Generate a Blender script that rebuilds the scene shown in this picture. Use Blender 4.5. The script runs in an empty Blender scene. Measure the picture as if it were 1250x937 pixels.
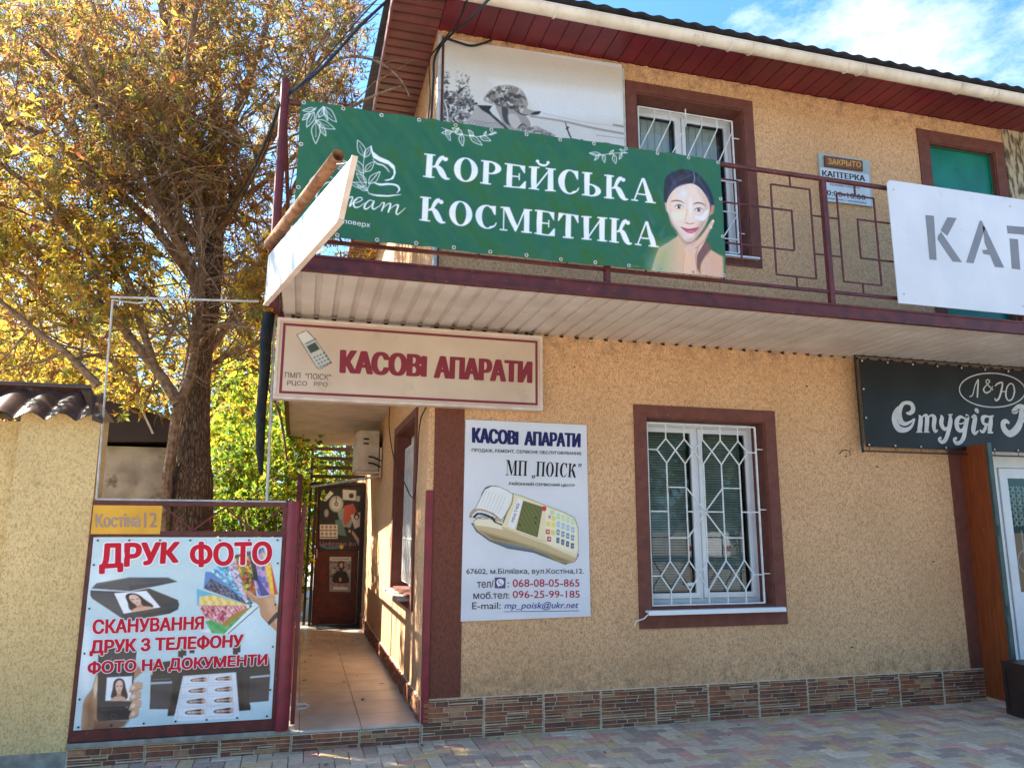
import bpy, bmesh, math, random
import numpy as np
from mathutils import Vector, Matrix
random.seed(7); RNG = np.random.default_rng(11)
S = bpy.context.scene
COL = S.collection

# ------------------------------------------------------------------ camera
CAM = np.array([0.0, -6.1229, 1.6]); YAW, PIT, ROL, FPX = 0.268098, 0.189345, 0.0029756, 919.86
_cy, _sy, _cp, _sp = math.cos(YAW), math.sin(YAW), math.cos(PIT), math.sin(PIT)
FW = np.array([_sy*_cp, _cy*_cp, _sp]); _r = np.array([_cy, -_sy, 0.0]); _u = np.cross(_r, FW)
RT = math.cos(ROL)*_r+math.sin(ROL)*_u; UP = -math.sin(ROL)*_r+math.cos(ROL)*_u
cd = bpy.data.cameras.new('camera'); co = bpy.data.objects.new('camera', cd); COL.objects.link(co)
cd.sensor_width = 36.0; cd.sensor_fit = 'HORIZONTAL'; cd.lens = FPX/1250*36; cd.clip_start = .05; cd.clip_end = 3000
co.matrix_world = Matrix(((RT[0], UP[0], -FW[0], CAM[0]), (RT[1], UP[1], -FW[1], CAM[1]), (RT[2], UP[2], -FW[2], CAM[2]), (0, 0, 0, 1)))
S.camera = co

# ------------------------------------------------------------------ sky and sun
SUN_EL, SUN_AZ = math.radians(41), math.atan2(-.80, .60)     # azimuth measured from +Y towards +X
sundir = Vector((math.sin(SUN_AZ)*math.cos(SUN_EL), math.cos(SUN_AZ)*math.cos(SUN_EL), math.sin(SUN_EL)))
w = bpy.data.worlds.new('World'); S.world = w; w.use_nodes = True
nt = w.node_tree; N = nt.nodes; L = nt.links; N.clear()
out = N.new('ShaderNodeOutputWorld'); bg = N.new('ShaderNodeBackground'); sky = N.new('ShaderNodeTexSky')
sky.sky_type = 'NISHITA'; sky.sun_disc = False; sky.sun_elevation = SUN_EL; sky.sun_rotation = SUN_AZ
sky.air_density = 1.0; sky.dust_density = 1.6; sky.ozone_density = 2.2
bg.inputs['Strength'].default_value = .15
tc = N.new('ShaderNodeTexCoord'); mp = N.new('ShaderNodeMapping'); mp.inputs['Scale'].default_value = (1.5, 1.5, 3.2)
mp.inputs['Location'].default_value = (1.04, .3, .72)
nz = N.new('ShaderNodeTexNoise'); nz.inputs['Scale'].default_value = 2.6; nz.inputs['Detail'].default_value = 12; nz.inputs['Roughness'].default_value = .66
nz2 = N.new('ShaderNodeTexNoise'); nz2.inputs['Scale'].default_value = 1.1; nz2.inputs['Detail'].default_value = 2
mul = N.new('ShaderNodeMath'); mul.operation = 'ADD'
cr = N.new('ShaderNodeValToRGB'); cr.color_ramp.elements[0].position = 1.02/2; cr.color_ramp.elements[1].position = 1.62/2
half = N.new('ShaderNodeMath'); half.operation = 'MULTIPLY'; half.inputs[1].default_value = .5
mx = N.new('ShaderNodeMixRGB'); mx.inputs[2].default_value = (5.2, 5.0, 4.8, 1)
tint = N.new('ShaderNodeMixRGB'); tint.blend_type = 'MULTIPLY'; tint.inputs[0].default_value = 1; tint.inputs[2].default_value = (.30, .52, .68, 1)
L.new(tc.outputs['Generated'], mp.inputs[0]); L.new(mp.outputs[0], nz.inputs[0]); L.new(mp.outputs[0], nz2.inputs[0])
L.new(nz.outputs[0], mul.inputs[0]); L.new(nz2.outputs[0], mul.inputs[1]); L.new(mul.outputs[0], half.inputs[0]); L.new(half.outputs[0], cr.inputs[0])
L.new(cr.outputs[0], mx.inputs[0]); L.new(sky.outputs[0], tint.inputs[1]); L.new(tint.outputs[0], mx.inputs[1]); L.new(mx.outputs[0], bg.inputs[0]); L.new(bg.outputs[0], out.inputs[0])
sl = bpy.data.lights.new('sun', 'SUN'); so = bpy.data.objects.new('sun', sl); COL.objects.link(so)
sl.energy = 5.0; sl.angle = math.radians(.55); sl.color = (1, .91, .78)
so.rotation_euler = sundir.to_track_quat('Z', 'Y').to_euler()
S.view_settings.view_transform = 'Standard'; S.view_settings.look = 'None'; S.view_settings.gamma = 1
S.view_settings.exposure = 2.2
S.cycles.max_bounces = 8; S.cycles.diffuse_bounces = 4; S.cycles.transparent_max_bounces = 12

# ------------------------------------------------------------------ helpers
def lin(c):
    if isinstance(c, str): c = tuple(int(c[i:i+2], 16) for i in (1, 3, 5))
    c = [x/255 for x in c[:3]]
    return tuple(x/12.92 if x <= .04045 else ((x+.055)/1.055)**2.4 for x in c)
def ray(px, py):
    return (px-625)*RT-(py-468.5)*UP+FPX*FW
def onY(px, py, Y=0.0):
    d = ray(px, py); return CAM+d*(Y-CAM[1])/d[1]
def onX(px, py, X):
    d = ray(px, py); return CAM+d*(X-CAM[0])/d[0]
def onZ(px, py, Z):
    d = ray(px, py); return CAM+d*(Z-CAM[2])/d[2]
ORG = {}
def tag(o, label=None, cat=None, group=None, kind=None):
    if label: o['label'] = label
    if cat: o['category'] = cat
    if group: o['group'] = group
    if kind: o['kind'] = kind
    return o
def thing(name, label, cat, loc=(0, 0, 0), group=None, kind=None):
    o = bpy.data.objects.new(name, None); COL.objects.link(o); o.location = loc; ORG[o.name] = Vector(loc); o.empty_display_size = .1
    return tag(o, label, cat, group, kind)
class MB:
    def __init__(s): s.v = []; s.f = []; s.m = []; s.mi = 0
    def face(s, pts):
        n = len(s.v); s.v += [tuple(map(float, p)) for p in pts]; s.f.append(tuple(range(n, n+len(pts)))); s.m.append(s.mi); return s
    def box(s, x0, x1, y0, y1, z0, z1):
        if x0 > x1: x0, x1 = x1, x0
        if y0 > y1: y0, y1 = y1, y0
        if z0 > z1: z0, z1 = z1, z0
        n = len(s.v); s.v += [(x, y, z) for z in (z0, z1) for y in (y0, y1) for x in (x0, x1)]
        for q in ((0, 2, 3, 1), (4, 5, 7, 6), (0, 1, 5, 4), (1, 3, 7, 5), (3, 2, 6, 7), (2, 0, 4, 6)): s.f.append(tuple(n+i for i in q)); s.m.append(s.mi)
        return s
    def bar(s, a, b, w, h=None, up=(0, 0, 1)):
        a = Vector(a); b = Vector(b); h = h or w; d = (b-a).normalized(); up = Vector(up)
        if abs(d.dot(up)) > .98: up = Vector((0, 1, 0))
        sx = d.cross(up).normalized(); sz = sx.cross(d).normalized(); n = len(s.v)
        for p in (a, b):
            for i, j in ((-1, -1), (1, -1), (1, 1), (-1, 1)): s.v.append(tuple(p+sx*(w/2*i)+sz*(h/2*j)))
        for q in ((0, 1, 2, 3), (7, 6, 5, 4), (0, 4, 5, 1), (1, 5, 6, 2), (2, 6, 7, 3), (3, 7, 4, 0)): s.f.append(tuple(n+i for i in q)); s.m.append(s.mi)
        return s
    def tube(s, pts, r, n=8, cap=True, jit=0, close=False):
        pts = [Vector(p) for p in pts]; k = len(pts); rs = r if hasattr(r, '__len__') else [r]*k
        prev = None; base = len(s.v)
        for i, p in enumerate(pts):
            d = ((pts[min(i+1, k-1)]-pts[max(i-1, 0)])); d = d.normalized() if d.length > 1e-9 else Vector((0, 0, 1))
            if prev is None: prev = d.orthogonal().normalized()
            prev = (prev-d*prev.dot(d)); prev = prev.normalized() if prev.length > 1e-6 else d.orthogonal().normalized()
            b = d.cross(prev)
            for j in range(n):
                a = 2*math.pi*j/n; rr = rs[i]*(1+jit*(random.random()-.5)); s.v.append(tuple(p+prev*(math.cos(a)*rr)+b*(math.sin(a)*rr)))
        for i in range(k-1):
            for j in range(n):
                a = base+i*n+j; c = base+i*n+(j+1) % n; s.f.append((a, c, c+n, a+n)); s.m.append(s.mi)
        if cap:
            s.f.append(tuple(base+j for j in reversed(range(n)))); s.m.append(s.mi); s.f.append(tuple(base+(k-1)*n+j for j in range(n))); s.m.append(s.mi)
        return s
    def prism(s, poly, axis, a, b):
        """extrude a 2d polygon along an axis: axis 'x' takes (y,z) points, 'y' takes (x,z), 'z' takes (x,y)"""
        def P(p, t): return {'x': (t, p[0], p[1]), 'y': (p[0], t, p[1]), 'z': (p[0], p[1], t)}[axis]
        n = len(s.v); k = len(poly)
        s.v += [P(p, a) for p in poly]+[P(p, b) for p in poly]
        s.f.append(tuple(range(n+k-1, n-1, -1))); s.m.append(s.mi); s.f.append(tuple(range(n+k, n+2*k))); s.m.append(s.mi)
        for i in range(k): j = (i+1) % k; s.f.append((n+i, n+j, n+k+j, n+k+i)); s.m.append(s.mi)
        return s
    def slab(s, axis, A, B, c0, c1, holes=()):
        """wall with rectangular holes. axis 'y': spans x=A z=B, thickness y c0..c1; axis 'x': spans y=A z=B"""
        def P(a, b, c): return (a, c, b) if axis == 'y' else (c, a, b)
        xs = sorted({A[0], A[1]} | {v for h in holes for v in h[:2]}); zs = sorted({B[0], B[1]} | {v for h in holes for v in h[2:]})
        def op(i, j):
            if i < 0 or j < 0 or i >= len(xs)-1 or j >= len(zs)-1: return True
            x = (xs[i]+xs[i+1])/2; z = (zs[j]+zs[j+1])/2
            return any(h[0] < x < h[1] and h[2] < z < h[3] for h in holes)
        for i in range(len(xs)-1):
            for j in range(len(zs)-1):
                if op(i, j): continue
                a0, a1, b0, b1 = xs[i], xs[i+1], zs[j], zs[j+1]
                for c in (c0, c1): s.face([P(a0, b0, c), P(a1, b0, c), P(a1, b1, c), P(a0, b1, c)])
                if op(i-1, j): s.face([P(a0, b0, c0), P(a0, b0, c1), P(a0, b1, c1), P(a0, b1, c0)])
                if op(i+1, j): s.face([P(a1, b0, c0), P(a1, b0, c1), P(a1, b1, c1), P(a1, b1, c0)])
                if op(i, j-1): s.face([P(a0, b0, c0), P(a1, b0, c0), P(a1, b0, c1), P(a0, b0, c1)])
                if op(i, j+1): s.face([P(a0, b1, c0), P(a1, b1, c0), P(a1, b1, c1), P(a0, b1, c1)])
        return s
    def build(s, name, mats, parent=None, bevel=0, smooth=False, loc=None):
        org = Vector(loc) if loc is not None else (ORG.get(parent.name, Vector()) if parent else Vector())
        me = bpy.data.meshes.new(name); me.from_pydata([tuple(Vector(v)-org) for v in s.v], [], s.f)
        mats = mats if isinstance(mats, (list, tuple)) else [mats]
        for m in mats: me.materials.append(m)
        if len(mats) > 1: me.polygons.foreach_set('material_index', s.m)
        bm = bmesh.new(); bm.from_mesh(me); bmesh.ops.remove_doubles(bm, verts=bm.verts, dist=1e-5); bmesh.ops.recalc_face_normals(bm, faces=bm.faces); bm.to_mesh(me); bm.free()
        if smooth: me.polygons.foreach_set('use_smooth', [True]*len(me.polygons)); me.set_sharp_from_angle(angle=math.radians(40))
        me.update(); o = bpy.data.objects.new(name, me); COL.objects.link(o)
        if parent:
            o.parent = parent; porg = ORG.get(parent.name, Vector())
            if loc is not None: o.location = org-porg
            ORG[o.name] = org
        else:
            if loc is not None: o.location = org
            ORG[o.name] = org
        if bevel:
            b = o.modifiers.new('bevel', 'BEVEL'); b.width = bevel; b.segments = 2; b.limit_method = 'ANGLE'; b.angle_limit = math.radians(50)
        return o
def dup(o, parent, loc, rot=None, mat=None):
    c = o.copy(); COL.objects.link(c); c.parent = parent; c.location = loc
    if rot is not None: c.rotation_euler = rot
    for k in ('label', 'category', 'group', 'kind'):
        if k in c and k == 'label': del c[k]
    return c

# ------------------------------------------------------------------ materials
def ninp(b, n): return b.inputs[n]
def mat(name, c1, c2=None, rough=.7, scale=8, detail=6, bump=0, bscale=None, spec=.5, metal=0, spots=None, contrast=(.35, .65), trans=0, stretch=(1, 1, 1), streak=0, objvar=0, bdist=.01, bumptype='noise'):
    """procedural surface: two-tone noise, optional dirt spots, optional vertical streaks, optional bump"""
    m = bpy.data.materials.new(name); m.use_nodes = True; n = m.node_tree.nodes; l = m.node_tree.links
    b = n['Principled BSDF']; b.inputs['Roughness'].default_value = rough; b.inputs['Metallic'].default_value = metal; b.inputs['Specular IOR Level'].default_value = spec
    c1 = lin(c1); c2 = lin(c2) if c2 else tuple(x*.86 for x in c1)
    g = n.new('ShaderNodeNewGeometry'); mp = n.new('ShaderNodeMapping'); mp.inputs['Scale'].default_value = stretch
    l.new(g.outputs['Position'], mp.inputs[0])
    t = n.new('ShaderNodeTexNoise'); t.inputs['Scale'].default_value = scale; t.inputs['Detail'].default_value = detail; l.new(mp.outputs[0], t.inputs[0])
    r = n.new('ShaderNodeValToRGB'); e = r.color_ramp.elements; e[0].position, e[1].position = contrast; e[0].color = (*c2, 1); e[1].color = (*c1, 1)
    l.new(t.outputs[0], r.inputs[0]); col = r.outputs[0]
    def mulc(colo, fac, c):
        x = n.new('ShaderNodeMixRGB'); l.new(fac, x.inputs[0]); l.new(colo, x.inputs[1]); x.inputs[2].default_value = (*c, 1); return x.outputs[0]
    if spots:
        t2 = n.new('ShaderNodeTexNoise'); t2.inputs['Scale'].default_value = spots[1]; t2.inputs['Detail'].default_value = 8; t2.inputs['Roughness'].default_value = .65; l.new(g.outputs['Position'], t2.inputs[0])
        r2 = n.new('ShaderNodeValToRGB'); r2.color_ramp.elements[0].position = spots[2]; r2.color_ramp.elements[1].position = spots[2]+spots[3]
        l.new(t2.outputs[0], r2.inputs[0])
        mm = n.new('ShaderNodeMath'); mm.operation = 'MULTIPLY'; mm.inputs[1].default_value = spots[4]; l.new(r2.outputs[0], mm.inputs[0])
        col = mulc(col, mm.outputs[0], lin(spots[0]))
    if streak:
        mp3 = n.new('ShaderNodeMapping'); mp3.inputs['Scale'].default_value = (14, 14, .7); l.new(g.outputs['Position'], mp3.inputs[0])
        t3 = n.new('ShaderNodeTexNoise'); t3.inputs['Scale'].default_value = 1; t3.inputs['Detail'].default_value = 5; l.new(mp3.outputs[0], t3.inputs[0])
        r3 = n.new('ShaderNodeValToRGB'); r3.color_ramp.elements[0].position = .5; r3.color_ramp.elements[1].position = .75; l.new(t3.outputs[0], r3.inputs[0])
        mm = n.new('ShaderNodeMath'); mm.operation = 'MULTIPLY'; mm.inputs[1].default_value = streak; l.new(r3.outputs[0], mm.inputs[0])
        col = mulc(col, mm.outputs[0], tuple(x*.35 for x in c1))
    if objvar:
        oi = n.new('ShaderNodeObjectInfo'); hs = n.new('ShaderNodeHueSaturation'); mr = n.new('ShaderNodeMapRange'); mr.inputs[3].default_value = 1-objvar; mr.inputs[4].default_value = 1+objvar
        l.new(oi.outputs['Random'], mr.inputs[0]); l.new(mr.outputs[0], hs.inputs['Value']); l.new(col, hs.inputs['Color']); col = hs.outputs[0]
    l.new(col, b.inputs['Base Color'])
    if bump:
        if bumptype == 'noise':
            tb = n.new('ShaderNodeTexNoise'); tb.inputs['Scale'].default_value = bscale or scale*4; tb.inputs['Detail'].default_value = 5; l.new(mp.outputs[0], tb.inputs[0]); h = tb.outputs[0]
        bp = n.new('ShaderNodeBump'); bp.inputs['Strength'].default_value = bump; bp.inputs['Distance'].default_value = bdist; l.new(h, bp.inputs['Height']); l.new(bp.outputs[0], b.inputs['Normal'])
    if trans:
        b.inputs['Transmission Weight'].default_value = trans
    return m
def stucco(name, base, groove, dirt, wscale=60, dirtamt=.5, gs=(1, 1, .42)):
    """bark-beetle render: worm-shaped grooves over a grained coat"""
    m = bpy.data.materials.new(name); m.use_nodes = True; n = m.node_tree.nodes; l = m.node_tree.links; b = n['Principled BSDF']
    b.inputs['Roughness'].default_value = .9; b.inputs['Specular IOR Level'].default_value = .2
    g = n.new('ShaderNodeNewGeometry'); mp = n.new('ShaderNodeMapping'); mp.inputs['Scale'].default_value = gs; l.new(g.outputs['Position'], mp.inputs[0])
    t = n.new('ShaderNodeTexNoise'); t.inputs['Scale'].default_value = wscale; t.inputs['Detail'].default_value = 2.5; t.inputs['Distortion'].default_value = 1.2; l.new(mp.outputs[0], t.inputs[0])
    r = n.new('ShaderNodeValToRGB'); e = r.color_ramp.elements; e[0].position = .36; e[0].color = (*lin(groove), 1); e[1].position = .53; e[1].color = (*lin(base), 1)
    l.new(t.outputs[0], r.inputs[0])
    t2 = n.new('ShaderNodeTexNoise'); t2.inputs['Scale'].default_value = 1.1; t2.inputs['Detail'].default_value = 7; l.new(g.outputs['Position'], t2.inputs[0])
    r2 = n.new('ShaderNodeValToRGB'); r2.color_ramp.elements[0].position = .42; r2.color_ramp.elements[1].position = .72; l.new(t2.outputs[0], r2.inputs[0])
    mm = n.new('ShaderNodeMath'); mm.operation = 'MULTIPLY'; mm.inputs[1].default_value = dirtamt; l.new(r2.outputs[0], mm.inputs[0])
    x = n.new('ShaderNodeMixRGB'); l.new(mm.outputs[0], x.inputs[0]); l.new(r.outputs[0], x.inputs[1]); x.inputs[2].default_value = (*lin(dirt), 1)
    tq = n.new('ShaderNodeTexNoise'); tq.inputs['Scale'].default_value = 22; tq.inputs['Detail'].default_value = 5; l.new(g.outputs['Position'], tq.inputs[0]); rq = n.new('ShaderNodeValToRGB'); rq.color_ramp.elements[0].position = .48; rq.color_ramp.elements[1].position = .7; l.new(tq.outputs[0], rq.inputs[0])
    mq = n.new('ShaderNodeMath'); mq.operation = 'MULTIPLY'; mq.inputs[1].default_value = .38; l.new(rq.outputs[0], mq.inputs[0]); xq = n.new('ShaderNodeMixRGB'); l.new(mq.outputs[0], xq.inputs[0]); l.new(x.outputs[0], xq.inputs[1]); xq.inputs[2].default_value = (*lin(groove), 1); x = xq
    t3 = n.new('ShaderNodeTexNoise'); t3.inputs['Scale'].default_value = 4.5; t3.inputs['Detail'].default_value = 9; t3.inputs['Roughness'].default_value = .75; l.new(g.outputs['Position'], t3.inputs[0])
    r3 = n.new('ShaderNodeValToRGB'); r3.color_ramp.elements[0].position = .61; r3.color_ramp.elements[1].position = .72; l.new(t3.outputs[0], r3.inputs[0])
    m3 = n.new('ShaderNodeMath'); m3.operation = 'MULTIPLY'; m3.inputs[1].default_value = .6; l.new(r3.outputs[0], m3.inputs[0])
    x3 = n.new('ShaderNodeMixRGB'); l.new(m3.outputs[0], x3.inputs[0]); l.new(x.outputs[0], x3.inputs[1]); x3.inputs[2].default_value = (*[v*.35 for v in lin(dirt)], 1)
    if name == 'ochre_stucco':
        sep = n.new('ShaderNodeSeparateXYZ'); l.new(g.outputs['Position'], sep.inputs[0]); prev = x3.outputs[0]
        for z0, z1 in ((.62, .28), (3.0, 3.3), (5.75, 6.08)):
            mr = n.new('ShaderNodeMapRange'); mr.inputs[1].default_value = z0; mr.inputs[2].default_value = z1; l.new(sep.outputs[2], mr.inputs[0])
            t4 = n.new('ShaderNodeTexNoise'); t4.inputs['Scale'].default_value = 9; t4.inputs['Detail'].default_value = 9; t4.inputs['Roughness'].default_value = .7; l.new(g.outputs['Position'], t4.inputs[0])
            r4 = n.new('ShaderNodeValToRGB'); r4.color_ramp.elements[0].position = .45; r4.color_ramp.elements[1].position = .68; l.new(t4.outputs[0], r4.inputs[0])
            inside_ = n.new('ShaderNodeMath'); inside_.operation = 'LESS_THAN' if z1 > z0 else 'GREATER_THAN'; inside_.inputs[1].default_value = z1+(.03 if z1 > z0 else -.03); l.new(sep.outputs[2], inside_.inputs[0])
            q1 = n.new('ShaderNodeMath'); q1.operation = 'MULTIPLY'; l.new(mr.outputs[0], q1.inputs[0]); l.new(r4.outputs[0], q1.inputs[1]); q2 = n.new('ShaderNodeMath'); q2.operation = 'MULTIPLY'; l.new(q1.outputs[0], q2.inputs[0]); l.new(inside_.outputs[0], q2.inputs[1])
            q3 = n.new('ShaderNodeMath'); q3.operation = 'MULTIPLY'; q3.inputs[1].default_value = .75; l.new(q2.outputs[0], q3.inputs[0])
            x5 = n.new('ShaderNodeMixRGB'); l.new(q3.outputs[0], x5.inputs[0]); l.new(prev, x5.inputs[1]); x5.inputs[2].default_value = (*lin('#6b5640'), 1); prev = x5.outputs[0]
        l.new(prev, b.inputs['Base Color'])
    else: l.new(x3.outputs[0], b.inputs['Base Color'])
    bp = n.new('ShaderNodeBump'); bp.inputs['Strength'].default_value = .8; bp.inputs['Distance'].default_value = .006; l.new(r.outputs[0], bp.inputs['Height']); l.new(bp.outputs[0], b.inputs['Normal'])
    return m
def barkmat(name, plate, crack):
    m = bpy.data.materials.new(name); m.use_nodes = True; n = m.node_tree.nodes; l = m.node_tree.links; b = n['Principled BSDF']; b.inputs['Roughness'].default_value = .95; b.inputs['Specular IOR Level'].default_value = .15
    g = n.new('ShaderNodeNewGeometry'); mp = n.new('ShaderNodeMapping'); mp.inputs['Scale'].default_value = (1, 1, .2); l.new(g.outputs['Position'], mp.inputs[0])
    w_ = n.new('ShaderNodeTexNoise'); w_.inputs['Scale'].default_value = 7; w_.inputs['Detail'].default_value = 6; l.new(mp.outputs[0], w_.inputs[0]); mixv = n.new('ShaderNodeMixRGB'); mixv.inputs[0].default_value = .12; l.new(mp.outputs[0], mixv.inputs[1]); l.new(w_.outputs[1], mixv.inputs[2])
    v_ = n.new('ShaderNodeTexVoronoi'); v_.feature = 'DISTANCE_TO_EDGE'; v_.inputs['Scale'].default_value = 58; l.new(mixv.outputs[0], v_.inputs[0])
    r = n.new('ShaderNodeValToRGB'); e = r.color_ramp.elements; e[0].position = .0; e[1].position = .32; e[0].color = (*lin(crack), 1); e[1].color = (*lin(plate), 1); l.new(v_.outputs[0], r.inputs[0])
    t = n.new('ShaderNodeTexNoise'); t.inputs['Scale'].default_value = 6; t.inputs['Detail'].default_value = 9; l.new(g.outputs['Position'], t.inputs[0]); mm = n.new('ShaderNodeMixRGB'); mm.blend_type = 'MULTIPLY'; mm.inputs[0].default_value = .6; l.new(r.outputs[0], mm.inputs[1]); rr = n.new('ShaderNodeValToRGB'); rr.color_ramp.elements[0].position = .3; rr.color_ramp.elements[1].position = .7; rr.color_ramp.elements[0].color = (.35, .32, .3, 1); l.new(t.outputs[0], rr.inputs[0]); l.new(rr.outputs[0], mm.inputs[2]); l.new(mm.outputs[0], b.inputs['Base Color'])
    bp = n.new('ShaderNodeBump'); bp.inputs['Strength'].default_value = 1; bp.inputs['Distance'].default_value = .03; l.new(r.outputs[0], bp.inputs['Height']); l.new(bp.outputs[0], b.inputs['Normal'])
    return m
def glassmat(name, tint=(.02, .025, .03), rough=.02):
    m = bpy.data.materials.new(name); m.use_nodes = True; n = m.node_tree.nodes; l = m.node_tree.links; b = n['Principled BSDF']
    tr = n.new('ShaderNodeBsdfTransparent'); tr.inputs[0].default_value = (.8, .85, .84, 1); mixs = n.new('ShaderNodeMixShader'); fr = n.new('ShaderNodeFresnel'); fr.inputs[0].default_value = 1.6
    gl = n.new('ShaderNodeBsdfGlossy'); gl.inputs['Roughness'].default_value = rough
    ge = n.new('ShaderNodeNewGeometry'); sb_ = n.new('ShaderNodeMath'); sb_.operation = 'SUBTRACT'; sb_.inputs[0].default_value = 1; l.new(ge.outputs['Backfacing'], sb_.inputs[1]); ml = n.new('ShaderNodeMath'); ml.operation = 'MULTIPLY'; l.new(fr.outputs[0], ml.inputs[0]); l.new(sb_.outputs[0], ml.inputs[1])
    l.new(ml.outputs[0], mixs.inputs[0]); l.new(tr.outputs[0], mixs.inputs[1]); l.new(gl.outputs[0], mixs.inputs[2]); l.new(mixs.outputs[0], n['Material Output'].inputs[0]); n.remove(b)
    return m
def attrmat(name, rough=.5, trans=0, spec=.4, bump=0, coat=0, dirt=0):
    """surface that shows the printed colour carried by the mesh"""
    m = bpy.data.materials.new(name); m.use_nodes = True; n = m.node_tree.nodes; l = m.node_tree.links; b = n['Principled BSDF']
    b.inputs['Roughness'].default_value = rough; b.inputs['Specular IOR Level'].default_value = spec; b.inputs['Coat Weight'].default_value = coat; b.inputs['Coat Roughness'].default_value = .16
    a = n.new('ShaderNodeAttribute'); a.attribute_name = 'Col'; col = a.outputs[0]
    if dirt:
        g = n.new('ShaderNodeNewGeometry'); t = n.new('ShaderNodeTexNoise'); t.inputs['Scale'].default_value = 3; t.inputs['Detail'].default_value = 8; l.new(g.outputs['Position'], t.inputs[0])
        r = n.new('ShaderNodeValToRGB'); r.color_ramp.elements[0].position = .45; r.color_ramp.elements[1].position = .8; r.color_ramp.elements[1].color = (dirt,)*3+(1,); l.new(t.outputs[0], r.inputs[0])
        x = n.new('ShaderNodeMixRGB'); x.inputs[2].default_value = (.1, .09, .07, 1); l.new(r.outputs[0], x.inputs[0]); l.new(col, x.inputs[1]); col = x.outputs[0]
    l.new(col, b.inputs['Base Color'])
    if trans:
        t = n.new('ShaderNodeBsdfTranslucent'); mixs = n.new('ShaderNodeMixShader'); mixs.inputs[0].default_value = trans
        hs = n.new('ShaderNodeHueSaturation'); hs.inputs['Saturation'].default_value = 1.0; hs.inputs['Value'].default_value = 1.3; l.new(col, hs.inputs['Color']); l.new(hs.outputs[0], t.inputs[0])
        l.new(b.outputs[0], mixs.inputs[1]); l.new(t.outputs[0], mixs.inputs[2]); l.new(mixs.outputs[0], n['Material Output'].inputs[0])
    return m
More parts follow.
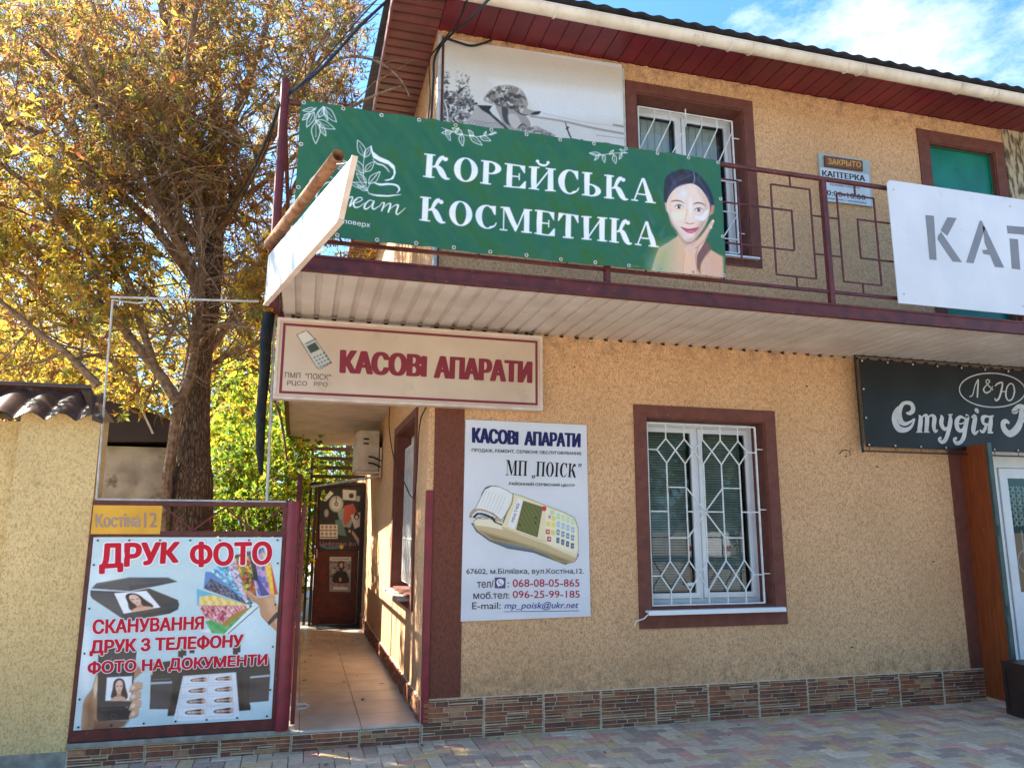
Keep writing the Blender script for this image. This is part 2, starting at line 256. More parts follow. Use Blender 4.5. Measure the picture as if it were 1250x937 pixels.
M = dict(
    ochre=stucco('ochre_stucco', '#e3b588', '#b0835a', '#bd8f64', 85, .42, (1, 1, .55)),
    yellow=stucco('yellow_stucco', '#e6c98f', '#bf9f68', '#b5986a', 75, .6, (1, 1, .6)),
    brownst=stucco('brown_stucco', '#7a4838', '#643a2e', '#663d30', 90, .4),
    brown=mat('brown_paint', '#744032', '#643529', rough=.75, scale=12, bump=.25, bscale=60, spots=('#8b6a5c', 22, .66, .03, .5)),
    maroon=mat('maroon_steel', '#66191c', '#4c1214', rough=.6, scale=9, spots=('#8a6a5e', 30, .66, .03, .6), bump=.1, bscale=50),
    maroonb=mat('crimson_steel', '#861a2e', '#6b1424', rough=.4, scale=7, spots=('#c08a90', 26, .68, .02, .6), bump=.1, bscale=50),
    maroond=mat('dark_maroon_steel', '#622420', '#461816', rough=.5, scale=11, spots=('#7b5a4c', 24, .62, .05, .6), bump=.12, bscale=40),
    soffit=mat('beige_profiled_sheet', '#d3c9c0', '#c2b6ab', rough=.5, scale=3, spots=('#8a7865', 9, .62, .14, .45)),
    eave=mat('maroon_soffit_board', '#6e1a28', '#5c1420', rough=.4, scale=5, objvar=.12),
    gable=mat('red_brown_soffit_board', '#6c2f2e', '#552423', rough=.45, scale=6, objvar=.15),
    gutter=mat('cream_gutter', '#e8dccb', '#d6c7b2', rough=.45, scale=4, spots=('#8d7c68', 6, .6, .12, .5), streak=.25),
    roof=mat('grey_slate_sheet', '#5b5a58', '#3d3d3c', rough=.8, scale=10, bump=.4),
    pvc=mat('white_pvc', '#e9ebec', '#dcdfe0', rough=.35, scale=3),
    whitem=mat('white_painted_steel', '#e4e4e0', '#d0cfc9', rough=.45, scale=14, spots=('#8a5a3a', 35, .69, .03, .6)),
    galv=mat('pale_grey_pipe', '#c9c6c0', '#a8a49c', rough=.5, scale=12, spots=('#7a6650', 30, .6, .05, .5)),
    black=mat('black_rubber', '#1d1d1f', '#111113', rough=.55, scale=10),
    blackbag=mat('black_film', '#121110', '#0a0909', rough=.5, spec=.25, scale=10, bump=.9, bscale=9, bdist=.03),
    dark=mat('dark_interior', '#1b1a19', '#121110', rough=.9),
    rust=mat('rusty_pipe', '#9a6a45', '#6e4329', rough=.8, scale=16, bump=.3, spots=('#b59a7c', 14, .55, .1, .5)),
    tin=mat('white_sheet_metal', '#b6bbc0', '#a2a8ae', rough=.4, scale=3, spots=('#96785a', 7, .58, .12, .5), streak=.12),
    tile=mat('cream_floor_tile', '#c6bcae', '#b2a797', rough=.4, scale=5, objvar=.08, spots=('#6b5a46', 8, .62, .12, .4)),
    grout=mat('grout', '#8a7c68', '#6a5e4e', rough=.95),
    slabtile=mat('balcony_floor', '#c8b597', '#b5a284', rough=.8),
    conc=mat('concrete', '#a39b8d', '#857d70', rough=.95, scale=14, bump=.5, bscale=40),
    mortar=mat('pale_mortar', '#e0cfb2', '#c9b696', rough=.9, scale=20),
    stoneA=mat('red_brown_stone', '#95573f', '#784331', rough=.7, scale=18, bump=.4), stoneB=mat('brown_stone', '#7d4c3a', '#60392b', rough=.7, scale=18, bump=.4),
    stoneC=mat('tan_stone', '#b5855f', '#98694a', rough=.7, scale=18, bump=.4), stoneD=mat('rust_stone', '#a8623f', '#874a30', rough=.7, scale=18, bump=.4),
    green=mat('green_steel_door', '#0f7d62', '#0c6b55', rough=.35, scale=4, spots=('#0a5445', 5, .6, .1, .5)),
    orange=mat('orange_plywood', '#8e4219', '#763413', rough=.5, scale=5, stretch=(8, 8, 1), spots=('#6d3413', 7, .6, .1, .5)),
    teal=mat('grey_green_steel', '#3f5552', '#33443f', rough=.45, scale=9),
    choc=mat('chocolate_board', '#35211c', '#291815', rough=.45, scale=6, objvar=.1),
    cap=mat('brown_metal_tile', '#4c342f', '#3f2a26', rough=.3, spots=('#8a7c70', 9, .56, .12, .35), scale=3, spec=.7),
    ceram=mat('dirty_white_wall', '#b5ada0', '#8b8378', rough=.9, scale=4, bump=.4, spots=('#4a4238', 5, .58, .1, .7)),
    acm=mat('ac_casing', '#cfc8b8', '#b5ad9b', rough=.5, scale=6, spots=('#7a5a40', 14, .62, .06, .6)),
    bark=barkmat('tree_bark', '#907c69', '#4a3c30'),
    bark2=mat('young_bark', '#98806a', '#604e3c', rough=.9, scale=20, bump=.4),
    soil=mat('bare_soil', '#5c4d3c', '#3f3427', rough=1, scale=5, bump=.6),
    asphalt=mat('asphalt', '#a89f92', '#958c80', rough=.95, scale=30, bump=.3),
    leafdry=mat('dry_leaf', '#7a4a26', '#4d2c17', rough=.8, scale=30),
    beige=mat('beige_house_wall', '#cdb98e', '#bba67c', rough=.9, scale=3), hroof=mat('grey_house_roof', '#6f7478', '#5b5f63', rough=.7, scale=4),
    signface=mat('aged_cream_panel', '#cfbaa4', '#bba38d', rough=.4, scale=2.2, contrast=(.3, .7), spots=('#8a795f', 3.2, .58, .18, .45)),
    cream_al=mat('cream_aluminium', '#d8c6b8', '#c5b0a2', rough=.4, scale=8),
    white=mat('white_board', '#dcdcdf', '#cfd0d4', rough=.4, scale=2, spots=('#a5abb4', 7, .62, .1, .3)),
    ylw=mat('yellow_plate', '#e5ab2e', '#d49a24', rough=.5, scale=5, spots=('#a37a2c', 14, .63, .06, .5)),
    glass=glassmat('window_glass'),
    blind=mat('white_blind', '#aeb3ae', '#989d98', rough=.6),
    blackv=mat('black_vinyl', '#171717', '#121212', rough=.4, scale=2, spec=.35),
    sil=mat('silver_letters', '#c9c9ca', '#b9b9ba', rough=.35, metal=.0),
    fruit=mat('green_husk', '#9a9a45', '#7d7a35', rough=.8, scale=40, bump=.6),
)
PR = attrmat('printed_sheet', .45); VIN = attrmat('vinyl_print', .34, spec=.5, coat=.22, dirt=0)
LEAF = attrmat('leaf', .6, trans=.6, spec=.25)
def flat(name, c, rough=.6, **k): return mat(name, c, tuple(int(x*.96) for x in (int(c[1:3], 16), int(c[3:5], 16), int(c[5:7], 16))), rough=rough, scale=6, spec=.2, **k)

# ------------------------------------------------------------------ flat print engine
class Print:
    """a flat sheet: origin at bottom left, U to the right, V up, both unit vectors, N towards the viewer"""
    def __init__(s, O, U=(1, 0, 0), V=(0, 0, 1), disp=None):
        s.O = np.array(O, float); s.U = np.array(U, float); s.V = np.array(V, float); s.N = np.cross(s.U, s.V); s.disp = disp
    def uv(s, px, py):
        d = ray(px, py); t = ((s.O-CAM)@s.N)/(d@s.N); q = CAM+d*t-s.O; return np.array([q@s.U, q@s.V])
    def W(s, u, v, off=0.0):
        p = s.O+s.U*u+s.V*v; o = off+(s.disp(u, v) if s.disp else 0); return p+s.N*o
def Zm(ox, oy, k): return lambda x, y: (ox+x/k, oy+y/k)
def catmull(pts, n=6, closed=False):
    P = [np.array(p, float) for p in pts]; k = len(P); out = []
    rng = range(k) if closed else range(k-1)
    for i in rng:
        if closed: a, b, c, d = P[i-1], P[i], P[(i+1) % k], P[(i+2) % k]
        else: a, b, c, d = P[max(i-1, 0)], P[i], P[i+1], P[min(i+2, k-1)]
        for j in range(n):
            t = j/n; out.append(.5*((2*b)+(-a+c)*t+(2*a-5*b+4*c-d)*t*t+(-a+3*b-3*c+d)*t**3))
    if not closed: out.append(P[-1])
    return out
class Art:
    def __init__(s, pr, u0, u1, v0, v1, d, base=None):
        s.pr = pr; s.d = d; nx = int(round((u1-u0)/d))+1; ny = int(round((v1-v0)/d))+1
        s.u = np.linspace(u0, u1, nx); s.v = np.linspace(v0, v1, ny); s.U, s.V = np.meshgrid(s.u, s.v)
        s.C = np.zeros((ny, nx, 3)); s.A = np.zeros((ny, nx)); s.z = lambda x, y: (x, y); s.k = 1
        if base is not None: s.C[:] = lin(base); s.A[:] = 1
    def zoom(s, ox, oy, k): s.z = Zm(ox, oy, k); s.k = k; return s
    def P(s, pts): return np.array([s.pr.uv(*s.z(x, y)) for x, y in pts])
    def scale(s, x, y):
        a = s.pr.uv(*s.z(x, y)); b = s.pr.uv(*s.z(x+1, y)); c = s.pr.uv(*s.z(x, y+1)); return (np.hypot(*(b-a))+np.hypot(*(c-a)))/2
    def win(s, lo, hi):
        i0 = np.searchsorted(s.u, lo[0]); i1 = np.searchsorted(s.u, hi[0]); j0 = np.searchsorted(s.v, lo[1]); j1 = np.searchsorted(s.v, hi[1])
        return slice(j0, j1), slice(i0, i1)
    def put(s, sl, m, col, op):
        m = np.clip(m*op, 0, 1)[..., None]
        if callable(col): c = col(s.U[sl], s.V[sl])
        else: c = np.array(lin(col))
        s.C[sl] = s.C[sl]*(1-m)+c*m; s.A[sl] = np.maximum(s.A[sl], m[..., 0])
    def fill_uv(s, poly, col, soft=None, op=1.0):
        poly = np.asarray(poly, float); soft = max(soft or 0, s.d*1.1); lo = poly.min(0)-soft; hi = poly.max(0)+soft; sl = s.win(lo, hi)
        X = s.U[sl]; Y = s.V[sl]
        if X.size == 0: return
        D = np.full(X.shape, 1e9); ins = np.zeros(X.shape, bool); n = len(poly)
        for i in range(n):
            a = poly[i]; b = poly[(i+1) % n]; e = b-a; L2 = e@e+1e-18
            t = np.clip(((X-a[0])*e[0]+(Y-a[1])*e[1])/L2, 0, 1); D = np.minimum(D, (X-a[0]-t*e[0])**2+(Y-a[1]-t*e[1])**2)
            if a[1] != b[1]:
                cnd = (a[1] > Y) != (b[1] > Y); ins ^= cnd & (X < (b[0]-a[0])*(Y-a[1])/(b[1]-a[1])+a[0])
        D = np.sqrt(D); sd = np.where(ins, -D, D); s.put(sl, .5-sd/soft, col, op)
    def fill(s, pts, col, soft=0, op=1.0, sm=False):
        if sm: pts = catmull(pts, 5, True)
        x, y = pts[0]; s.fill_uv(s.P(pts), col, soft*s.scale(x, y), op)
    def ell(s, cx, cy, rx, ry, col, rot=0, soft=0, op=1.0):
        a = math.radians(rot); s.fill([(cx+rx*math.cos(t)*math.cos(a)-ry*math.sin(t)*math.sin(a), cy+rx*math.cos(t)*math.sin(a)+ry*math.sin(t)*math.cos(a)) for t in np.linspace(0, 2*math.pi, 22)[:-1]], col, soft, op)
    def line(s, pts, w, col, sm=True, soft=0, op=1.0):
        if sm and len(pts) > 2:
            ww = w if hasattr(w, '__len__') else [w]*len(pts)
            q = catmull([(p[0], p[1], a) for p, a in zip(pts, ww)], 6); pts = [(a, b) for a, b, c in q]; w = [c for a, b, c in q]
        w = w if hasattr(w, '__len__') else [w]*len(pts); sc = s.scale(*pts[0]); q = s.P(pts); W = np.array(w)*sc/2; soft = max(soft*sc, s.d*1.1)
        m = W.max()+soft; sl = s.win(q.min(0)-m, q.max(0)+m); X = s.U[sl]; Y = s.V[sl]
        if X.size == 0: return
        D = np.full(X.shape, 1e9)
        for i in range(len(q)-1):
            a, b = q[i], q[i+1]; e = b-a; t = np.clip(((X-a[0])*e[0]+(Y-a[1])*e[1])/(e@e+1e-18), 0, 1)
            D = np.minimum(D, np.hypot(X-a[0]-t*e[0], Y-a[1]-t*e[1])-(W[i]*(1-t)+W[i+1]*t))
        s.put(sl, .5-D/soft, col, op)
    def speck(s, pts, cols, n, r, sm=False, seed=0):
        """scatter small blobs of colour inside a polygon, for foliage and camouflage in printed pictures"""
        rg = np.random.default_rng(seed); q = np.array(pts, float); lo = q.min(0); hi = q.max(0); k = 0
        def ins(x, y):
            c = False; m = len(q)
            for i in range(m):
                a = q[i]; b = q[(i+1) % m]
                if (a[1] > y) != (b[1] > y) and x < (b[0]-a[0])*(y-a[1])/(b[1]-a[1])+a[0]: c = not c
            return c
        for _ in range(n*3):
            if k >= n: break
            x, y = lo+rg.random(2)*(hi-lo)
            if not ins(x, y): continue
            rr = r*(.5+rg.random()); s.ell(x, y, rr, rr*(.35+.5*rg.random()), cols[int(rg.integers(len(cols)))], rot=rg.random()*180, op=.55+.4*rg.random()); k += 1
    def grain(s, amt=.05, seed=1):
        rg = np.random.default_rng(seed); ny, nx = s.A.shape; n = rg.normal(0, 1, (ny, nx)); m = (n+np.roll(n, 1, 0)+np.roll(n, 1, 1)+np.roll(np.roll(n, 1, 0), 1, 1))/2
        lo = np.zeros((ny, nx))
        for k in range(6): a, b, c = rg.uniform(3, 26), rg.uniform(-26, 26), rg.uniform(0, 6); lo += np.sin(s.U*a+s.V*b+c)/6
        s.C *= np.clip(1+amt*m+amt*1.2*lo, .6, 1.4)[..., None]; return s
    def build(s, name, material, parent, off=.001, cut=None):
        ny, nx = s.A.shape; idx = np.arange(ny*nx).reshape(ny, nx)
        P = s.pr.O+s.U[..., None]*s.pr.U+s.V[..., None]*s.pr.V+s.pr.N*(off+(s.pr.disp(s.U, s.V) if s.pr.disp else np.zeros_like(s.U)))[..., None]
        org = ORG.get(parent.name, Vector()) if parent else Vector(); P = P-np.array(org)
        q = np.stack([idx[:-1, :-1], idx[:-1, 1:], idx[1:, 1:], idx[1:, :-1]], -1).reshape(-1, 4)
        keep = (s.A.ravel()[q].max(1) > .35); q = q[keep]
        used = np.unique(q); rem = np.full(ny*nx, -1); rem[used] = np.arange(len(used)); q = rem[q]; P = P.reshape(-1, 3)[used]; Cc = s.C.reshape(-1, 3)[used]
        me = bpy.data.meshes.new(name); me.vertices.add(len(P)); me.vertices.foreach_set('co', P.ravel()); me.loops.add(q.size); me.loops.foreach_set('vertex_index', q.ravel().astype(np.int32))
        me.polygons.add(len(q)); me.polygons.foreach_set('loop_start', np.arange(0, q.size, 4, dtype=np.int32)); me.polygons.foreach_set('use_smooth', np.ones(len(q), bool))
        me.update(calc_edges=True); ca = me.color_attributes.new('Col', 'FLOAT_COLOR', 'POINT'); ca.data.foreach_set('color', np.concatenate([Cc, np.ones((len(Cc), 1))], 1).ravel())
        me.materials.append(material); me.validate(); o = bpy.data.objects.new(name, me); COL.objects.link(o)
        if parent: o.parent = parent; ORG[o.name] = org
        return o
_TC = {}
def text2d(body, off=0.0, shear=0.0):
    """outline of a line of text as filled polygons; overlapping contours of one glyph are filled one by one"""
    k = (body, off, shear)
    if k not in _TC:
        c = bpy.data.curves.new('t', 'FONT'); c.body = body; c.shear = shear; c.resolution_u = 3; c.fill_mode = 'NONE'; o = bpy.data.objects.new('t', c); COL.objects.link(o)
        dg = bpy.context.evaluated_depsgraph_get(); dg.update(); me = o.evaluated_get(dg).to_mesh()
        v = np.array([tuple(x.co[:2]) for x in me.vertices]); nb = {}
        for e in me.edges:
            a, b = e.vertices; nb.setdefault(a, []).append(b); nb.setdefault(b, []).append(a)
        bpy.data.objects.remove(o); bpy.data.curves.remove(c)
        seen = set(); loops = []
        for st in sorted(nb):
            if st in seen: continue
            lp = [st]; seen.add(st); cur = st
            # walk in index order so that the contour keeps its own direction
            nx = st+1 if st+1 in nb[st] else nb[st][0]
            while nx not in seen:
                lp.append(nx); seen.add(nx); cand = [q for q in nb[nx] if q not in seen]
                if not cand: break
                nx = cand[0]
            if len(lp) > 2: loops.append(lp)
        from mathutils.geometry import delaunay_2d_cdt
        eds = [(l[q], l[(q+1) % len(l)]) for l in loops for q in range(len(l))]
        rv, re_, rf = delaunay_2d_cdt([Vector(p) for p in v], eds, [], 0, 1e-6)[:3]
        E_ = np.array(eds); A_ = v[E_[:, 0]]; B_ = v[E_[:, 1]]; v = np.array([tuple(p) for p in rv]); tri = np.array([tuple(t[:3]) for t in rf]); f = []
        cen = v[tri].mean(1)
        for t, (cx_, cy_) in zip(tri, cen):   # non-zero winding rule: overlapping strokes of one glyph merge
            up_ = (A_[:, 1] <= cy_) & (B_[:, 1] > cy_); dn_ = (A_[:, 1] > cy_) & (B_[:, 1] <= cy_); m_ = up_ | dn_
            xi = A_[m_, 0]+(cy_-A_[m_, 1])*(B_[m_, 0]-A_[m_, 0])/(B_[m_, 1]-A_[m_, 1]); s_ = np.where(up_[m_], 1, -1)
            if int(np.sum(s_[xi > cx_])) != 0: f.append(tuple(int(q) for q in t))
        comp = np.zeros(len(v))
        lo = v.min(0); hi = v.max(0); _TC[k] = (np.concatenate([(v-lo)/(hi-lo), comp[:, None]], 1), f, (hi-lo)[0]/(hi-lo)[1])
    return _TC[k]
def letter(pr, body, quad, z=None, off=.0, shear=0., smear=0., lay=.0015, mb=None, bold=None, grow=0.0):
    """set a line of text so that its ink box fills the quad TL,TR,BR,BL (picture points on the sheet pr);
    bold = stroke gain across and up, as a share of the letter height; grow spreads past the quad for an outline"""
    body = body.replace('І', 'l') if body.upper() == body else body
    v, f, asp = text2d(body, 0.0, shear); z = z or (lambda x, y: (x, y)); TL, TR, BR, BL = [pr.uv(*z(*q)) for q in quad]; mb = mb or MB()
    h = np.hypot(*(TL-BL)); w_ = np.hypot(*(TR-TL)); ux = (TR-TL)/w_; uy = (TL-BL)/h
    if bold is None: bold = (off*.55+smear*w_/h*.9, off*.55)
    bx, by = bold[0]*h, bold[1]*h; bx0, by0 = bx, by; bx += grow*h; by += grow*h
    sh = [(0, 0)]
    if bx > 1e-5 or by > 1e-5: sh += [(math.cos(t)*bx, math.sin(t)*by) for t in np.linspace(0, 2*math.pi, 13)[:-1]]
    if bx > .05*h: sh += [(math.cos(t)*bx*.5, math.sin(t)*by*.5) for t in np.linspace(.3, 2*math.pi+.3, 7)[:-1]]
    ia, ib = bx0/w_, by0/h
    for k, (dx, dy) in enumerate(sh):
        n = len(mb.v)
        for a, b, cl in v:
            a = ia+a*(1-2*ia); b = ib+b*(1-2*ib)
            p = (TL*(1-a)+TR*a)*b+(BL*(1-a)+BR*a)*(1-b)+ux*dx+uy*dy; mb.v.append(tuple(pr.W(p[0], p[1], lay+k*.00008+cl*.00002)))
        for t in f: mb.f.append(tuple(n+i for i in t)); mb.m.append(mb.mi)
    return mb
def flatpolys(pr, polys, lay=.0015, mb=None, step=.00025):
    mb = mb or MB()
    for i, p in enumerate(polys): mb.face([pr.W(q[0], q[1], lay+(i % 6)*step) for q in p])
    return mb
# serif capitals, cap height 1
def R_(a, b, c, d): return [(a, b), (c, b), (c, d), (a, d)]
def stem(x, w=.2, e=.09): return [R_(x, 0, x+w, 1), R_(x-e, 0, x+w+e, .05), R_(x-e, .95, x+w+e, 1)]
def ringseg(cx, cy, RX, RY, rx, ry, a0, a1, dx=0, n=18):
    A = [math.radians(a0+(a1-a0)*i/n) for i in range(n+1)]
    return [(cx+RX*math.cos(a), cy+RY*math.sin(a)) for a in A]+[(cx+dx+rx*math.cos(a), cy+ry*math.sin(a)) for a in reversed(A)]
def disc(x, y, r): return [(x+r*math.cos(a), y+r*math.sin(a)) for a in np.linspace(0, 2*math.pi, 14)[:-1]]
def ribbon(pts, ws):
    q = catmull([(*p, w_) for p, w_ in zip(pts, ws)], 6); L_, R2 = [], []
    for i, (x, y, w_) in enumerate(q):
        a = q[max(i-1, 0)]; b = q[min(i+1, len(q)-1)]; d = np.array([b[0]-a[0], b[1]-a[1]]); d /= np.hypot(*d)+1e-9; n = np.array([-d[1], d[0]])*w_/2; L_.append((x+n[0], y+n[1])); R2.append((x-n[0], y-n[1]))
    return L_+R2[::-1]
SER = {
    'К': (.98, stem(.09)+[ribbon([(.3, .46), (.42, .52), (.5, .72), (.6, .9), (.7, .95)], [.06, .1, .13, .15, .12]), disc(.74, .87, .085), ribbon([(.4, .55), (.55, .42), (.68, .16), (.78, .03), (.92, .03)], [.08, .2, .21, .13, .04])]),
    'О': (.9, [ringseg(.43, .5, .42, .52, .2, .47, 0, 180), ringseg(.43, .5, .42, .52, .2, .47, 180, 360)]),
    'Р': (.8, stem(.09)+[ringseg(.32, .73, .42, .27, .21, .22, -90, 90), R_(.28, .95, .34, 1), R_(.28, .46, .34, .51)]),
    'Е': (.84, stem(.09)+[R_(.28, .95, .76, 1), R_(.28, .47, .55, .52), R_(.28, 0, .78, .05), [(.76, 1), (.76, .68), (.73, .68), (.55, .96)], [(.78, 0), (.8, .33), (.76, .33), (.56, .04)], R_(.53, .34, .57, .65)]),
    'И': (1.02, stem(.09)+stem(.7)+[[(.28, .1), (.28, .2), (.71, .9), (.71, .8)]]),
    'С': (.86, [ringseg(.43, .5, .42, .52, .2, .47, 55, 305, .02), [(.76, 1), (.76, .64), (.72, .64), (.62, .84), (.56, .96), (.6, .99)], ribbon([(.6, .08), (.72, .15), (.79, .3)], [.08, .05, .03])]),
    'Ь': (.8, stem(.09)+[ringseg(.32, .27, .42, .27, .21, .22, -90, 90), R_(.28, 0, .34, .05), R_(.28, .49, .34, .54)]),
    'А': (.98, [[(.1, .04), (.15, .04), (.46, .92), (.44, 1), (.42, 1)], [(.42, 1.01), (.52, 1.01), (.9, .03), (.66, .03)], R_(.22, .3, .6, .35), R_(0, 0, .27, .05), R_(.57, 0, .99, .05)]),
    'М': (1.24, [R_(.12, .04, .16, .96), R_(0, 0, .28, .05), [(.02, 1), (.02, .95), (.3, .95), (.36, 1)], [(.12, .98), (.34, 1), (.66, .2), (.56, 0)], [(.56, 0), (.6, 0), (.96, .98), (.9, .98)], R_(.9, .0, 1.1, 1), R_(.8, 0, 1.2, .05), [(.88, 1), (1.2, 1), (1.2, .95), (.9, .95)]]),
    'Т': (.88, [R_(.32, 0, .52, 1), R_(.22, 0, .62, .05), R_(.03, .95, .81, 1), [(.03, 1), (.02, .68), (.05, .68), (.22, .96)], [(.81, 1), (.82, .68), (.79, .68), (.62, .96)]]),
}
SER['Й'] = (1.02, SER['И'][1]+[ribbon([(.3, 1.25), (.36, 1.13), (.5, 1.08), (.64, 1.13), (.7, 1.25)], [.05, .07, .09, .07, .05]), disc(.3, 1.24, .06), disc(.7, 1.24, .06)])
# ------------------------------------------------------------------ ground and paving
def build_local(b, name, mats, parent, loc):
    b.v = [tuple(Vector(v)+Vector(loc)) for v in b.v]; return b.build(name, mats, parent, loc=loc)
g = MB().face([(-400, -400, -.05), (400, -400, -.05), (400, 600, -.05), (-400, 600, -.05)]).build('ground', M['asphalt']); tag(g, kind='structure')
pav = MB().box(-3.2, 9.2, -2.6, .0, -.045, -.014).build('pavement', M['grout']); tag(pav, kind='structure')
PV = [mat('paver_'+n_, a_, b_, rough=.9, scale=25, bump=.35, bscale=90, objvar=.1, spots=('#8f8577', 7, .55, .15, .5)) for n_, a_, b_ in (('grey', '#cfb598', '#bca386'), ('ochre', '#d9b788', '#c6a576'), ('red', '#d6a08a', '#c39079'), ('dark', '#b99c88', '#a68a77'), ('pale', '#dfc6a6', '#ccb394'))]
def paver_mesh(nm, w_, h_, m_):
    b = MB(); c = .006; x0, x1, y0, y1 = -w_/2+.002, w_/2-.002, -h_/2+.002, h_/2-.002; n = len(b.v)
    b.v += [(x0, y0, -.03), (x1, y0, -.03), (x1, y1, -.03), (x0, y1, -.03), (x0, y0, -c), (x1, y0, -c), (x1, y1, -c), (x0, y1, -c), (x0+c, y0+c, 0), (x1-c, y0+c, 0), (x1-c, y1-c, 0), (x0+c, y1-c, 0)]
    for a in (0, 4):
        for i in range(4): j = (i+1) % 4; b.f.append((a+i, a+j, a+4+j, a+4+i)); b.m.append(0)
    b.f.append((8, 9, 10, 11)); b.m.append(0)
    return b
cands = []; a = .105
for j in range(-24, 0):
    for i in range(-31, 88):
        k = (i-j) % 4
        if k == 0: cands.append((a*(i+1), a*(j+.5), 0))
        elif k == 3: cands.append((a*(i+.5), a*(j+1), 1))
def inview(x, y, z, m=12):
    v = np.array([x, y, z])-CAM; d = v@FW
    if d < .1: return False
    X = 625+FPX*(v@RT)/d; Y = 468.5-FPX*(v@UP)/d; return -m < X < 1250+m and -m < Y < 937+m
vis = [c for c in cands if inview(c[0], c[1], 0)]; vis.sort(key=lambda c: math.dist((c[0], c[1], 0), CAM)); vis_set = set(vis[:298])
rest = [MB() for _ in range(5)]; proto = {}; rg = random.Random(3); restmb = MB()
for c in cands:
    mi = rg.choices(range(5), (30, 18, 20, 16, 16))[0]; rz = rg.uniform(-.0025, .0025); tx, ty = rg.uniform(-.012, .012), rg.uniform(-.012, .012)
    if c in vis_set:
        key = (c[2], mi)
        if key not in proto:
            o = build_local(paver_mesh('paver', *((.105*2, .105) if c[2] == 0 else (.105, .105*2)), None), 'paver', PV[mi], pav, (c[0], c[1], rz)); proto[key] = o
        else: o = dup(proto[key], pav, (c[0], c[1], rz))
        o.rotation_euler = (tx, ty, 0)
    else:
        w_, h_ = (.21, .105) if c[2] == 0 else (.105, .21); restmb.mi = mi
        b = paver_mesh('', w_, h_, None); n = len(restmb.v); restmb.v += [(v[0]+c[0], v[1]+c[1], v[2]+rz) for v in b.v]
        for f in b.f: restmb.f.append(tuple(n+q for q in f)); restmb.m.append(mi)
tag(restmb.build('paver_field', PV, pav), kind='stuff')
# fallen leaves
def leafmesh(b, x, y, z, s, rot):
    pts = []
    for t, wv in ((-1, 0), (-.3, .35), (.4, .3), (1, 0), (.4, -.3), (-.3, -.35)):
        pts.append((x+s*(t*math.cos(rot)-wv*math.sin(rot)), y+s*(t*math.sin(rot)+wv*math.cos(rot)), z+.004+s*.25*abs(wv)))
    b.face(pts)

# ------------------------------------------------------------------ the building
B = thing('building', 'two-storey ochre stuccoed building with brown window surrounds, a long balcony and a maroon eave', 'building', (.97, 0, 0))
ZT = 6.10; XR = 10.5
LW = (2.92, 4.13, .93, 2.585); UW = (2.92, 4.10, 4.19, 5.775); GD = (6.395, 7.295, 3.36, 5.765); ND = (6.36, 8.3, .02, 2.42)
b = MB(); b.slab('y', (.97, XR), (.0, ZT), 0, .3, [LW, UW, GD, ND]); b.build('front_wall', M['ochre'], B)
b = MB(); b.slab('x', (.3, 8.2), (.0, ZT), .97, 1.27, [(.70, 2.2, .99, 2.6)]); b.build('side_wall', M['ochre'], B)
MB().box(1.27, XR, 8.0, 8.2, 0, ZT).build('rear_wall', M['ochre'], B)
MB().box(XR-.25, XR, .3, 8.0, 0, ZT).build('right_wall', M['ochre'], B)
MB().box(1.28, XR-.26, .31, 7.99, 3.3, 3.42).build('upper_floor', M['dark'], B)
MB().box(1.28, XR-.26, 1.6, 1.65, .02, 6.05).build('inner_partition', M['dark'], B)
# brown painted corner band and the band by the studio doorway
MB().box(1.022, 1.27, -.008, 0.0, .31, 3.26).build('corner_band', M['brownst'], B)
MB().box(6.215, 6.36, -.010, 0.0, .31, 3.26).build('door_band', M['brown'], B)
MB().box(6.36, 8.3, -.009, 0.0, 2.42, 3.26).build('lintel_band', M['orange'], B)
# surrounds (proud ring plus reveal lining)
def surround(nm, o, i, dep, m=M['brown']):
    b = MB(); x0, x1, z0, z1 = o; a0, a1, c0, c1 = i
    b.slab('y', (x0, x1), (z0, z1), -.014, 0.0, [(a0, a1, c0, c1)])
    t = .012
    b.box(a0, a0+t, 0.001, dep, c0, c1).box(a1-t, a1, 0.001, dep, c0, c1).box(a0+t, a1-t, 0.001, dep, c1-t, c1).box(a0+t, a1-t, 0.001, dep, c0, c0+t)
    return b.build(nm, m, B)
surround('window_surround', (2.805, 4.243, .77, 2.692), LW, .20)
surround('window_surround', (2.812, 4.212, 4.10, 5.885), UW, .22)
surround('door_surround', (6.25, 7.43, 3.38, 5.90), GD, .05)
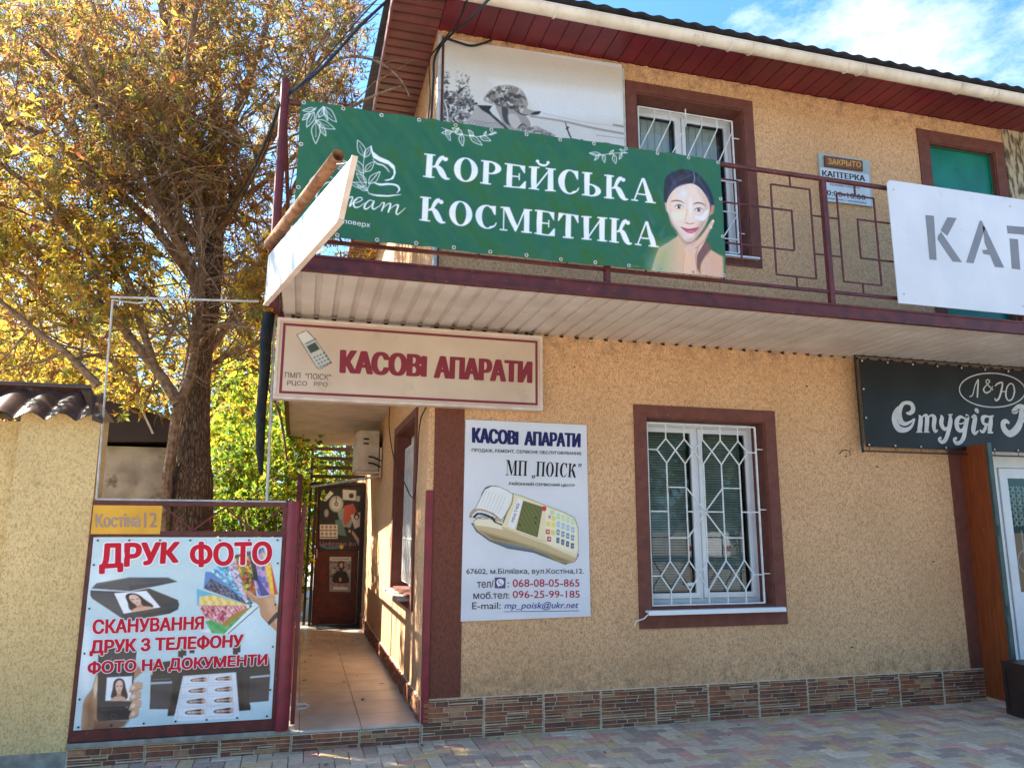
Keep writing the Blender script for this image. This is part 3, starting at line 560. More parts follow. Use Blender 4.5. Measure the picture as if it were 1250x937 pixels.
# stone-look plinth tiles
def plinth_tile(w_, h_, seed):
    rg = random.Random(seed); b = MB(); b.mi = 4; b.box(0, w_-.004, -.012, 0, 0, h_-.002); z = .006
    while z < h_-.015:
        rh = min(rg.uniform(.024, .042), h_-.006-z)
        if h_-.006-z-rh < .014: rh = h_-.006-z
        x = .004
        while x < w_-.012:
            L_ = rg.uniform(.07, .24)
            if w_-.008-x-L_ < .04: L_ = w_-.008-x
            split = rg.random() < .25 and rh > .030; parts_ = [(z, z+rh)] if not split else [(z, z+rh*.5-.002), (z+rh*.5+.002, z+rh)]
            for za, zb in parts_:
                b.mi = rg.choices((0, 1, 2, 3), (34, 26, 16, 24))[0]; pr_ = rg.uniform(.006, .014); sk = [rg.uniform(-.003, .003) for _ in range(6)]
                x0, x1, y = x+.004, x+L_-.003, -.012; c = .003; z0_, z1_ = za+.003, zb-.002
                n = len(b.v); F = [(x0+sk[0], z0_), (x1+sk[1], z0_+sk[4]*.5), (x1+sk[2], z1_), (x0+sk[3], z1_+sk[5]*.5)]
                b.v += [(p, y, q) for p, q in F]+[(x0+c+sk[0], y-pr_, z0_+c), (x1-c+sk[1], y-pr_*.8, z0_+c), (x1-c+sk[2], y-pr_*.9, z1_-c), (x0+c+sk[3], y-pr_, z1_-c)]
                b.f.append((n+4, n+5, n+6, n+7)); b.m.append(b.mi)
                for i in range(4): j = (i+1) % 4; b.f.append((n+i, n+j, n+4+j, n+4+i)); b.m.append(b.mi)
            x += L_
        z += rh
    return b
SM = [M['stoneA'], M['stoneB'], M['stoneC'], M['stoneD'], M['mortar']]
def place_tiles(x0, x1, w_, h_, z, parent, seed, y=0.0, n_var=4):
    vs = []; x = x0; k = 0
    while x < x1-.05:
        ww = min(w_, x1-x)
        if ww < w_-.01 or len(vs) < n_var:
            o = build_local(plinth_tile(ww, h_, seed+k), 'plinth_tile', SM, parent, (x, y, z))
            if ww >= w_-.01: vs.append(o)
        else: dup(vs[(k*3+1) % len(vs)], parent, Vector((x, y, z))-ORG[parent.name])
        x += w_; k += 1
place_tiles(.97, 6.36, .49, .305, 0, B, 10)
# side wall plinth
b = MB(); rgs = random.Random(4)
for k in range(16):
    y0 = .004+k*.49; b.mi = 4; b.box(.958, .97, y0, y0+.486, .136, .30)
    z = .14
    for r_ in range(5):
        y = y0+.004
        while y < y0+.46:
            l_ = min(rgs.uniform(.06, .18), y0+.482-y); b.mi = rgs.randrange(4); b.box(.947+rgs.uniform(-.003, .003), .958, y+.002, y+l_-.003, z+.002, z+.029); y += l_
        z += .031
b.build('side_plinth', SM, B)
BX0_ = -.25
# lower window -------------------------------------------------------
WM = (onY(844.9, 620, .2)[0]+onY(859.5, 620, .2)[0])/2
def pvc_window(o, yb, mull, parent, blindy=True, lowz=None, vertical=False):
    x0, x1, z0, z1 = o; t = .045
    wn = MB(); wn.slab('y', (x0, x1), (z0, z1), yb, yb+.07, [(x0+t, mull-.018, z0+t, z1-t), (mull+.018, x1-t, z0+t, z1-t)])
    W_ = wn.build('window', M['pvc'], parent, bevel=.004)
    for a0, a1, sash in ((x0+t, mull-.018, 1), (mull+.018, x1-t, 1)):
        s = MB(); s.slab('y', (a0+.002, a1-.002), (z0+t+.002, z1-t-.002), yb-.018, yb+.05, [(a0+.042, a1-.042, z0+t+.05, z1-t-.05)]); s.build('sash', M['pvc'], W_, bevel=.004)
        k_ = MB(); k_.slab('y', (a0+.0505, a1-.0505), (z0+t+.0505, z1-t-.0505), yb-.004, yb+.03, [(a0+.056, a1-.056, z0+t+.06, z1-t-.06)]); k_.build('gasket', M['black'], W_)
        MB().box(a0+.053, a1-.053, yb+.010, yb+.014, z0+t+.058, z1-t-.058).build('glass', M['glass'], W_)
        if vertical:
            bl = MB(); xx = a0+.04
            while xx < a1-.1: bl.face([(xx, yb+.052, z0+t+.06), (xx+.084, yb+.064, z0+t+.06), (xx+.084, yb+.064, z1-t-.02), (xx, yb+.052, z1-t-.02)]); xx += .078
            bl.build('blind', M['pvc'], W_)
        elif blindy:
            bl = MB(); z = z0+t+.02 if lowz is None else lowz
            while z < z1-t-.02:
                bl.face([(a0+.03, yb+.10, z), (a1-.03, yb+.10, z), (a1-.03, yb+.112, z+.019), (a0+.03, yb+.112, z+.019)]); z += .0235
            bl.build('blind', M['blind'], W_)
    return W_
W1 = pvc_window((2.933, 4.117, .945, 2.573), .20, WM, B)
MB().box(3.36, 3.42, .165, .18, 1.1, 1.13).build('window_handle', M['pvc'], W1)
b = MB(); b.box(2.86, 4.19, -.075, .195, .905, .922).box(2.86, 4.19, -.079, -.0755, .885, .922); b.build('window_sill', M['pvc'], B)
MB().tube([(2.87, -.06, .9), (2.83, -.05, .86), (2.77, -.02, .835), (2.755, -.015, .80)], .006, 6).build('window_cable', M['whitem'], B)
for k_, (hx, hz) in enumerate(((5.0, 2.29), (5.35, 2.2), (4.62, 2.95), (2.25, 3.0), (5.9, 1.3), (4.9, .55))): MB().tube([(hx, 0, hz), (hx, -.018, hz-.002)], .006, 6).build('nail', M['black'], B)
MB().tube([(4.93, -.002, 2.31), (4.96, -.02, 2.345), (5.0, -.022, 2.35), (5.04, -.02, 2.335), (5.05, -.018, 2.30)], .004, 5).build('bent_hook', M['black'], B)
b = MB(); k = 0
while BX0_+.03+.14*k < 9.5:
    xq = BX0_+.03+.14*k; b.prism([(xq+.092, 3.272), (xq+.131, 3.272), (xq+.128, 3.262-.006*(k % 3)), (xq+.10, 3.258)], 'y', -.012, -.0035); k += 1
tag(b.build('rib_gap_shade', M['dark'], B), kind='stuff')  # solid dark wedges stand in for the shade in the panel rib gaps
# grille: coordinates a in 0..6 across, c in 0..1 from top to bottom
def grille(x0, x1, z0, z1, y, segs, prongs, parent, r=.0052):
    G = lambda a, c: (x0+(x1-x0)*a/6, y, z1-(z1-z0)*c)
    b = MB(); b.bar(G(0, 0), G(6, 0), .012).bar(G(0, 1), G(6, 1), .012); b.bar((x0, y, z0), (x0, y, z1), .014).bar((x1, y, z0), (x1, y, z1), .014)
    for i, (p, q) in enumerate(segs): P1 = Vector(G(*p)); P2 = Vector(G(*q)); o_ = Vector((0, (i % 3)*.0012-.001, 0)); b.bar(P1+o_, P2+o_, 2*r)
    for side, c in prongs:
        z = z1-(z1-z0)*c; xx = x1 if side else x0; b.bar((xx, y, z), (xx+(.075 if side else -.05), y, z), .009)
    return b.build('window_grille', M['whitem'], parent)
sg = []
for k in range(1, 6):
    sg += [((k, 0), (k, .085)), ((k, .085), (k-.5, .15)), ((k, .085), (k+.5, .15)), ((k-.5, .15), (k, .225)), ((k+.5, .15), (k, .225)),
           ((k, .225), (k, .765)), ((k, .765), (k-.5, .845)), ((k, .765), (k+.5, .845)), ((k-.5, .845), (k, .925)), ((k+.5, .845), (k, .925)), ((k, .925), (k, 1))]
sg += [((0, .15), (.5, .15)), ((5.5, .15), (6, .15)), ((0, .845), (.5, .845)), ((5.5, .845), (6, .845)), ((0, .495), (1, .495)), ((5, .495), (6, .495)), ((2, .495), (4, .495)),
       ((1, .36), (2, .36)), ((4, .36), (5, .36)), ((1, .64), (2, .64)), ((4, .64), (5, .64)), ((3, .495), (2, .36)), ((3, .495), (4, .36)), ((3, .495), (2, .64)), ((3, .495), (4, .64))]
grille(2.945, 4.045, .955, 2.535, .03, sg, [(1, .13), (1, .48), (1, .84), (0, .13), (0, .48), (0, .84)], B)
# upper window
W2 = pvc_window((2.933, 4.087, 4.203, 5.762), .22, 3.50, B, vertical=True)
sg = []
for k in range(1, 6):
    sg += [((k, 0), (k, .08)), ((k, .08), (k-1, .33)), ((k-1, .33), (k-1, .45)), ((k, .55), (k, .72)), ((k, .72), (k-1, .9)), ((k, .72), (k, 1))]
sg += [((6, .08), (5, .33)), ((5, .33), (5, .5)), ((0, .42), (1, .42)), ((1, .36), (1, .42)), ((2, .42), (3, .42)), ((4, .42), (5, .42)), ((5, .47), (6, .47)), ((5, .7), (6, .7)), ((3, -.04), (3, 0)), ((5, .9), (6, .72)), ((5, .9), (6, .9))]
grille(2.965, 4.0, 4.25, 5.66, .05, sg, [(1, .13), (1, .45), (1, .85)], B)
b = MB(); b.box(2.88, 4.16, -.06, .215, 4.172, 4.188); b.build('window_sill', M['pvc'], B)
# green upstairs door
b = MB(); b.box(6.43, 7.265, .055, .10, 3.37, 5.74); b.mi = 0
for z in (3.9, 5.2): b.tube([(7.27, .05, z), (7.27, .05, z+.12)], .012, 6)
DG = b.build('green_door', M['green'], B, bevel=.006)
b = MB(); b.slab('y', (6.407, 7.283), (3.365, 5.752), .05, .11, [(6.427, 7.268, 3.365, 5.742)]); b.build('door_frame', M['green'], DG)
# bark-like rough panel at the right
brk = mat('lichen_plaster', '#b8a888', '#5e5140', rough=1, scale=9, detail=9, bump=1, bscale=14, stretch=(2.5, 1, .8), contrast=(.42, .56))
MB().box(7.44, 8.5, -.02, 0, 3.38, 6.09).build('rough_plaster_panel', brk, B)
# studio doorway: leaf ajar, white door
b = MB(); b.prism([(6.356, -.0), (6.334, -.33), (6.354, -.335), (6.378, -.003)], 'z', .05, 2.42); LF = b.build('steel_door_leaf', M['orange'], B, bevel=.003)
b = MB(); b.prism([(6.329, -.331), (6.325, -.365), (6.372, -.368), (6.376, -.334)], 'z', .045, 2.425); b.build('leaf_edge', M['teal'], LF, bevel=.003)
for zz in (.82, 1.55): MB().tube([(6.345, -.372, zz), (6.345, -.372, zz+.09)], .012, 8).build('hinge', M['teal'], LF)
MB().box(6.3395, 6.3415, -.2, -.196, 1.6, 1.604).build('screw_head', M['whitem'], LF)
b = MB(); b.slab('y', (6.36, 8.3), (.02, 2.42), .15, .22, [(6.98, 7.75, .1, 2.24)]); WD = b.build('entrance_door', M['pvc'], B, bevel=.004)
b = MB(); b.slab('y', (6.985, 7.745), (.105, 2.235), .135, .2, [(7.09, 7.40, .98, 2.13)]); b.build('door_leaf', M['pvc'], WD, bevel=.004)
MB().box(7.085, 7.405, .165, .17, .975, 2.135).build('door_glass', M['glass'], WD)
b = MB()   # ornamental lattice behind the glass
for k in range(6):
    z = 2.05-k*.07
    for j in range(4): b.bar((7.1+j*.075, .19, z), (7.15+j*.075, .19, z-.06), .012); b.bar((7.15+j*.075, .192, z), (7.1+j*.075, .192, z-.06), .012)
b.tube([(7.25+.09*math.cos(t), .19, 1.28+.11*math.sin(t)) for t in np.linspace(0, 2*math.pi, 24)], .006, 5, cap=False)
b.bar((7.25, .19, 1.15), (7.25, .19, 1.6), .01)
b.build('door_lattice', M['galv'], WD)
MB().box(6.37, 8.29, .7, .72, .03, 2.4).build('doorway_backing', M['dark'], B)
# side wall window
b = MB(); b.slab('x', (.60, 2.30), (.90, 2.68), .952, .97, [(.70, 2.2, .99, 2.6)])
b.box(.971, 1.15, .70, .712, .99, 2.6).box(.971, 1.15, 2.188, 2.2, .99, 2.6).box(.971, 1.15, .712, 2.188, 2.588, 2.6).box(.971, 1.15, .712, 2.188, .99, 1.002)
b.build('window_surround', M['brown'], B)
b = MB(); b.slab('x', (.715, 2.185), (1.005, 2.585), 1.13, 1.19, [(.79, 1.43, 1.08, 2.51), (1.49, 2.11, 1.08, 2.51)]); W3 = b.build('window', M['pvc'], B, bevel=.004)
for q in ((.785, 1.435), (1.485, 2.115)): MB().box(1.155, 1.16, q[0], q[1], 1.075, 2.515).build('glass', M['glass'], W3)
b = MB()
for k in range(11):
    y = 1.0+k*.095; b.bar((1.04, y, 1.07), (1.04, y, 2.43), .01)
for z in (1.07, 1.5, 1.95, 2.43): b.bar((1.045, 1.0, z), (1.045, 1.95, z), .01)
for k in range(5):
    y = 1.0+k*.19; b.bar((1.038, y, 2.0), (1.038, y+.19, 2.4), .009); b.bar((1.036, y+.19, 1.1), (1.036, y, 1.5), .009)
b.build('window_grille', M['whitem'], W3)
b = MB()
for k in range(7): b.box(.86, 1.1, .78+k*.2, .78+k*.2+.185, .966, .985)
b.build('window_sill', M['ceram'], W3)
# crimson corner tube
MB().box(.963, 1.02, -.02, .03, .13, 1.90).build('corner_guard', M['maroonb'], B, bevel=.004)

# balcony -------------------------------------------------------------
BX0 = -.25
MB().box(BX0+.02, XR, -1.165, 0.0, 3.306, 3.365).build('balcony_slab', M['slabtile'], B)
pw = .14; prof = [(0, .0), (.088, .0), (.091, .018), (.132, .018), (.136, .0), (.14, .0)]
def panel_poly(x): return [(x+p, 3.272+q) for p, q in prof]+[(x+.14, 3.304), (x, 3.304)]
x = BX0+.03; p0 = None
while x < 9.6:
    if p0 is None:
        bb = MB().prism(panel_poly(x), 'y', -1.17, -.003); p0 = bb.build('soffit_panel', M['soffit'], B, loc=(x, 0, 3.272)); x_first = x
    else: dup(p0, B, Vector((x, 0, 3.272))-ORG[B.name])
    x += pw
b = MB(); b.box(BX0, XR, -1.212, -1.172, 3.262, 3.372); b.box(BX0, XR, -1.222, -1.2125, 3.262, 3.276).box(BX0, XR, -1.222, -1.2125, 3.358, 3.372); b.build('balcony_beam', M['maroond'], B)
MB().box(BX0-.045, BX0-.002, -1.21, -.05, 3.262, 3.372).build('balcony_side_beam', M['maroond'], B)
# passage canopy sloping to the rear
b = MB(); n_ = 58
for k in range(n_):
    y0 = .0+k*.1; z0 = 3.26-y0*.0705; 
    b.prism([(y0+.002, z0), (y0+.07, z0-.005), (y0+.075, z0+.006), (y0+.1, z0-.001), (y0+.1, z0+.05), (y0+.002, z0+.05)], 'x', -.22, .965)
b.build('passage_canopy', M['soffit'], B)
MB().bar((-.24, .0, 3.27), (-.24, 5.8, 2.86), .05, .08).build('canopy_edge', M['maroond'], B)
# balcony side planks seen through the gap under the banner
plank = mat('varnished_plank', '#c59a5a', '#8e6233', rough=.5, scale=6, stretch=(1, 1, 9))
# railing ----------------------------------------------------------------
RY = -1.19
b = MB()
def rp(px, py): q = onY(px, py, RY); return (q[0], RY, q[2])
b.tube([(BX0+.02, RY, 4.455), (9.5, RY, 4.455)], .021, 8)
b.build('railing_top_rail', M['maroond'], B)
MB().bar((BX0+.02, RY, 3.478), (9.5, RY, 3.478), .024).build('railing_bottom_rail', M['maroond'], B)
for xx in (2.08, 4.02, 5.96, 7.9): MB().bar((xx, RY+.002, 3.373), (xx, RY+.002, 4.435), .042).build('railing_post', M['maroond'], B)
zr = Zm(880, 190, 4.932)
def rw(x, y): q = rp(*zr(x, y)); return Vector(q)
# one panel of ornament between posts: from measured points, mirrored either side of the posts
xa = (rw(300, 175)[0]+rw(335, 715)[0])/2; xb = (rw(535, 205)[0]+rw(575, 738)[0])/2; zt = rw(415, 188)[2]; zb = rw(450, 728)[2]
xs_ = (rw(425, 330)[0]+rw(445, 570)[0])/2; z1_ = rw(425, 330)[2]; z2_ = rw(445, 570)[2]; xL = (rw(210, 158)[0]+rw(243, 705)[0])/2
DX0 = 4.02-xb; DX1 = 4.02-xa; DS = 4.02-xs_; DL = 4.02-xL
for px_ in (2.08, 4.02, 5.96, 7.9):
    for sgn in (-1, 1):
        b = MB(); X = lambda d: px_+sgn*d
        t = .0115; y1, y2 = RY+.001, RY-.001
        b.bar((X(DX0), y1, zt), (X(DX0), y1, zb), t); b.bar((X(DX1), y1, zt), (X(DX1), y1, zb), t); b.bar((X(DX0), y2, zt), (X(DX1), y2, zt), t); b.bar((X(DX0), y2, zb), (X(DX1), y2, zb), t)
        m_ = (DX0+DX1)/2; b.bar((X(m_), y1, zt), (X(m_), y1, 4.44), t); b.bar((X(m_), y1, zb), (X(m_), y1, 3.48), t)
        b.bar((X(DS), y1, z1_), (X(DS), y1, z2_), t)
        b.bar((X(DS), RY+.004, z1_), (X(.97), RY+.004, z1_), t); b.bar((X(DS), RY+.004, z2_), (X(.97), RY+.004, z2_), t)
        b.bar((X(0.02), RY, z1_-.02), (X(DX0), RY, z1_-.02), t); b.bar((X(0.02), RY, z2_-.01), (X(DX0), RY, z2_-.01), t)
        b.build('railing_ornament', M['maroond'], B)
    b = MB(); X = lambda d: px_+d
    xm0, xm1 = X(-.97-.17), X(-.97+.17); b.bar((xm0, RY+.002, 4.33), (xm0, RY+.002, 3.62), .0115); b.bar((xm1, RY+.002, 4.33), (xm1, RY+.002, 3.62), .0115); b.bar((xm0, RY, 4.33), (xm1, RY, 4.33), .0115); b.bar((xm0, RY, 3.62), (xm1, RY, 3.62), .0115); b.bar(((xm0+xm1)/2, RY, 3.62), ((xm0+xm1)/2, RY, 3.48), .0115)
    b.build('railing_ornament', M['maroond'], B)
# tall corner posts carrying the left end of the banner
MB().tube([(-.262, -1.19, 3.0), (-.262, -1.19, 4.62)], .030, 10).build('corner_post', M['maroon'], B)
# left balcony rail, seen edge on
for z in (3.5, 4.44): MB().bar((-.262, -1.17, z), (-.262, 5.6, z-.35*(z < 4)), .03).build('side_rail', M['maroond'], B)

# eave, gutter and roof ------------------------------------------------
EX0, EY0 = .54, -.5
lm = None; x = .972
while x < XR+.4:
    b = MB().prism([(x+.002, 6.072), (x+.004, 6.068), (x+.150, 6.068), (x+.156, 6.074), (x+.16, 6.074), (x+.16, 6.09), (x+.002, 6.09)], 'y', EY0, -.002) if lm is None else None
    if b: lm = b.build('eave_board', M['eave'], B, loc=(x, 0, 6.07)); 
    else: dup(lm, B, Vector((x, 0, 6.07))-ORG[B.name])
    x += .16
lm = None; y = -.5
while y < 8.4:
    if lm is None:
        b = MB(); b.prism([(y+.002, 6.064), (y+.075, 6.064), (y+.08, 6.078), (y+.105, 6.078), (y+.11, 6.064), (y+.124, 6.064), (y+.124, 6.092), (y+.002, 6.092)], 'x', EX0, .968); lm = b.build('gable_board', M['gable'], B, loc=(.7, y, 6.07))
    else: dup(lm, B, Vector((.7, y, 6.07))-ORG[B.name])
    y += .125
b = MB(); b.box(EX0-.02, EX0, EY0-.02, 8.4, 6.05, 6.17); b.box(EX0, XR+.4, EY0-.02, EY0, 6.062, 6.165); b.build('fascia', M['eave'], B)
# beads of mounting foam where the boards meet the stucco
b = MB(); rgf = random.Random(8); x = 1.0
while x < 10:
    l_ = rgf.uniform(.05, .12); b.tube([(x, -.004, 6.062), (x+l_*.5, -.012-rgf.random()*.008, 6.054-rgf.random()*.008), (x+l_, -.004, 6.062)], [.004, rgf.uniform(.008, .014), .004], 6); x += l_+rgf.uniform(0, .03)
b.build('foam_seam', M['ochre'], B)
b = MB(); gy, gz, gr = -.575, 6.055, .068
arc = [(gy+gr*math.cos(t), gz+gr*math.sin(t)) for t in np.linspace(math.pi, 2*math.pi, 13)]; inn = [(gy+(gr-.006)*math.cos(t), gz+(gr-.006)*math.sin(t)) for t in np.linspace(2*math.pi, math.pi, 13)]
b.prism(arc+inn, 'x', EX0+.05, XR+.4); b.tube([(EX0+.05, gy-gr, gz), (XR+.4, gy-gr, gz)], .008, 6)
b.build('gutter', M['gutter'], B, smooth=True)
for xx in (1.9, 3.32, 3.62, 3.84, 4.9, 5.05, 6.25, 6.65, 6.72, 7.9):
    MB().tube([(xx, gy+(gr+.006)*math.cos(t), gz+(gr+.006)*math.sin(t)) for t in np.linspace(math.pi, 2*math.pi, 12)], .007, 6).build('gutter_bracket', M['gutter'], B, smooth=True)
# corrugated roof
b = MB(); nx = 460; ny = 6; X0, X1 = EX0-.06, XR+.5; Y0, Y1 = -.63, 8.6
for side in (0, .007):
    base = len(b.v)
    for j in range(ny+1):
        for i in range(nx+1):
            x = X0+(X1-X0)*i/nx; y = Y0+(Y1-Y0)*j/ny; b.v.append((x, y, 6.140+side+(y-Y0)*.22+.010*math.sin(2*math.pi*x/.178)))
    for j in range(ny):
        for i in range(nx): a = base+j*(nx+1)+i; b.f.append((a, a+1, a+nx+2, a+nx+1)); b.m.append(0)
b.build('roof', M['roof'], B, smooth=True)

# cables -------------------------------------------------------------
def cable(nm, lab, pts, r, parent=None, m=M['black'], grp=None, cat='cable'):
    q = [Vector(p) for p in catmull([tuple(p) for p in pts], 6)]; o = MB().tube(q, r, 6).build(nm, m, parent, smooth=True)
    if not parent: tag(o, lab, cat, grp or ('cables at the roof corner' if cat == 'cable' else None))
    return o
P_ = lambda px, py, Y: tuple(onY(px, py, Y))
cable('cable', 'thick black cable looping from the roof corner past the eave down to the green banner', [P_(600, -4, -.62), P_(575, 22, -.56), P_(545, 48, -.1), P_(531, 70, -.06), P_(529, 100, -.05), P_(526, 152, -.04)], .012)
cable('cable', 'thin black cable crossing in front of the gutter at its left end', [P_(572, -4, -.66), P_(560, 25, -.4), P_(534, 58, -.06), P_(524, 75, .0), P_(525, 120, -.03), P_(522, 150, .0)], .007)
cable('cable', 'black cable sagging along the top of the soldier poster under the eave', [P_(545, 47, -.05), P_(560, 52, -.06), P_(575, 56, -.06), P_(590, 53, -.06), P_(600, 49, -.05)], .011)
cable('cable', 'long black cable swinging from the roof corner past the banner post into the tree', [P_(480, -6, -.3), P_(440, 32, -.6), P_(392, 84, -.9), P_(346, 122, -1.2), P_(330, 160, -.9), P_(305, 215, .2), P_(270, 270, 1.5)], .012)
cable('cable', 'second thin black cable running beside the long one at the roof corner', [P_(466, -6, -.3), P_(436, 26, -.6), P_(388, 82, -.9), P_(345, 128, -1.2), P_(322, 190, -.4), P_(286, 262, 1.2)], .006)
MB().tube([(.985, -.035, 6.0), (.985, -.03, 4.4), (.985, -.03, 3.38)], .02, 8).build('cable_conduit', M['galv'], B)
MB().box(.992, 1.02, -.03, -.002, 3.38, 6.0).build('corner_trim', M['maroond'], B)
cable('wall_cable', 'brown cable hanging in a loop on the passage wall beside the barred side window', [onX(476, 496, .94), onX(475, 522, .94), onX(481, 560, .94), onX(492, 585, .94), onX(503, 607, .93), onX(508, 590, .93), onX(512, 520, .94), onX(520, 497, .94)], .006)
# ------------------------------------------------------------------ passage floor, kerb and gate
PS = MB().box(-1.46, .968, .0, 6.9, -.04, .118).build('passage_base', M['conc']); tag(PS, kind='structure')
tm = None; rgt = random.Random(5)
for ix in range(3):
    x0 = .968-.45*(ix+1); w_ = .45
    for iy in range(15):
        y0 = -.018+iy*.43
        if ix == 2: w_ = .45
        if tm is None:
            b = MB().box(-.223, .223, -.2125, .2125, -.016, 0); tm = build_local(b, 'floor_tile', M['tile'], PS, (x0+.225, y0+.215, .136)); o = tm; bv = o.modifiers.new('bevel', 'BEVEL'); bv.width = .002
        else: o = dup(tm, PS, Vector((x0+.225, y0+.215, .136+rgt.uniform(-.001, .001))))
        o.rotation_euler = (rgt.uniform(-.002, .002), rgt.uniform(-.002, .002), 0)
b = MB(); rgl = random.Random(2)
for k in range(34):
    x, y = (rgl.uniform(.1, .8), rgl.gauss(5.0, .5)) if k < 20 else (rgl.uniform(.1, .9), rgl.uniform(.5, 6)); leafmesh(b, x, min(y, 6), .137, rgl.uniform(.02, .045), rgl.uniform(0, 6))
for k in range(16): leafmesh(b, rgl.uniform(-.4, 6), rgl.uniform(-.7, -.05), .003, rgl.uniform(.012, .03), rgl.uniform(0, 6))
tag(b.build('fallen_leaves', M['leafdry']), kind='stuff')
place_tiles(-1.455, .966, .49, .128, -.012, PS, 40)
MB().box(-1.46, -.0, -.03, .06, .117, .152).build('kerb_cap', M['conc'], PS, bevel=.006)
MB().box(.30, .93, 5.75, 6.15, .137, .152).build('door_mat', M['black'], PS)
yard = MB().face([(-9, .3, .1), (-.1, .3, .1), (-.1, 30, .1), (-9, 30, .1)]).build('yard_soil', M['soil']); tag(yard, kind='structure')

GT = thing('gate', 'maroon steel gate panel framing the printing poster, with a cross-braced strip along its top', 'gate', (-.78, 0, .15))
b = MB(); b.slab('y', (-1.455, -.10), (.158, 1.79), -.02, .02, [(-1.415, -.14, .235, 1.535), (-1.415, -.14, 1.575, 1.755)]); b.build('gate_frame', M['maroond'], GT, bevel=.003)
b = MB(); xs = np.linspace(-.98, -.14, 5); zz = [1.58, 1.75]
for k in range(4): b.bar((xs[k], .002, zz[(k+1) % 2]), (xs[k+1], .002, zz[k % 2]), .012)
b.build('cross_brace', M['maroon'], GT)
MB().bar((-1.44, -.0, 1.80), (-.12, -.0, 1.797), .012).build('top_strip', M['galv'], GT)
MB().box(-1.41, -.145, -.004, .0, .24, 1.53).build('backing_sheet', M['maroond'], GT)
GP = MB().tube([(-.06, -.01, .152), (-.06, -.01, 1.80)], .052, 14).build('gate_post', M['maroonb'], smooth=True); tag(GP, 'round crimson steel post at the mouth of the passage', 'gate post')
# open gate leaf standing along the left of the passage
OG = thing('open_gate_leaf', 'crimson gate leaf folded back along the left side of the passage', 'gate', (.015, 1, .15))
b = MB(); b.slab('x', (.06, 1.25), (.17, 1.78), .0, .032, [(.10, 1.21, .21, 1.74)]); b.build('leaf_frame', M['maroonb'], OG, bevel=.003)
for k in range(6): MB().bar((.016, .2+k*.18, 1.18), (.016, .2+k*.18, 1.75), .014).build('bar', M['maroonb'], OG)
MB().box(.008, .024, .10, 1.21, .2, 1.18).build('lower_sheet', M['maroonb'], OG)
MB().tube([(.045, .1, .27), (.10, .1, .27), (.13, .1, .285), (.10, .1, .30), (.045, .1, .30)], .008, 6).build('latch', M['galv'], OG)
FS = thing('passage_fence', 'dark maroon slotted fence along the left of the passage up to the rear door', 'fence', (-.02, 3, .15))
MB().box(-.045, -.02, 1.32, 5.95, .17, 1.22).build('fence_panel', M['maroond'], FS)
MB().box(-.046, -.019, 3.9, 5.95, 1.221, 1.85).build('sun_block_panel', M['maroond'], FS)  # solid stretch added to keep sun off the rear of the passage wall
MB().bar((-.032, 1.34, 1.84), (-.032, 3.9, 1.84), .03).build('top_rail', M['maroond'], FS)
for k in range(7):
    y_ = 1.42+k*.36; MB().tube([(-.032, y_, 1.22), (-.032, y_-.04, 1.40), (-.032, y_+.05, 1.62), (-.032, y_, 1.83)], .008, 6).build('scroll_bar', M['maroond'], FS)
for y in (1.32, 2.9, 4.4, 5.93): MB().bar((-.03, y, .15), (-.03, y, 2.1), .045).build('fence_post', M['maroon'], FS)
# rear door, transom louvre and frame
RD = thing('rear_door', 'dark maroon door at the far end of the passage with two posters on it', 'door', (.62, 6.3, .15))
b = MB(); b.slab('y', (.18, .968), (.137, 2.30), 6.2, 6.3, [(.225, .90, .145, 2.26)]); b.build('door_frame', M['choc'], RD)
b = MB(); b.box(.23, .895, 6.24, 6.28, .15, 2.255); b.slab('y', (.24, .885), (.17, 1.2), 6.228, 6.2395, [(.285, .84, .23, 1.16)]); b.build('door_leaf', M['maroond'], RD)
MB().tube([(.26, 6.2, 1.15), (.26, 6.19, 1.28)], .01, 6).build('handle', M['galv'], RD)
LV = thing('louvre_screen', 'dark horizontal slats above the rear door with leaves showing through', 'screen', (.5, 6.35, 2.3))
for z in (2.38, 2.52, 2.67, 2.82): MB().box(.14, .962, 6.32, 6.36, z, z+.055).build('slat', M['choc'], LV)
MB().box(.10, .14, 6.32, 6.36, .137, 2.95).build('stile', M['choc'], LV)
MB().box(.14, .962, 6.325, 6.355, 2.25, 2.32).build('rail', M['choc'], LV)
pl = MB().tube([(.12, 5.2, 2.18), (.94, 3.7, 2.255)], .016, 8).build('pale_pipe', M['galv']); tag(pl, 'pale pipe slung from the air conditioner bracket across the top of the rear door', 'pipe')
# air conditioner
AC = thing('air_conditioner', 'dirty cream outdoor air conditioner unit hung high on the passage wall', 'air conditioner', (.8, 3.9, 2.3))
MB().box(.655, .925, 3.72, 4.5, 2.32, 2.84).build('casing', M['acm'], AC, bevel=.012)
MB().box(.640, .655, 3.735, 4.485, 2.335, 2.825).build('front_grille', M['cream_al'], AC, bevel=.004)
b = MB()
for z in (2.72, 2.66): b.box(.72, .79, 3.714, 3.72, z, z+.02)
b.build('vent', M['dark'], AC)
for xz in ((.80, 2.50), (.80, 2.42)): MB().tube([(xz[0], 3.72, xz[1]), (xz[0], 3.69, xz[1]), (xz[0]+.05, 3.66, xz[1]-.01), (.95, 3.70, xz[1]-.05)], .012, 6).build('hose', M['black'], AC)
b = MB(); b.box(.64, .955, 3.70, 3.735, 2.285, 2.315).box(.935, .957, 3.69, 3.745, 2.24, 2.62); b.build('bracket', M['cream_al'], AC)

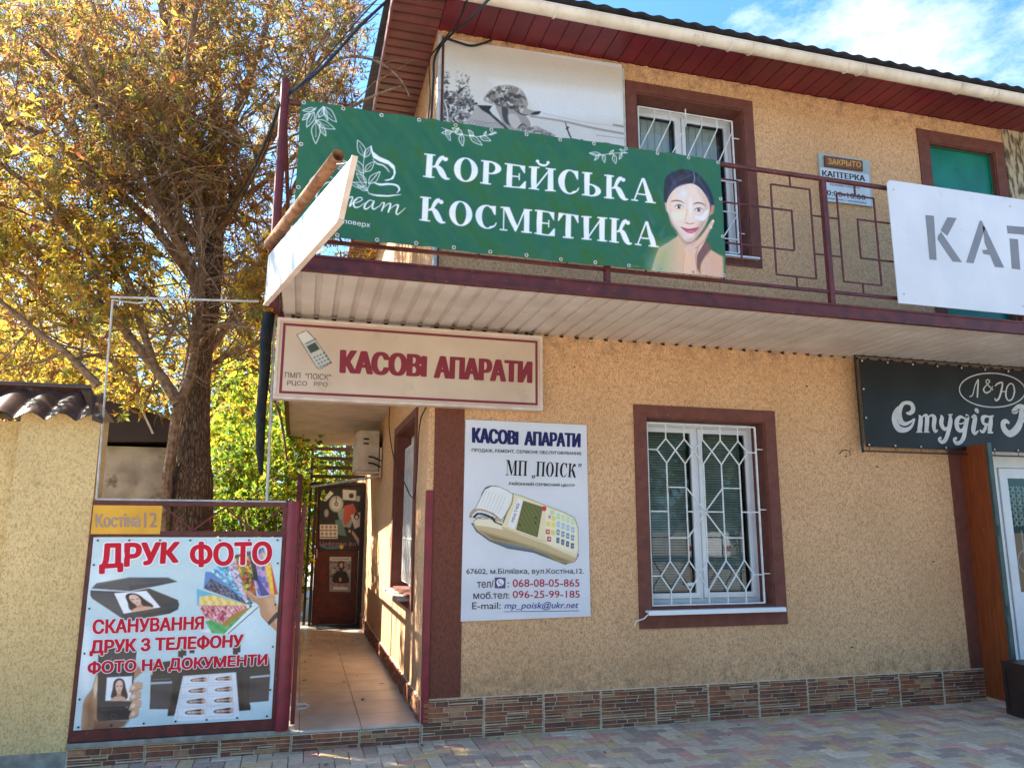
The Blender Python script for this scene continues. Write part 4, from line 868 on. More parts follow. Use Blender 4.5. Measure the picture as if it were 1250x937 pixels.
# ------------------------------------------------------------------ left pillar and wall
PL = thing('gate_pillar', 'pale yellow rendered pillar with a glossy brown metal-tile cap', 'pillar', (-1.73, .25, 0))
MB().box(-1.985, -1.462, .0, .24, .10, 2.42).build('shaft', M['yellow'], PL)
b = MB(); b.box(-2.0, -1.455, -.012, .53, .0, .10); b.build('footing', M['conc'], PL)
def tilecap(x0, x1, y0, y1, z0, z1, parent, ridge=None):
    """pressed metal tiles: three waves across, a step at the eave"""
    b = MB(); n = int((x1-x0)/.012); rows = 8
    for side in (0, -.004):
        base = len(b.v)
        for j in range(rows+1):
            t = j/rows
            for i in range(n+1):
                x = x0+(x1-x0)*i/n; wv = .5+.5*math.cos(2*math.pi*(x-x0)/.2); wv = wv**.6
                y = y0+(y1-y0)*t; z = z0+(z1-z0)*t+.035*wv*(1-.15*t)-(.018*(1-wv) if j == 0 else 0); b.v.append((x, y-(.012*(1-wv) if j == 0 else 0), z+side))
        for j in range(rows):
            for i in range(n): a = base+j*(n+1)+i; b.f.append((a, a+1, a+n+2, a+n+1)); b.m.append(0)
    return b.build('tile_cap', M['cap'], parent, smooth=True)
tilecap(-3.9, -1.50, -.10, .27, 2.37, 2.60, PL)
b = MB(); b.face([(-1.50, -.105, 2.405), (-1.425, -.10, 2.355), (-1.62, .27, 2.655), (-1.70, .27, 2.655)]); b.face([(-1.425, -.10, 2.355), (-1.44, .30, 2.40), (-1.62, .27, 2.655)]); b.face([(-1.50, -.105, 2.405), (-1.425, -.10, 2.355), (-1.425, -.10, 2.335), (-1.50, -.105, 2.36)])
b.face([(-3.9, .27, 2.64), (-1.62, .27, 2.66), (-1.50, .50, 2.42), (-3.9, .50, 2.42)]); b.build('hip_flashing', M['cap'], PL)
MB().tube([(-3.9, .27, 2.655), (-1.62, .27, 2.665)], .018, 8).build('ridge', M['cap'], PL)
NW = thing('yard_wall', 'long pale yellow rendered wall left of the pillar, set slightly back', 'wall', (-3, .3, 0))
MB().box(-7.0, -1.99, .12, .45, .10, 2.36).build('wall_body', M['yellow'], NW)
place_tiles(-4.4, -2.0, .49, .11, .0, NW, 60, n_var=2)
MB().box(-7.0, -1.99, .0, .14, -.03, .10).build('wall_base', M['mortar'], NW)
# whitewashed shed wall behind the gate
SH = thing('shed', 'low whitewashed shed with a dark brown roof edge behind the gate beside the tree', 'shed', (-2.4, 3.6, .1))
MB().box(-4.0, -1.28, 2.95, 4.6, .1, 2.47).build('shed_wall', M['ceram'], SH)
b = MB(); b.prism([(-4.1, 3.08), (-2.3, 3.0), (-1.72, 2.86), (-1.26, 2.70), (-1.25, 2.58), (-1.5, 2.52), (-2.4, 2.50), (-4.1, 2.48)], 'y', 2.8, 4.7); b.build('shed_roof', M['choc'], SH)
MB().bar((-1.80, 2.77, 2.98), (-1.60, 2.76, 2.60), .03, .02).build('batten', M['galv'], SH)

# white pipe frame above the gate
cable('upright_pipe', 'tall thin white pipe rising upright beside the tiled pillar in front of the tree', [(-1.44, .0, 1.80), (-1.455, 0, 2.5), (-1.472, 0, 3.30)], .0085, m=M['galv'], cat='pipe')
o = MB().tube([(-1.49, .0, 3.32), (-.42, .0, 3.375)], .0085, 8).build('cross_pipe', M['galv']); tag(o, 'horizontal thin white pipe between the tall upright pipe and the balcony corner', 'pipe')
o = MB().tube([(-1.475, .012, 3.30), (-1.30, .012, 3.29), (-1.2, .012, 3.31)], .006, 6).build('bent_wire', M['galv']); tag(o, 'short bent wire at the top corner of the white pipe frame', 'wire')
o = MB().tube([(-.262, .0, 1.80), (-.29, .0, 3.26)], .011, 8).build('upright_pipe', M['galv']); tag(o, 'thin pale upright pipe standing on the gate below the balcony corner', 'pipe')
b = MB(); pts = [(-.315, .0, 2.0), (-.335, .0, 2.2), (-.345, -.01, 2.5), (-.335, -.01, 2.8), (-.345, -.02, 3.05), (-.335, -.02, 3.28)]
b.tube(pts, [.015, .032, .038, .04, .046, .045], 14, jit=.22); o = b.build('wrapped_downpipe', M['blackbag'], smooth=True); tag(o, 'downpipe wrapped in crinkled black film hanging from the balcony corner beside the cash register sign', 'downpipe')

# projecting white sheet-metal board and rusty pipe
dv = np.array([.25429, -.96713, 0.0]); pA = np.array([-.285, -1.25, 3.02]); LB = 1.72
WB = thing('projecting_board', 'blank white sheet-metal board sticking out from the balcony corner under a rusty pipe', 'sign', tuple(pA))
b = MB(); nrm = np.array([-dv[1], dv[0], 0])
def brd2(mb, a, b_, c_, d_, t):
    n = len(mb.v)
    for sgn in (-1, 1):
        for s_, z_ in (a, b_, c_, d_): p = pA+dv*s_+nrm*(t*sgn); mb.v.append((p[0], p[1], z_))
    for f in ((0, 1, 2, 3), (7, 6, 5, 4), (0, 4, 5, 1), (1, 5, 6, 2), (2, 6, 7, 3), (3, 7, 4, 0)): mb.f.append(tuple(n+i for i in f)); mb.m.append(mb.mi)
def brd(mb, s0, s1, z0a, z1a, z0b, z1b, t0, t1):
    P = [pA+dv*s0, pA+dv*s1]; q = []
    for t in (t0, t1):
        for p, za, zb in ((P[0], z0a, z1a), (P[1], z0b, z1b)): q += [(*(p+nrm*t)[:2], za), (*(p+nrm*t)[:2], zb)]
    n = len(mb.v); mb.v += q
    for f in ((0, 2, 3, 1), (4, 5, 7, 6), (0, 1, 5, 4), (2, 6, 7, 3), (1, 3, 7, 5), (0, 4, 6, 2)): mb.f.append(tuple(n+i for i in f)); mb.m.append(mb.mi)
brd2(b, (-.03, 3.01), (1.52, 3.01), (1.69, 3.25), (0.0, 3.325), .010); b.build('sheet', M['tin'], WB, bevel=.003)
b = MB(); brd2(b, (-.03, 2.996), (1.525, 2.996), (1.525, 3.009), (-.03, 3.009), .016); brd2(b, (1.523, 3.01), (1.535, 3.01), (1.704, 3.25), (1.692, 3.25), .014); b.build('folded_edge', M['cream_al'], WB)
pe = np.array(onY(413, 190, -2.45)); ps = np.array([-.30, -1.19, 3.42])
RP = thing('rusty_pipe', 'open-ended rusty steel pipe jutting out from the balcony corner above the white board', 'pipe', tuple(ps))
dd = (pe-ps)/np.linalg.norm(pe-ps); b = MB(); b.tube([ps, pe], .034, 16, cap=False); o = b.build('tube', M['rust'], RP, smooth=True); so_ = o.modifiers.new('solid', 'SOLIDIFY'); so_.thickness = .005; so_.offset = -1
b = MB().tube([ps+dd*.0, ps+dd*.004], .03, 12).build('inner_plug', M['dark'], RP)
h0 = pe-dd*.04; h1 = pA+dv*1.64; b = MB().tube([h0-np.array([0, 0, .03]), (h0+np.array([*h1[:2], 3.25]))/2+np.array([.008, 0, -.02]), np.array([h1[0], h1[1], 3.25])], .005, 6).build('hanger_wire', M['black'], RP)

# ------------------------------------------------------------------ SIGN: green banner
BW, BH = 3.19, .965; BNY = -1.245
def wav(u, v):
    e = np.minimum(np.minimum(u, BW-u)*3, 1.0); e = np.clip(e, .0, 1)
    w_ = .010*np.sin(u*2.1+v*3.0+.4)*1.0+.0055*np.sin(u*9.1-v*5.5+1.1*np.sin(v*4))+.0035*np.sin(u*3.3+v*17+np.sin(u*5)*1.3)+.003*np.sin(u*23+v*19+1.5*np.sin(u*7))+.0022*np.sin(u*41-v*27+2*np.sin(u*3))*np.sin(v*9+u*2)+.0012*np.sin(u*67+v*51+3*np.sin(v*6))*np.sin(u*5-v*4)
    # puckers running down and up from the eyelets
    ph = (u % .262)/.262-.5; w_ = w_+.007*np.exp(-(ph*7)**2)*(np.exp(-(BH-v)*9)+np.exp(-v*9))
    # diagonal tension fold at the portrait
    d1 = (u-2.66)*.82-(v-.35)*.57; w_ = w_+.007*np.exp(-(d1/.03)**2)*(u < 3.0)*(v > .02)
    return w_*(.35+.65*e)
bn = Print((-.152, BNY, 3.487), disp=wav); 
BN = thing('green_banner', 'large green vinyl banner on the railing with white lettering and a portrait of a woman', 'banner', (-.152, BNY, 3.487))
A = Art(bn, 0, BW, 0, BH, .0046, '#2a6136')
rgb = np.random.default_rng(5)
A.zoom(795, 200, 6.25)
# portrait: shoulders, neck, hair, face, hand
A.fill([(-10, 860), (20, 760), (60, 640), (130, 600), (190, 560), (210, 520), (330, 590), (400, 590), (450, 660), (540, 712), (552, 912), (300, 890), (0, 870)], '#d5b08f', soft=10, sm=False)
A.fill([(-10, 880), (0, 760), (60, 640), (160, 600), (150, 900)], '#8fa877', soft=120, op=.75)
A.fill([(190, 530), (240, 600), (300, 640), (340, 600), (350, 560), (240, 520)], '#a97a60', soft=30, op=.8)
A.fill([(395, 590), (450, 655), (400, 720), (370, 790), (378, 885), (345, 880), (335, 720), (330, 690)], '#7c4f42', soft=14, sm=True)
A.fill([(440, 680), (540, 715), (552, 905), (380, 880), (400, 760)], '#d9a98c', soft=40)
A.fill([(90, 200), (100, 120), (150, 70), (240, 45), (340, 68), (420, 140), (465, 240), (475, 330), (450, 380), (420, 300), (330, 160), (300, 150), (180, 190), (130, 270), (100, 330)], '#2c242b', sm=True)
A.fill([(97, 300), (120, 300), (135, 390), (110, 360)], '#c9a48b', soft=5); A.fill([(455, 320), (478, 320), (470, 380), (440, 400)], '#b9876f', soft=5)
A.fill([(120, 280), (160, 210), (220, 165), (300, 155), (360, 175), (410, 240), (440, 320), (435, 400), (400, 480), (340, 560), (290, 600), (240, 580), (180, 490), (140, 420), (118, 350)], '#ecd0bd', soft=5, sm=True)
A.fill([(380, 430), (430, 400), (400, 480), (340, 565), (290, 602), (250, 590), (320, 560)], '#c99a82', soft=25, op=.7)
A.fill([(150, 420), (130, 380), (150, 460), (200, 530), (250, 590), (230, 540)], '#cda58d', soft=25, op=.6)
A.line([(320, 60), (328, 110), (320, 155)], [3, 8, 5], '#8d7a72'); A.line([(130, 230), (190, 180), (270, 150)], 12, '#4a3a40', op=.6, soft=8); A.line([(240, 90), (180, 130), (150, 190)], 14, '#4b3f48', soft=12, op=.6)
for k_ in range(9): A.line([(318-k_*4, 78+k_*3), (240-k_*12, 110+k_*8), (150-k_*4, 190+k_*10)], 2, '#55474e', op=.45, soft=3); A.line([(330+k_*5, 90+k_*4), (380+k_*6, 150+k_*8), (420+k_*4, 250+k_*8)], 2, '#4e4249', op=.45, soft=3)
A.line([(350, 120), (400, 190), (430, 260)], 10, '#41363e', soft=10, op=.7)
A.ell(235, 235, 40, 45, '#e9e2d8', soft=28, op=.6); A.fill([(360, 200), (420, 260), (440, 330), (430, 400), (400, 480), (340, 560), (330, 500), (390, 400), (395, 300)], '#c99d84', soft=40, op=.55); A.fill([(125, 290), (150, 250), (150, 400), (170, 470), (140, 420)], '#d9b59f', soft=30, op=.6); A.ell(295, 330, 15, 80, '#f5e4d8', soft=18, op=.8)
A.fill([(150, 365), (190, 372), (240, 365), (258, 380), (240, 420), (195, 432), (155, 410)], '#e6dcc8', sm=True, soft=5, op=.7); A.fill([(320, 395), (370, 402), (412, 360), (430, 352), (424, 400), (398, 436), (352, 434)], '#e9e3dc', sm=True, soft=4, op=.85)
A.line([(148, 292), (180, 285), (215, 292), (245, 305)], [5, 9, 8, 3], '#5a4038'); A.line([(318, 312), (350, 300), (390, 308), (412, 325)], [4, 10, 8, 3], '#55392f')
for cx, cy in ((205, 332), (358, 354)):
    A.ell(cx, cy, 32, 13, '#f2e8e2', rot=5); A.ell(cx+2, cy-1, 13, 14, '#2e1c18'); A.line([(cx-34, cy+2), (cx-15, cy-12), (cx+12, cy-14), (cx+34, cy+2)], [4, 6, 6, 3], '#2a1a18'); A.ell(cx+6, cy-5, 3, 3, '#ffffff'); A.line([(cx-26, cy+10), (cx, cy+15), (cx+26, cy+9)], 2.5, '#8e6a5c')
A.line([(268, 350), (262, 400), (256, 440)], 5, '#d8b09a', soft=6); A.line([(252, 448), (275, 458), (300, 462), (326, 452)], [4, 6, 6, 4], '#b17a68', soft=3); A.ell(272, 455, 6, 3, '#7d4a3e'); A.ell(308, 458, 6, 3, '#7d4a3e')
A.fill([(222, 482), (255, 490), (285, 497), (320, 492), (358, 490), (335, 520), (300, 533), (260, 520)], '#c2566a', sm=True); A.line([(224, 484), (260, 499), (300, 505), (356, 491)], 3.5, '#8c3348'); A.ell(300, 518, 24, 5, '#e08a98', soft=5, op=.8)
A.fill([(250, 650), (300, 610), (350, 580), (400, 520), (440, 460), (465, 428), (478, 440), (462, 480), (440, 520), (420, 560), (380, 640), (345, 700), (345, 790), (378, 885), (250, 870), (246, 760)], '#e2b89d', sm=True, soft=4)
A.line([(352, 640), (335, 700), (338, 770), (360, 870)], 7, '#a5705a', soft=6, op=.8); A.line([(300, 630), (370, 560), (430, 480)], 4, '#c58f76', soft=4); A.line([(330, 650), (395, 590), (445, 500)], 5, '#b57f69', soft=4); A.ell(470, 438, 7, 9, '#f1d8cc'); A.ell(455, 487, 7, 8, '#f1d8cc')
A.line([(250, 680), (246, 780), (252, 870)], 5, '#bd8f76', soft=6, op=.7)
# leaf ornaments, logo strokes and script word
WHT = '#eef3f2'
def sprig(z, stems, leaves, w_=1.6):
    A.zoom(*z)
    for s_ in stems: A.line(s_, w_, WHT)
    for (x0, y0, x1, y1, fat) in leaves:
        dx, dy = x1-x0, y1-y0; nx_, ny_ = -dy*fat, dx*fat
        L1 = [(x0, y0), (x0+dx*.35+nx_, y0+dy*.35+ny_), (x0+dx*.75+nx_*.6, y0+dy*.75+ny_*.6), (x1, y1)]; L2 = [(x0, y0), (x0+dx*.35-nx_, y0+dy*.35-ny_), (x0+dx*.75-nx_*.6, y0+dy*.75-ny_*.6), (x1, y1)]
        A.line(L1, w_*1.3, WHT); A.line(L2, w_*1.3, WHT); A.line([(x0, y0), (x0+dx*.7, y0+dy*.7)], w_*.8, WHT, op=.8)
zb = (340, 120, 5.206)
sprig(zb, [[(285, 52), (250, 90), (235, 140)], [(240, 60), (200, 90), (160, 110)], [(240, 140), (270, 160)]], [(285, 55, 368, 148, .2), (255, 125, 290, 60, .22), (235, 145, 358, 195, .18), (238, 150, 236, 288, .2), (262, 165, 300, 240, .18), (225, 90, 180, 185, .2), (235, 70, 155, 80, .16), (200, 100, 152, 140, .2), (285, 60, 312, 140, .12)], 2.6)
sprig(zb, [[(572, 605), (545, 520), (538, 440), (548, 340)], [(560, 590), (500, 545), (460, 540)], [(545, 520), (500, 440), (480, 410)], [(565, 580), (590, 530), (640, 465)]], [(545, 375, 503, 265, .2), (545, 380, 590, 305, .2), (550, 470, 608, 405, .22), (540, 480, 470, 385, .2), (572, 545, 645, 468, .22), (560, 540, 495, 480, .2), (545, 560, 455, 545, .2), (565, 590, 500, 560, .16), (440, 430, 395, 395, .2), (430, 450, 365, 440, .2)], 2.4)
A.zoom(*zb)
A.fill([(583, 318), (588, 300), (600, 340), (640, 372), (700, 395), (738, 425), (746, 470), (730, 510), (690, 524), (672, 520), (712, 508), (734, 480), (732, 450), (700, 418), (640, 400), (600, 378)], WHT)
A.line([(598, 388), (625, 415), (665, 425), (690, 445), (704, 465)], [2, 7, 8, 6, 3], WHT); A.line([(600, 535), (640, 548), (700, 545), (750, 552), (768, 578), (752, 602)], [2, 12, 13, 13, 10, 3], WHT); A.line([(575, 608), (630, 618), (700, 622), (778, 612)], [4, 10, 9, 3], WHT)
# C (mostly hidden), r e a m
A.line([(345, 512), (300, 495), (255, 510), (215, 540), (200, 525), (225, 497)], [3, 5, 6, 5, 5, 3], WHT); A.line([(340, 538), (300, 545), (255, 585), (240, 630), (262, 660), (320, 655), (380, 640)], [3, 6, 10, 11, 8, 6, 4], WHT)
for st, ws in (([(400, 690), (430, 660), (446, 640), (470, 636), (452, 690), (480, 660), (500, 650)], [3, 5, 6, 7, 9, 4, 3]),
               ([(478, 672), (505, 665), (530, 650), (525, 636), (500, 640), (478, 665), (482, 695), (510, 695), (545, 670)], [3, 4, 5, 6, 6, 10, 9, 5, 3]),
               ([(600, 655), (578, 650), (552, 675), (545, 702), (562, 705), (590, 680), (606, 655), (596, 690), (606, 706), (640, 685)], [4, 5, 9, 10, 7, 4, 8, 9, 7, 3]),
               ([(640, 690), (655, 668), (672, 668), (655, 715)], [3, 4, 8, 8]), ([(662, 702), (690, 675), (712, 672), (698, 722)], [3, 4, 9, 9]), ([(704, 708), (735, 683), (760, 682), (748, 722), (758, 738), (805, 700)], [3, 4, 9, 9, 6, 2])):
    A.line(st, ws, WHT)
zz_ = (620, 100, 3.903)
sprig(zz_, [[(385, 345), (430, 355), (500, 345), (570, 340)]], [(440, 350, 385, 345, .15), (450, 352, 458, 388, .22), (480, 350, 500, 330, .2), (500, 350, 512, 392, .22), (540, 345, 528, 372, .2), (560, 342, 530, 325, .18), (430, 352, 410, 378, .2)], 1.6)
sprig((340, 100, 3.903), [[(780, 215), (860, 240), (940, 260), (1040, 245)]], [(800, 222, 820, 275, .18), (830, 232, 780, 240, .2), (870, 242, 880, 300, .2), (880, 246, 830, 215, .2), (910, 252, 970, 300, .16), (930, 256, 905, 228, .2), (960, 258, 1010, 282, .2), (980, 256, 990, 235, .2), (1005, 252, 1035, 240, .15), (845, 235, 860, 215, .2)], 1.8)
# big serif words
def serif(word, quad):
    TL, TR, BR, BL = [bn.uv(*q) for q in quad]; tot = sum(SER[c][0] for c in word); x = 0; gap = .02
    adv = [SER[c][0]+.06 for c in word]; tot = sum(adv)-.06
    for c, a_ in zip(word, adv):
        for poly in SER[c][1]:
            q = []
            for (gx, gy_) in poly: s_ = (x+gx)/tot; q.append((TL*(1-s_)+TR*s_)*gy_+(BL*(1-s_)+BR*s_)*(1-gy_))
            A.fill_uv(q, '#eceef4')
        x += a_
serif('КОРЕЙСЬКА', [(518.4, 186.5), (799, 221), (799.5, 249), (516.8, 214.8)])
serif('КОСМЕТИКА', [(513, 240.2), (803.5, 273), (804, 301.8), (511.7, 269.2)])
A.grain(.018); A.build('banner_sheet', VIN, BN, off=0)
letter(bn, 'ми поверх', [(403, 266.5), (452, 273.5), (451.5, 279.5), (403, 272)], lay=.002, off=.01).build('lettering', flat('banner_white', '#e8ecec'), BN)
ey = MB(); k = 0
EYL = M['galv']
pts = [(u, v) for u in np.linspace(.02, BW-.02, 13) for v in (.018, BH-.018)]+[(u, v) for u in (.018, BW-.018) for v in (.33, .64)]
for u, v in pts:
    c = bn.W(u, v, .003); o = MB().tube([(c[0]+.011*math.cos(t), c[1], c[2]+.011*math.sin(t)) for t in np.linspace(0, 2*math.pi, 11)], .0045, 5, cap=False).build('eyelet', EYL, BN)
for u in np.linspace(.02, BW-.02, 13):
    for v, zz in ((.018, 3.478), (BH-.018, 4.455)):
        c = bn.W(u, v, .004); MB().tube([(c[0], c[1], c[2]), (c[0]+.004, -1.215, (c[2]+zz)/2+(.014 if v < .5 else .01)), (c[0], -1.185, zz+(.0 if v < .5 else .024))], .003, 4).build('tie', M['black'], BN)

# ------------------------------------------------------------------ SIGN: cash register light box
KX0, KX1, KZ0, KZ1, KY = -.262, 1.922, 2.578, 3.228, -.11
KS = thing('cash_register_sign', 'long aged cream sign box with maroon border and maroon words, hanging under the balcony', 'sign', (KX0, KY, KZ0))
MB().box(KX0+.004, KX1-.004, KY, -.02, KZ0+.004, KZ1-.004).build('sign_box', M['signface'], KS)
b = MB(); b.slab('y', (KX0, KX1), (KZ0, KZ1), KY-.008, -.016, [(KX0+.022, KX1-.022, KZ0+.022, KZ1-.022)]); b.build('sign_frame', M['cream_al'], KS, bevel=.003)
b = MB(); b.slab('y', (KX0+.044, KX1-.044), (KZ0+.044, KZ1-.044), KY-.0022, KY-.0003, [(KX0+.064, KX1-.064, KZ0+.064, KZ1-.064)]); b.build('border_line', flat('maroon_line', '#7e3540'), KS)
ks = Print((KX0, KY, KZ0)); zk = Zm(320, 380, 3.472); mk = flat('maroon_letters', '#85333e'); gk = flat('grey_letters', '#6d5f57')
letter(ks, 'КАСОВІ', [(330, 161), (700, 183), (697, 279), (327, 262)], zk, bold=(.085, .02)).build('lettering', mk, KS)
letter(ks, 'АПАРАТИ', [(730, 187), (1146, 213), (1145, 304), (726, 282)], zk, bold=(.085, .02)).build('lettering', mk, KS)
letter(ks, 'ПМП  "ПОІСК"', [(97, 257), (292, 267), (290, 292), (96, 280)], zk, off=.004).build('lettering', gk, KS)
letter(ks, 'РЦСО   РРО', [(107, 292), (278, 300), (276, 322), (105, 316)], zk, off=.004).build('lettering', gk, KS)
A = Art(ks, .1, .6, .1, .6, .005).zoom(320, 380, 3.472)
A.fill([(148, 100), (188, 82), (222, 116), (290, 215), (245, 245), (232, 238)], '#b9b6a8'); A.fill([(150, 100), (186, 84), (220, 116), (175, 135)], '#d0cabd'); A.fill([(188, 148), (225, 130), (245, 160), (206, 178)], '#3d4742')
A.fill([(183, 135), (224, 114), (226, 120), (186, 142)], '#6f7f82')
for i in range(4):
    for j in range(4): A.ell(222+i*13+j*9, 195+j*13-i*6, 4.5, 4, '#4f6c7c')
A.line([(232, 238), (290, 215)], 3, '#8b887c')
A.build('picture', PR, KS, off=.0012)
for xx in (KX0+.1, 1.78): MB().box(xx, xx+.03, -.07, -.055, KZ1-.002, 3.268).build('hanger', M['black'], KS)

# ------------------------------------------------------------------ SIGN: cash register poster on the wall
px0, px1, pz0, pz1 = 1.272, 2.365, .872, 2.492
CP = thing('service_poster', 'white panel poster on the stucco showing a cream pocket cash register above phone numbers', 'poster', (px0, 0, pz0))
b = MB(); b.prism([(1.278, 2.492), (2.352, 2.488), (2.362, .886), (1.262, .874)], 'y', -.018, -.001); b.build('panel', M['white'], CP, bevel=.003)
cp = Print((1.262, -.0185, .874)); zc = Zm(550, 500, 3.536)
navy = flat('navy_letters', '#26265c'); blk = flat('black_letters', '#1c1b1f'); red_ = flat('crimson_letters', '#b5283f'); dg_ = flat('charcoal_letters', '#3c3a3e'); blue_ = flat('blue_letters', '#3a3f8f')
letter(cp, 'КАСОВІ', [(92, 75), (294, 90), (293, 152), (92, 142)], zc, bold=(.075, .02)).build('lettering', navy, CP)
letter(cp, 'АПАРАТИ', [(318, 92), (562, 95+7), (561, 162), (317, 153)], zc, bold=(.075, .02)).build('lettering', navy, CP)
letter(cp, 'ПРОДАЖ, РЕМОНТ, СЕРВІСНЕ ОБСЛУГОВУВАННЯ.', [(91, 166), (566, 182), (566, 198), (91, 184)], zc, bold=(.02, .02)).build('lettering', dg_, CP)
# the firm's name in condensed serif capitals
def serif_geo(pr, word, quad, z, m_, parent, w_scale=1.0):
    TL, TR, BR, BL = [pr.uv(*z(*q)) for q in quad]; table = dict(SER); table['П'] = (1.0, stem(.09)+stem(.66)+[R_(.2, .95, .8, 1)]); table['І'] = (.5, stem(.12)); table['„'] = (.42, [ribbon([(.1, .06), (.12, -.05), (.03, -.18)], [.12, .1, .03]), ribbon([(.3, .06), (.32, -.05), (.23, -.18)], [.12, .1, .03])]); table['”'] = (.42, [ribbon([(.12, 1.02), (.14, .9), (.05, .76)], [.12, .1, .03]), ribbon([(.32, 1.02), (.34, .9), (.25, .76)], [.12, .1, .03])]); table[' '] = (.35, [])
    adv = [table[c][0]+.05 for c in word]; tot = sum(adv)-.05; x = 0; polys = []
    for c, a_ in zip(word, adv):
        for poly in table[c][1]:
            q = []
            for gx, gy_ in poly: s_ = (x+gx)/tot; q.append((TL*(1-s_)+TR*s_)*gy_+(BL*(1-s_)+BR*s_)*(1-gy_))
            polys.append(q)
        x += a_
    flatpolys(pr, polys).build('lettering', m_, parent)
serif_geo(cp, 'МП „ПОІСК”', [(240, 216), (566, 234), (562, 292), (238, 282)], zc, blk, CP)
letter(cp, 'РАЙОННИЙ СЕРВІСНИЙ ЦЕНТР', [(252, 308), (537, 318), (536, 334), (252, 328)], zc, bold=(.02, .02)).build('lettering', dg_, CP)
letter(cp, '67602, м.Біляївка, вул.Костіна,12.', [(68, 684), (574, 683), (574, 712), (68, 714)], zc, off=.012).build('lettering', dg_, CP)
letter(cp, 'тел/', [(114, 735), (186, 733), (186, 766), (114, 768)], zc, off=.012).build('lettering', dg_, CP)
letter(cp, ':', [(246, 744), (252, 744), (252, 765), (246, 765)], zc, off=.012).build('lettering', dg_, CP)
letter(cp, '068-08-05-865', [(268, 730), (556, 730), (556, 762), (268, 764)], zc, off=.014).build('lettering', red_, CP)
letter(cp, 'моб.тел:', [(98, 784), (254, 783), (254, 814), (98, 816)], zc, off=.012).build('lettering', dg_, CP)
letter(cp, '096-25-99-185', [(268, 780), (557, 779), (557, 810), (268, 812)], zc, off=.014).build('lettering', red_, CP)
letter(cp, 'E-mail:', [(93, 830), (216, 829), (216, 858), (93, 860)], zc, off=.01).build('lettering', dg_, CP)
letter(cp, 'mp_poisk@ukr.net', [(232, 828), (552, 826), (552, 863), (232, 866)], zc, off=.008, shear=.25).build('lettering', blue_, CP)
A = Art(cp, .02, 1.08, .1, .98+.3, .0042).zoom(565, 585, 8.147)
A.fill([(70, 420), (130, 520), (270, 620), (450, 690), (700, 730), (1020, 850), (1130, 800), (1160, 740), (1000, 700), (300, 500)], '#8f9aa2', soft=70, op=.6)
A.fill([(108, 420), (150, 385), (260, 400), (400, 470), (620, 560), (820, 640), (1130, 780), (1110, 815), (1050, 832), (950, 815), (820, 740), (690, 690), (560, 655), (400, 620), (280, 600), (150, 510), (108, 455)], '#c9b184', sm=False)
A.fill([(160, 500), (280, 540), (480, 600), (700, 670), (1080, 812), (1040, 832), (950, 815), (820, 745), (690, 692), (560, 655), (400, 625), (290, 605)], '#8a744a', soft=30, op=.85)
A.fill([(500, 140), (600, 170), (800, 250), (1000, 325), (1110, 380), (1145, 480), (1150, 700), (1130, 780), (1000, 725), (820, 640), (600, 560), (400, 480), (110, 430), (120, 400), (260, 390), (400, 420)], '#e8d7ae')
A.line([(390, 470), (600, 545), (760, 600), (820, 615)], 4, '#a4936b'); A.fill([(820, 280), (1000, 335), (1100, 390), (1135, 480), (1140, 700), (1120, 740), (850, 640), (820, 600)], '#efe4c4', soft=6)
A.fill([(545, 180), (600, 205), (510, 490), (452, 465), (470, 380)], '#eceae4', sm=False)
A.fill([(600, 210), (795, 272), (742, 575), (528, 498)], '#5a5c30'); A.fill([(610, 222), (785, 280), (734, 562), (542, 490)], lambda U, V: np.stack([.115+.05*np.sin(U*90+V*50)**2, .125+.05*np.sin(U*90+V*50)**2, .04+0*U], -1), op=.9)
for x_, y_ in ((565, 450), (725, 380), (720, 430)): A.ell(x_, y_, 14, 8, '#2c2f18')
A.fill([(792, 268), (826, 268), (826, 308), (792, 308)], '#d23238', sm=True)
A.fill([(180, 180), (220, 100), (290, 65), (360, 72), (440, 110), (500, 150), (470, 230), (420, 350), (385, 400), (300, 330), (200, 300), (120, 300)], '#e6e4de', sm=False)
A.line([(190, 150), (230, 85), (290, 66), (345, 72)], 5, '#8a8276'); A.line([(75, 370), (90, 330), (140, 295), (220, 305), (300, 340), (380, 400)], [12, 18, 14, 12, 10, 8], '#c9a673')
A.line([(110, 375), (150, 340), (220, 350), (290, 380)], 12, '#3a3028'); A.line([(130, 385), (200, 370), (260, 385)], 7, '#cfc8b8'); A.line([(500, 150), (485, 240), (440, 330), (400, 430)], 8, '#4c4034'); A.line([(290, 380), (330, 430), (380, 450)], 22, '#3d3126'); A.ell(345, 395, 24, 18, '#b0a79a')
for k in range(7): A.line([(235+k*32, 110+k*8), (205+k*30, 190+k*14), (180+k*28, 265+k*12)], 3.4, '#9d9b96', sm=False, op=.75)
A.fill([(106, 425), (150, 390), (250, 400), (380, 455), (400, 500), (260, 470), (130, 455)], '#ece0c0', soft=5)
cols = ['#b5d9a6', '#8fb9d9', '#5e86ae', '#3a4f74']
for r_ in range(4):
    for c_ in range(4):
        x_, y_ = (952+c_*48-r_*2, 365+c_*18+r_*80); A.fill([(x_-15, y_-32), (x_+16, y_-24), (x_+12, y_+30), (x_-18, y_+22)], cols[r_], op=.95); A.ell(x_, y_, 6, 10, '#dfeaf0' if r_ < 3 else '#a9b8cc')
for x_, y_, c_ in ((890, 322, '#b8dca8'), (862, 370, '#e5cfc4'), (905, 385, '#e6d57a'), (850, 440, '#e6d36a'), (902, 450, '#e8d870'), (845, 518, '#c43a40'), (895, 525, '#e5cf60'), (858, 590, '#b92c38')):
    A.fill([(x_-20, y_-26), (x_+20, y_-20), (x_+18, y_+28), (x_-22, y_+22)], c_); 
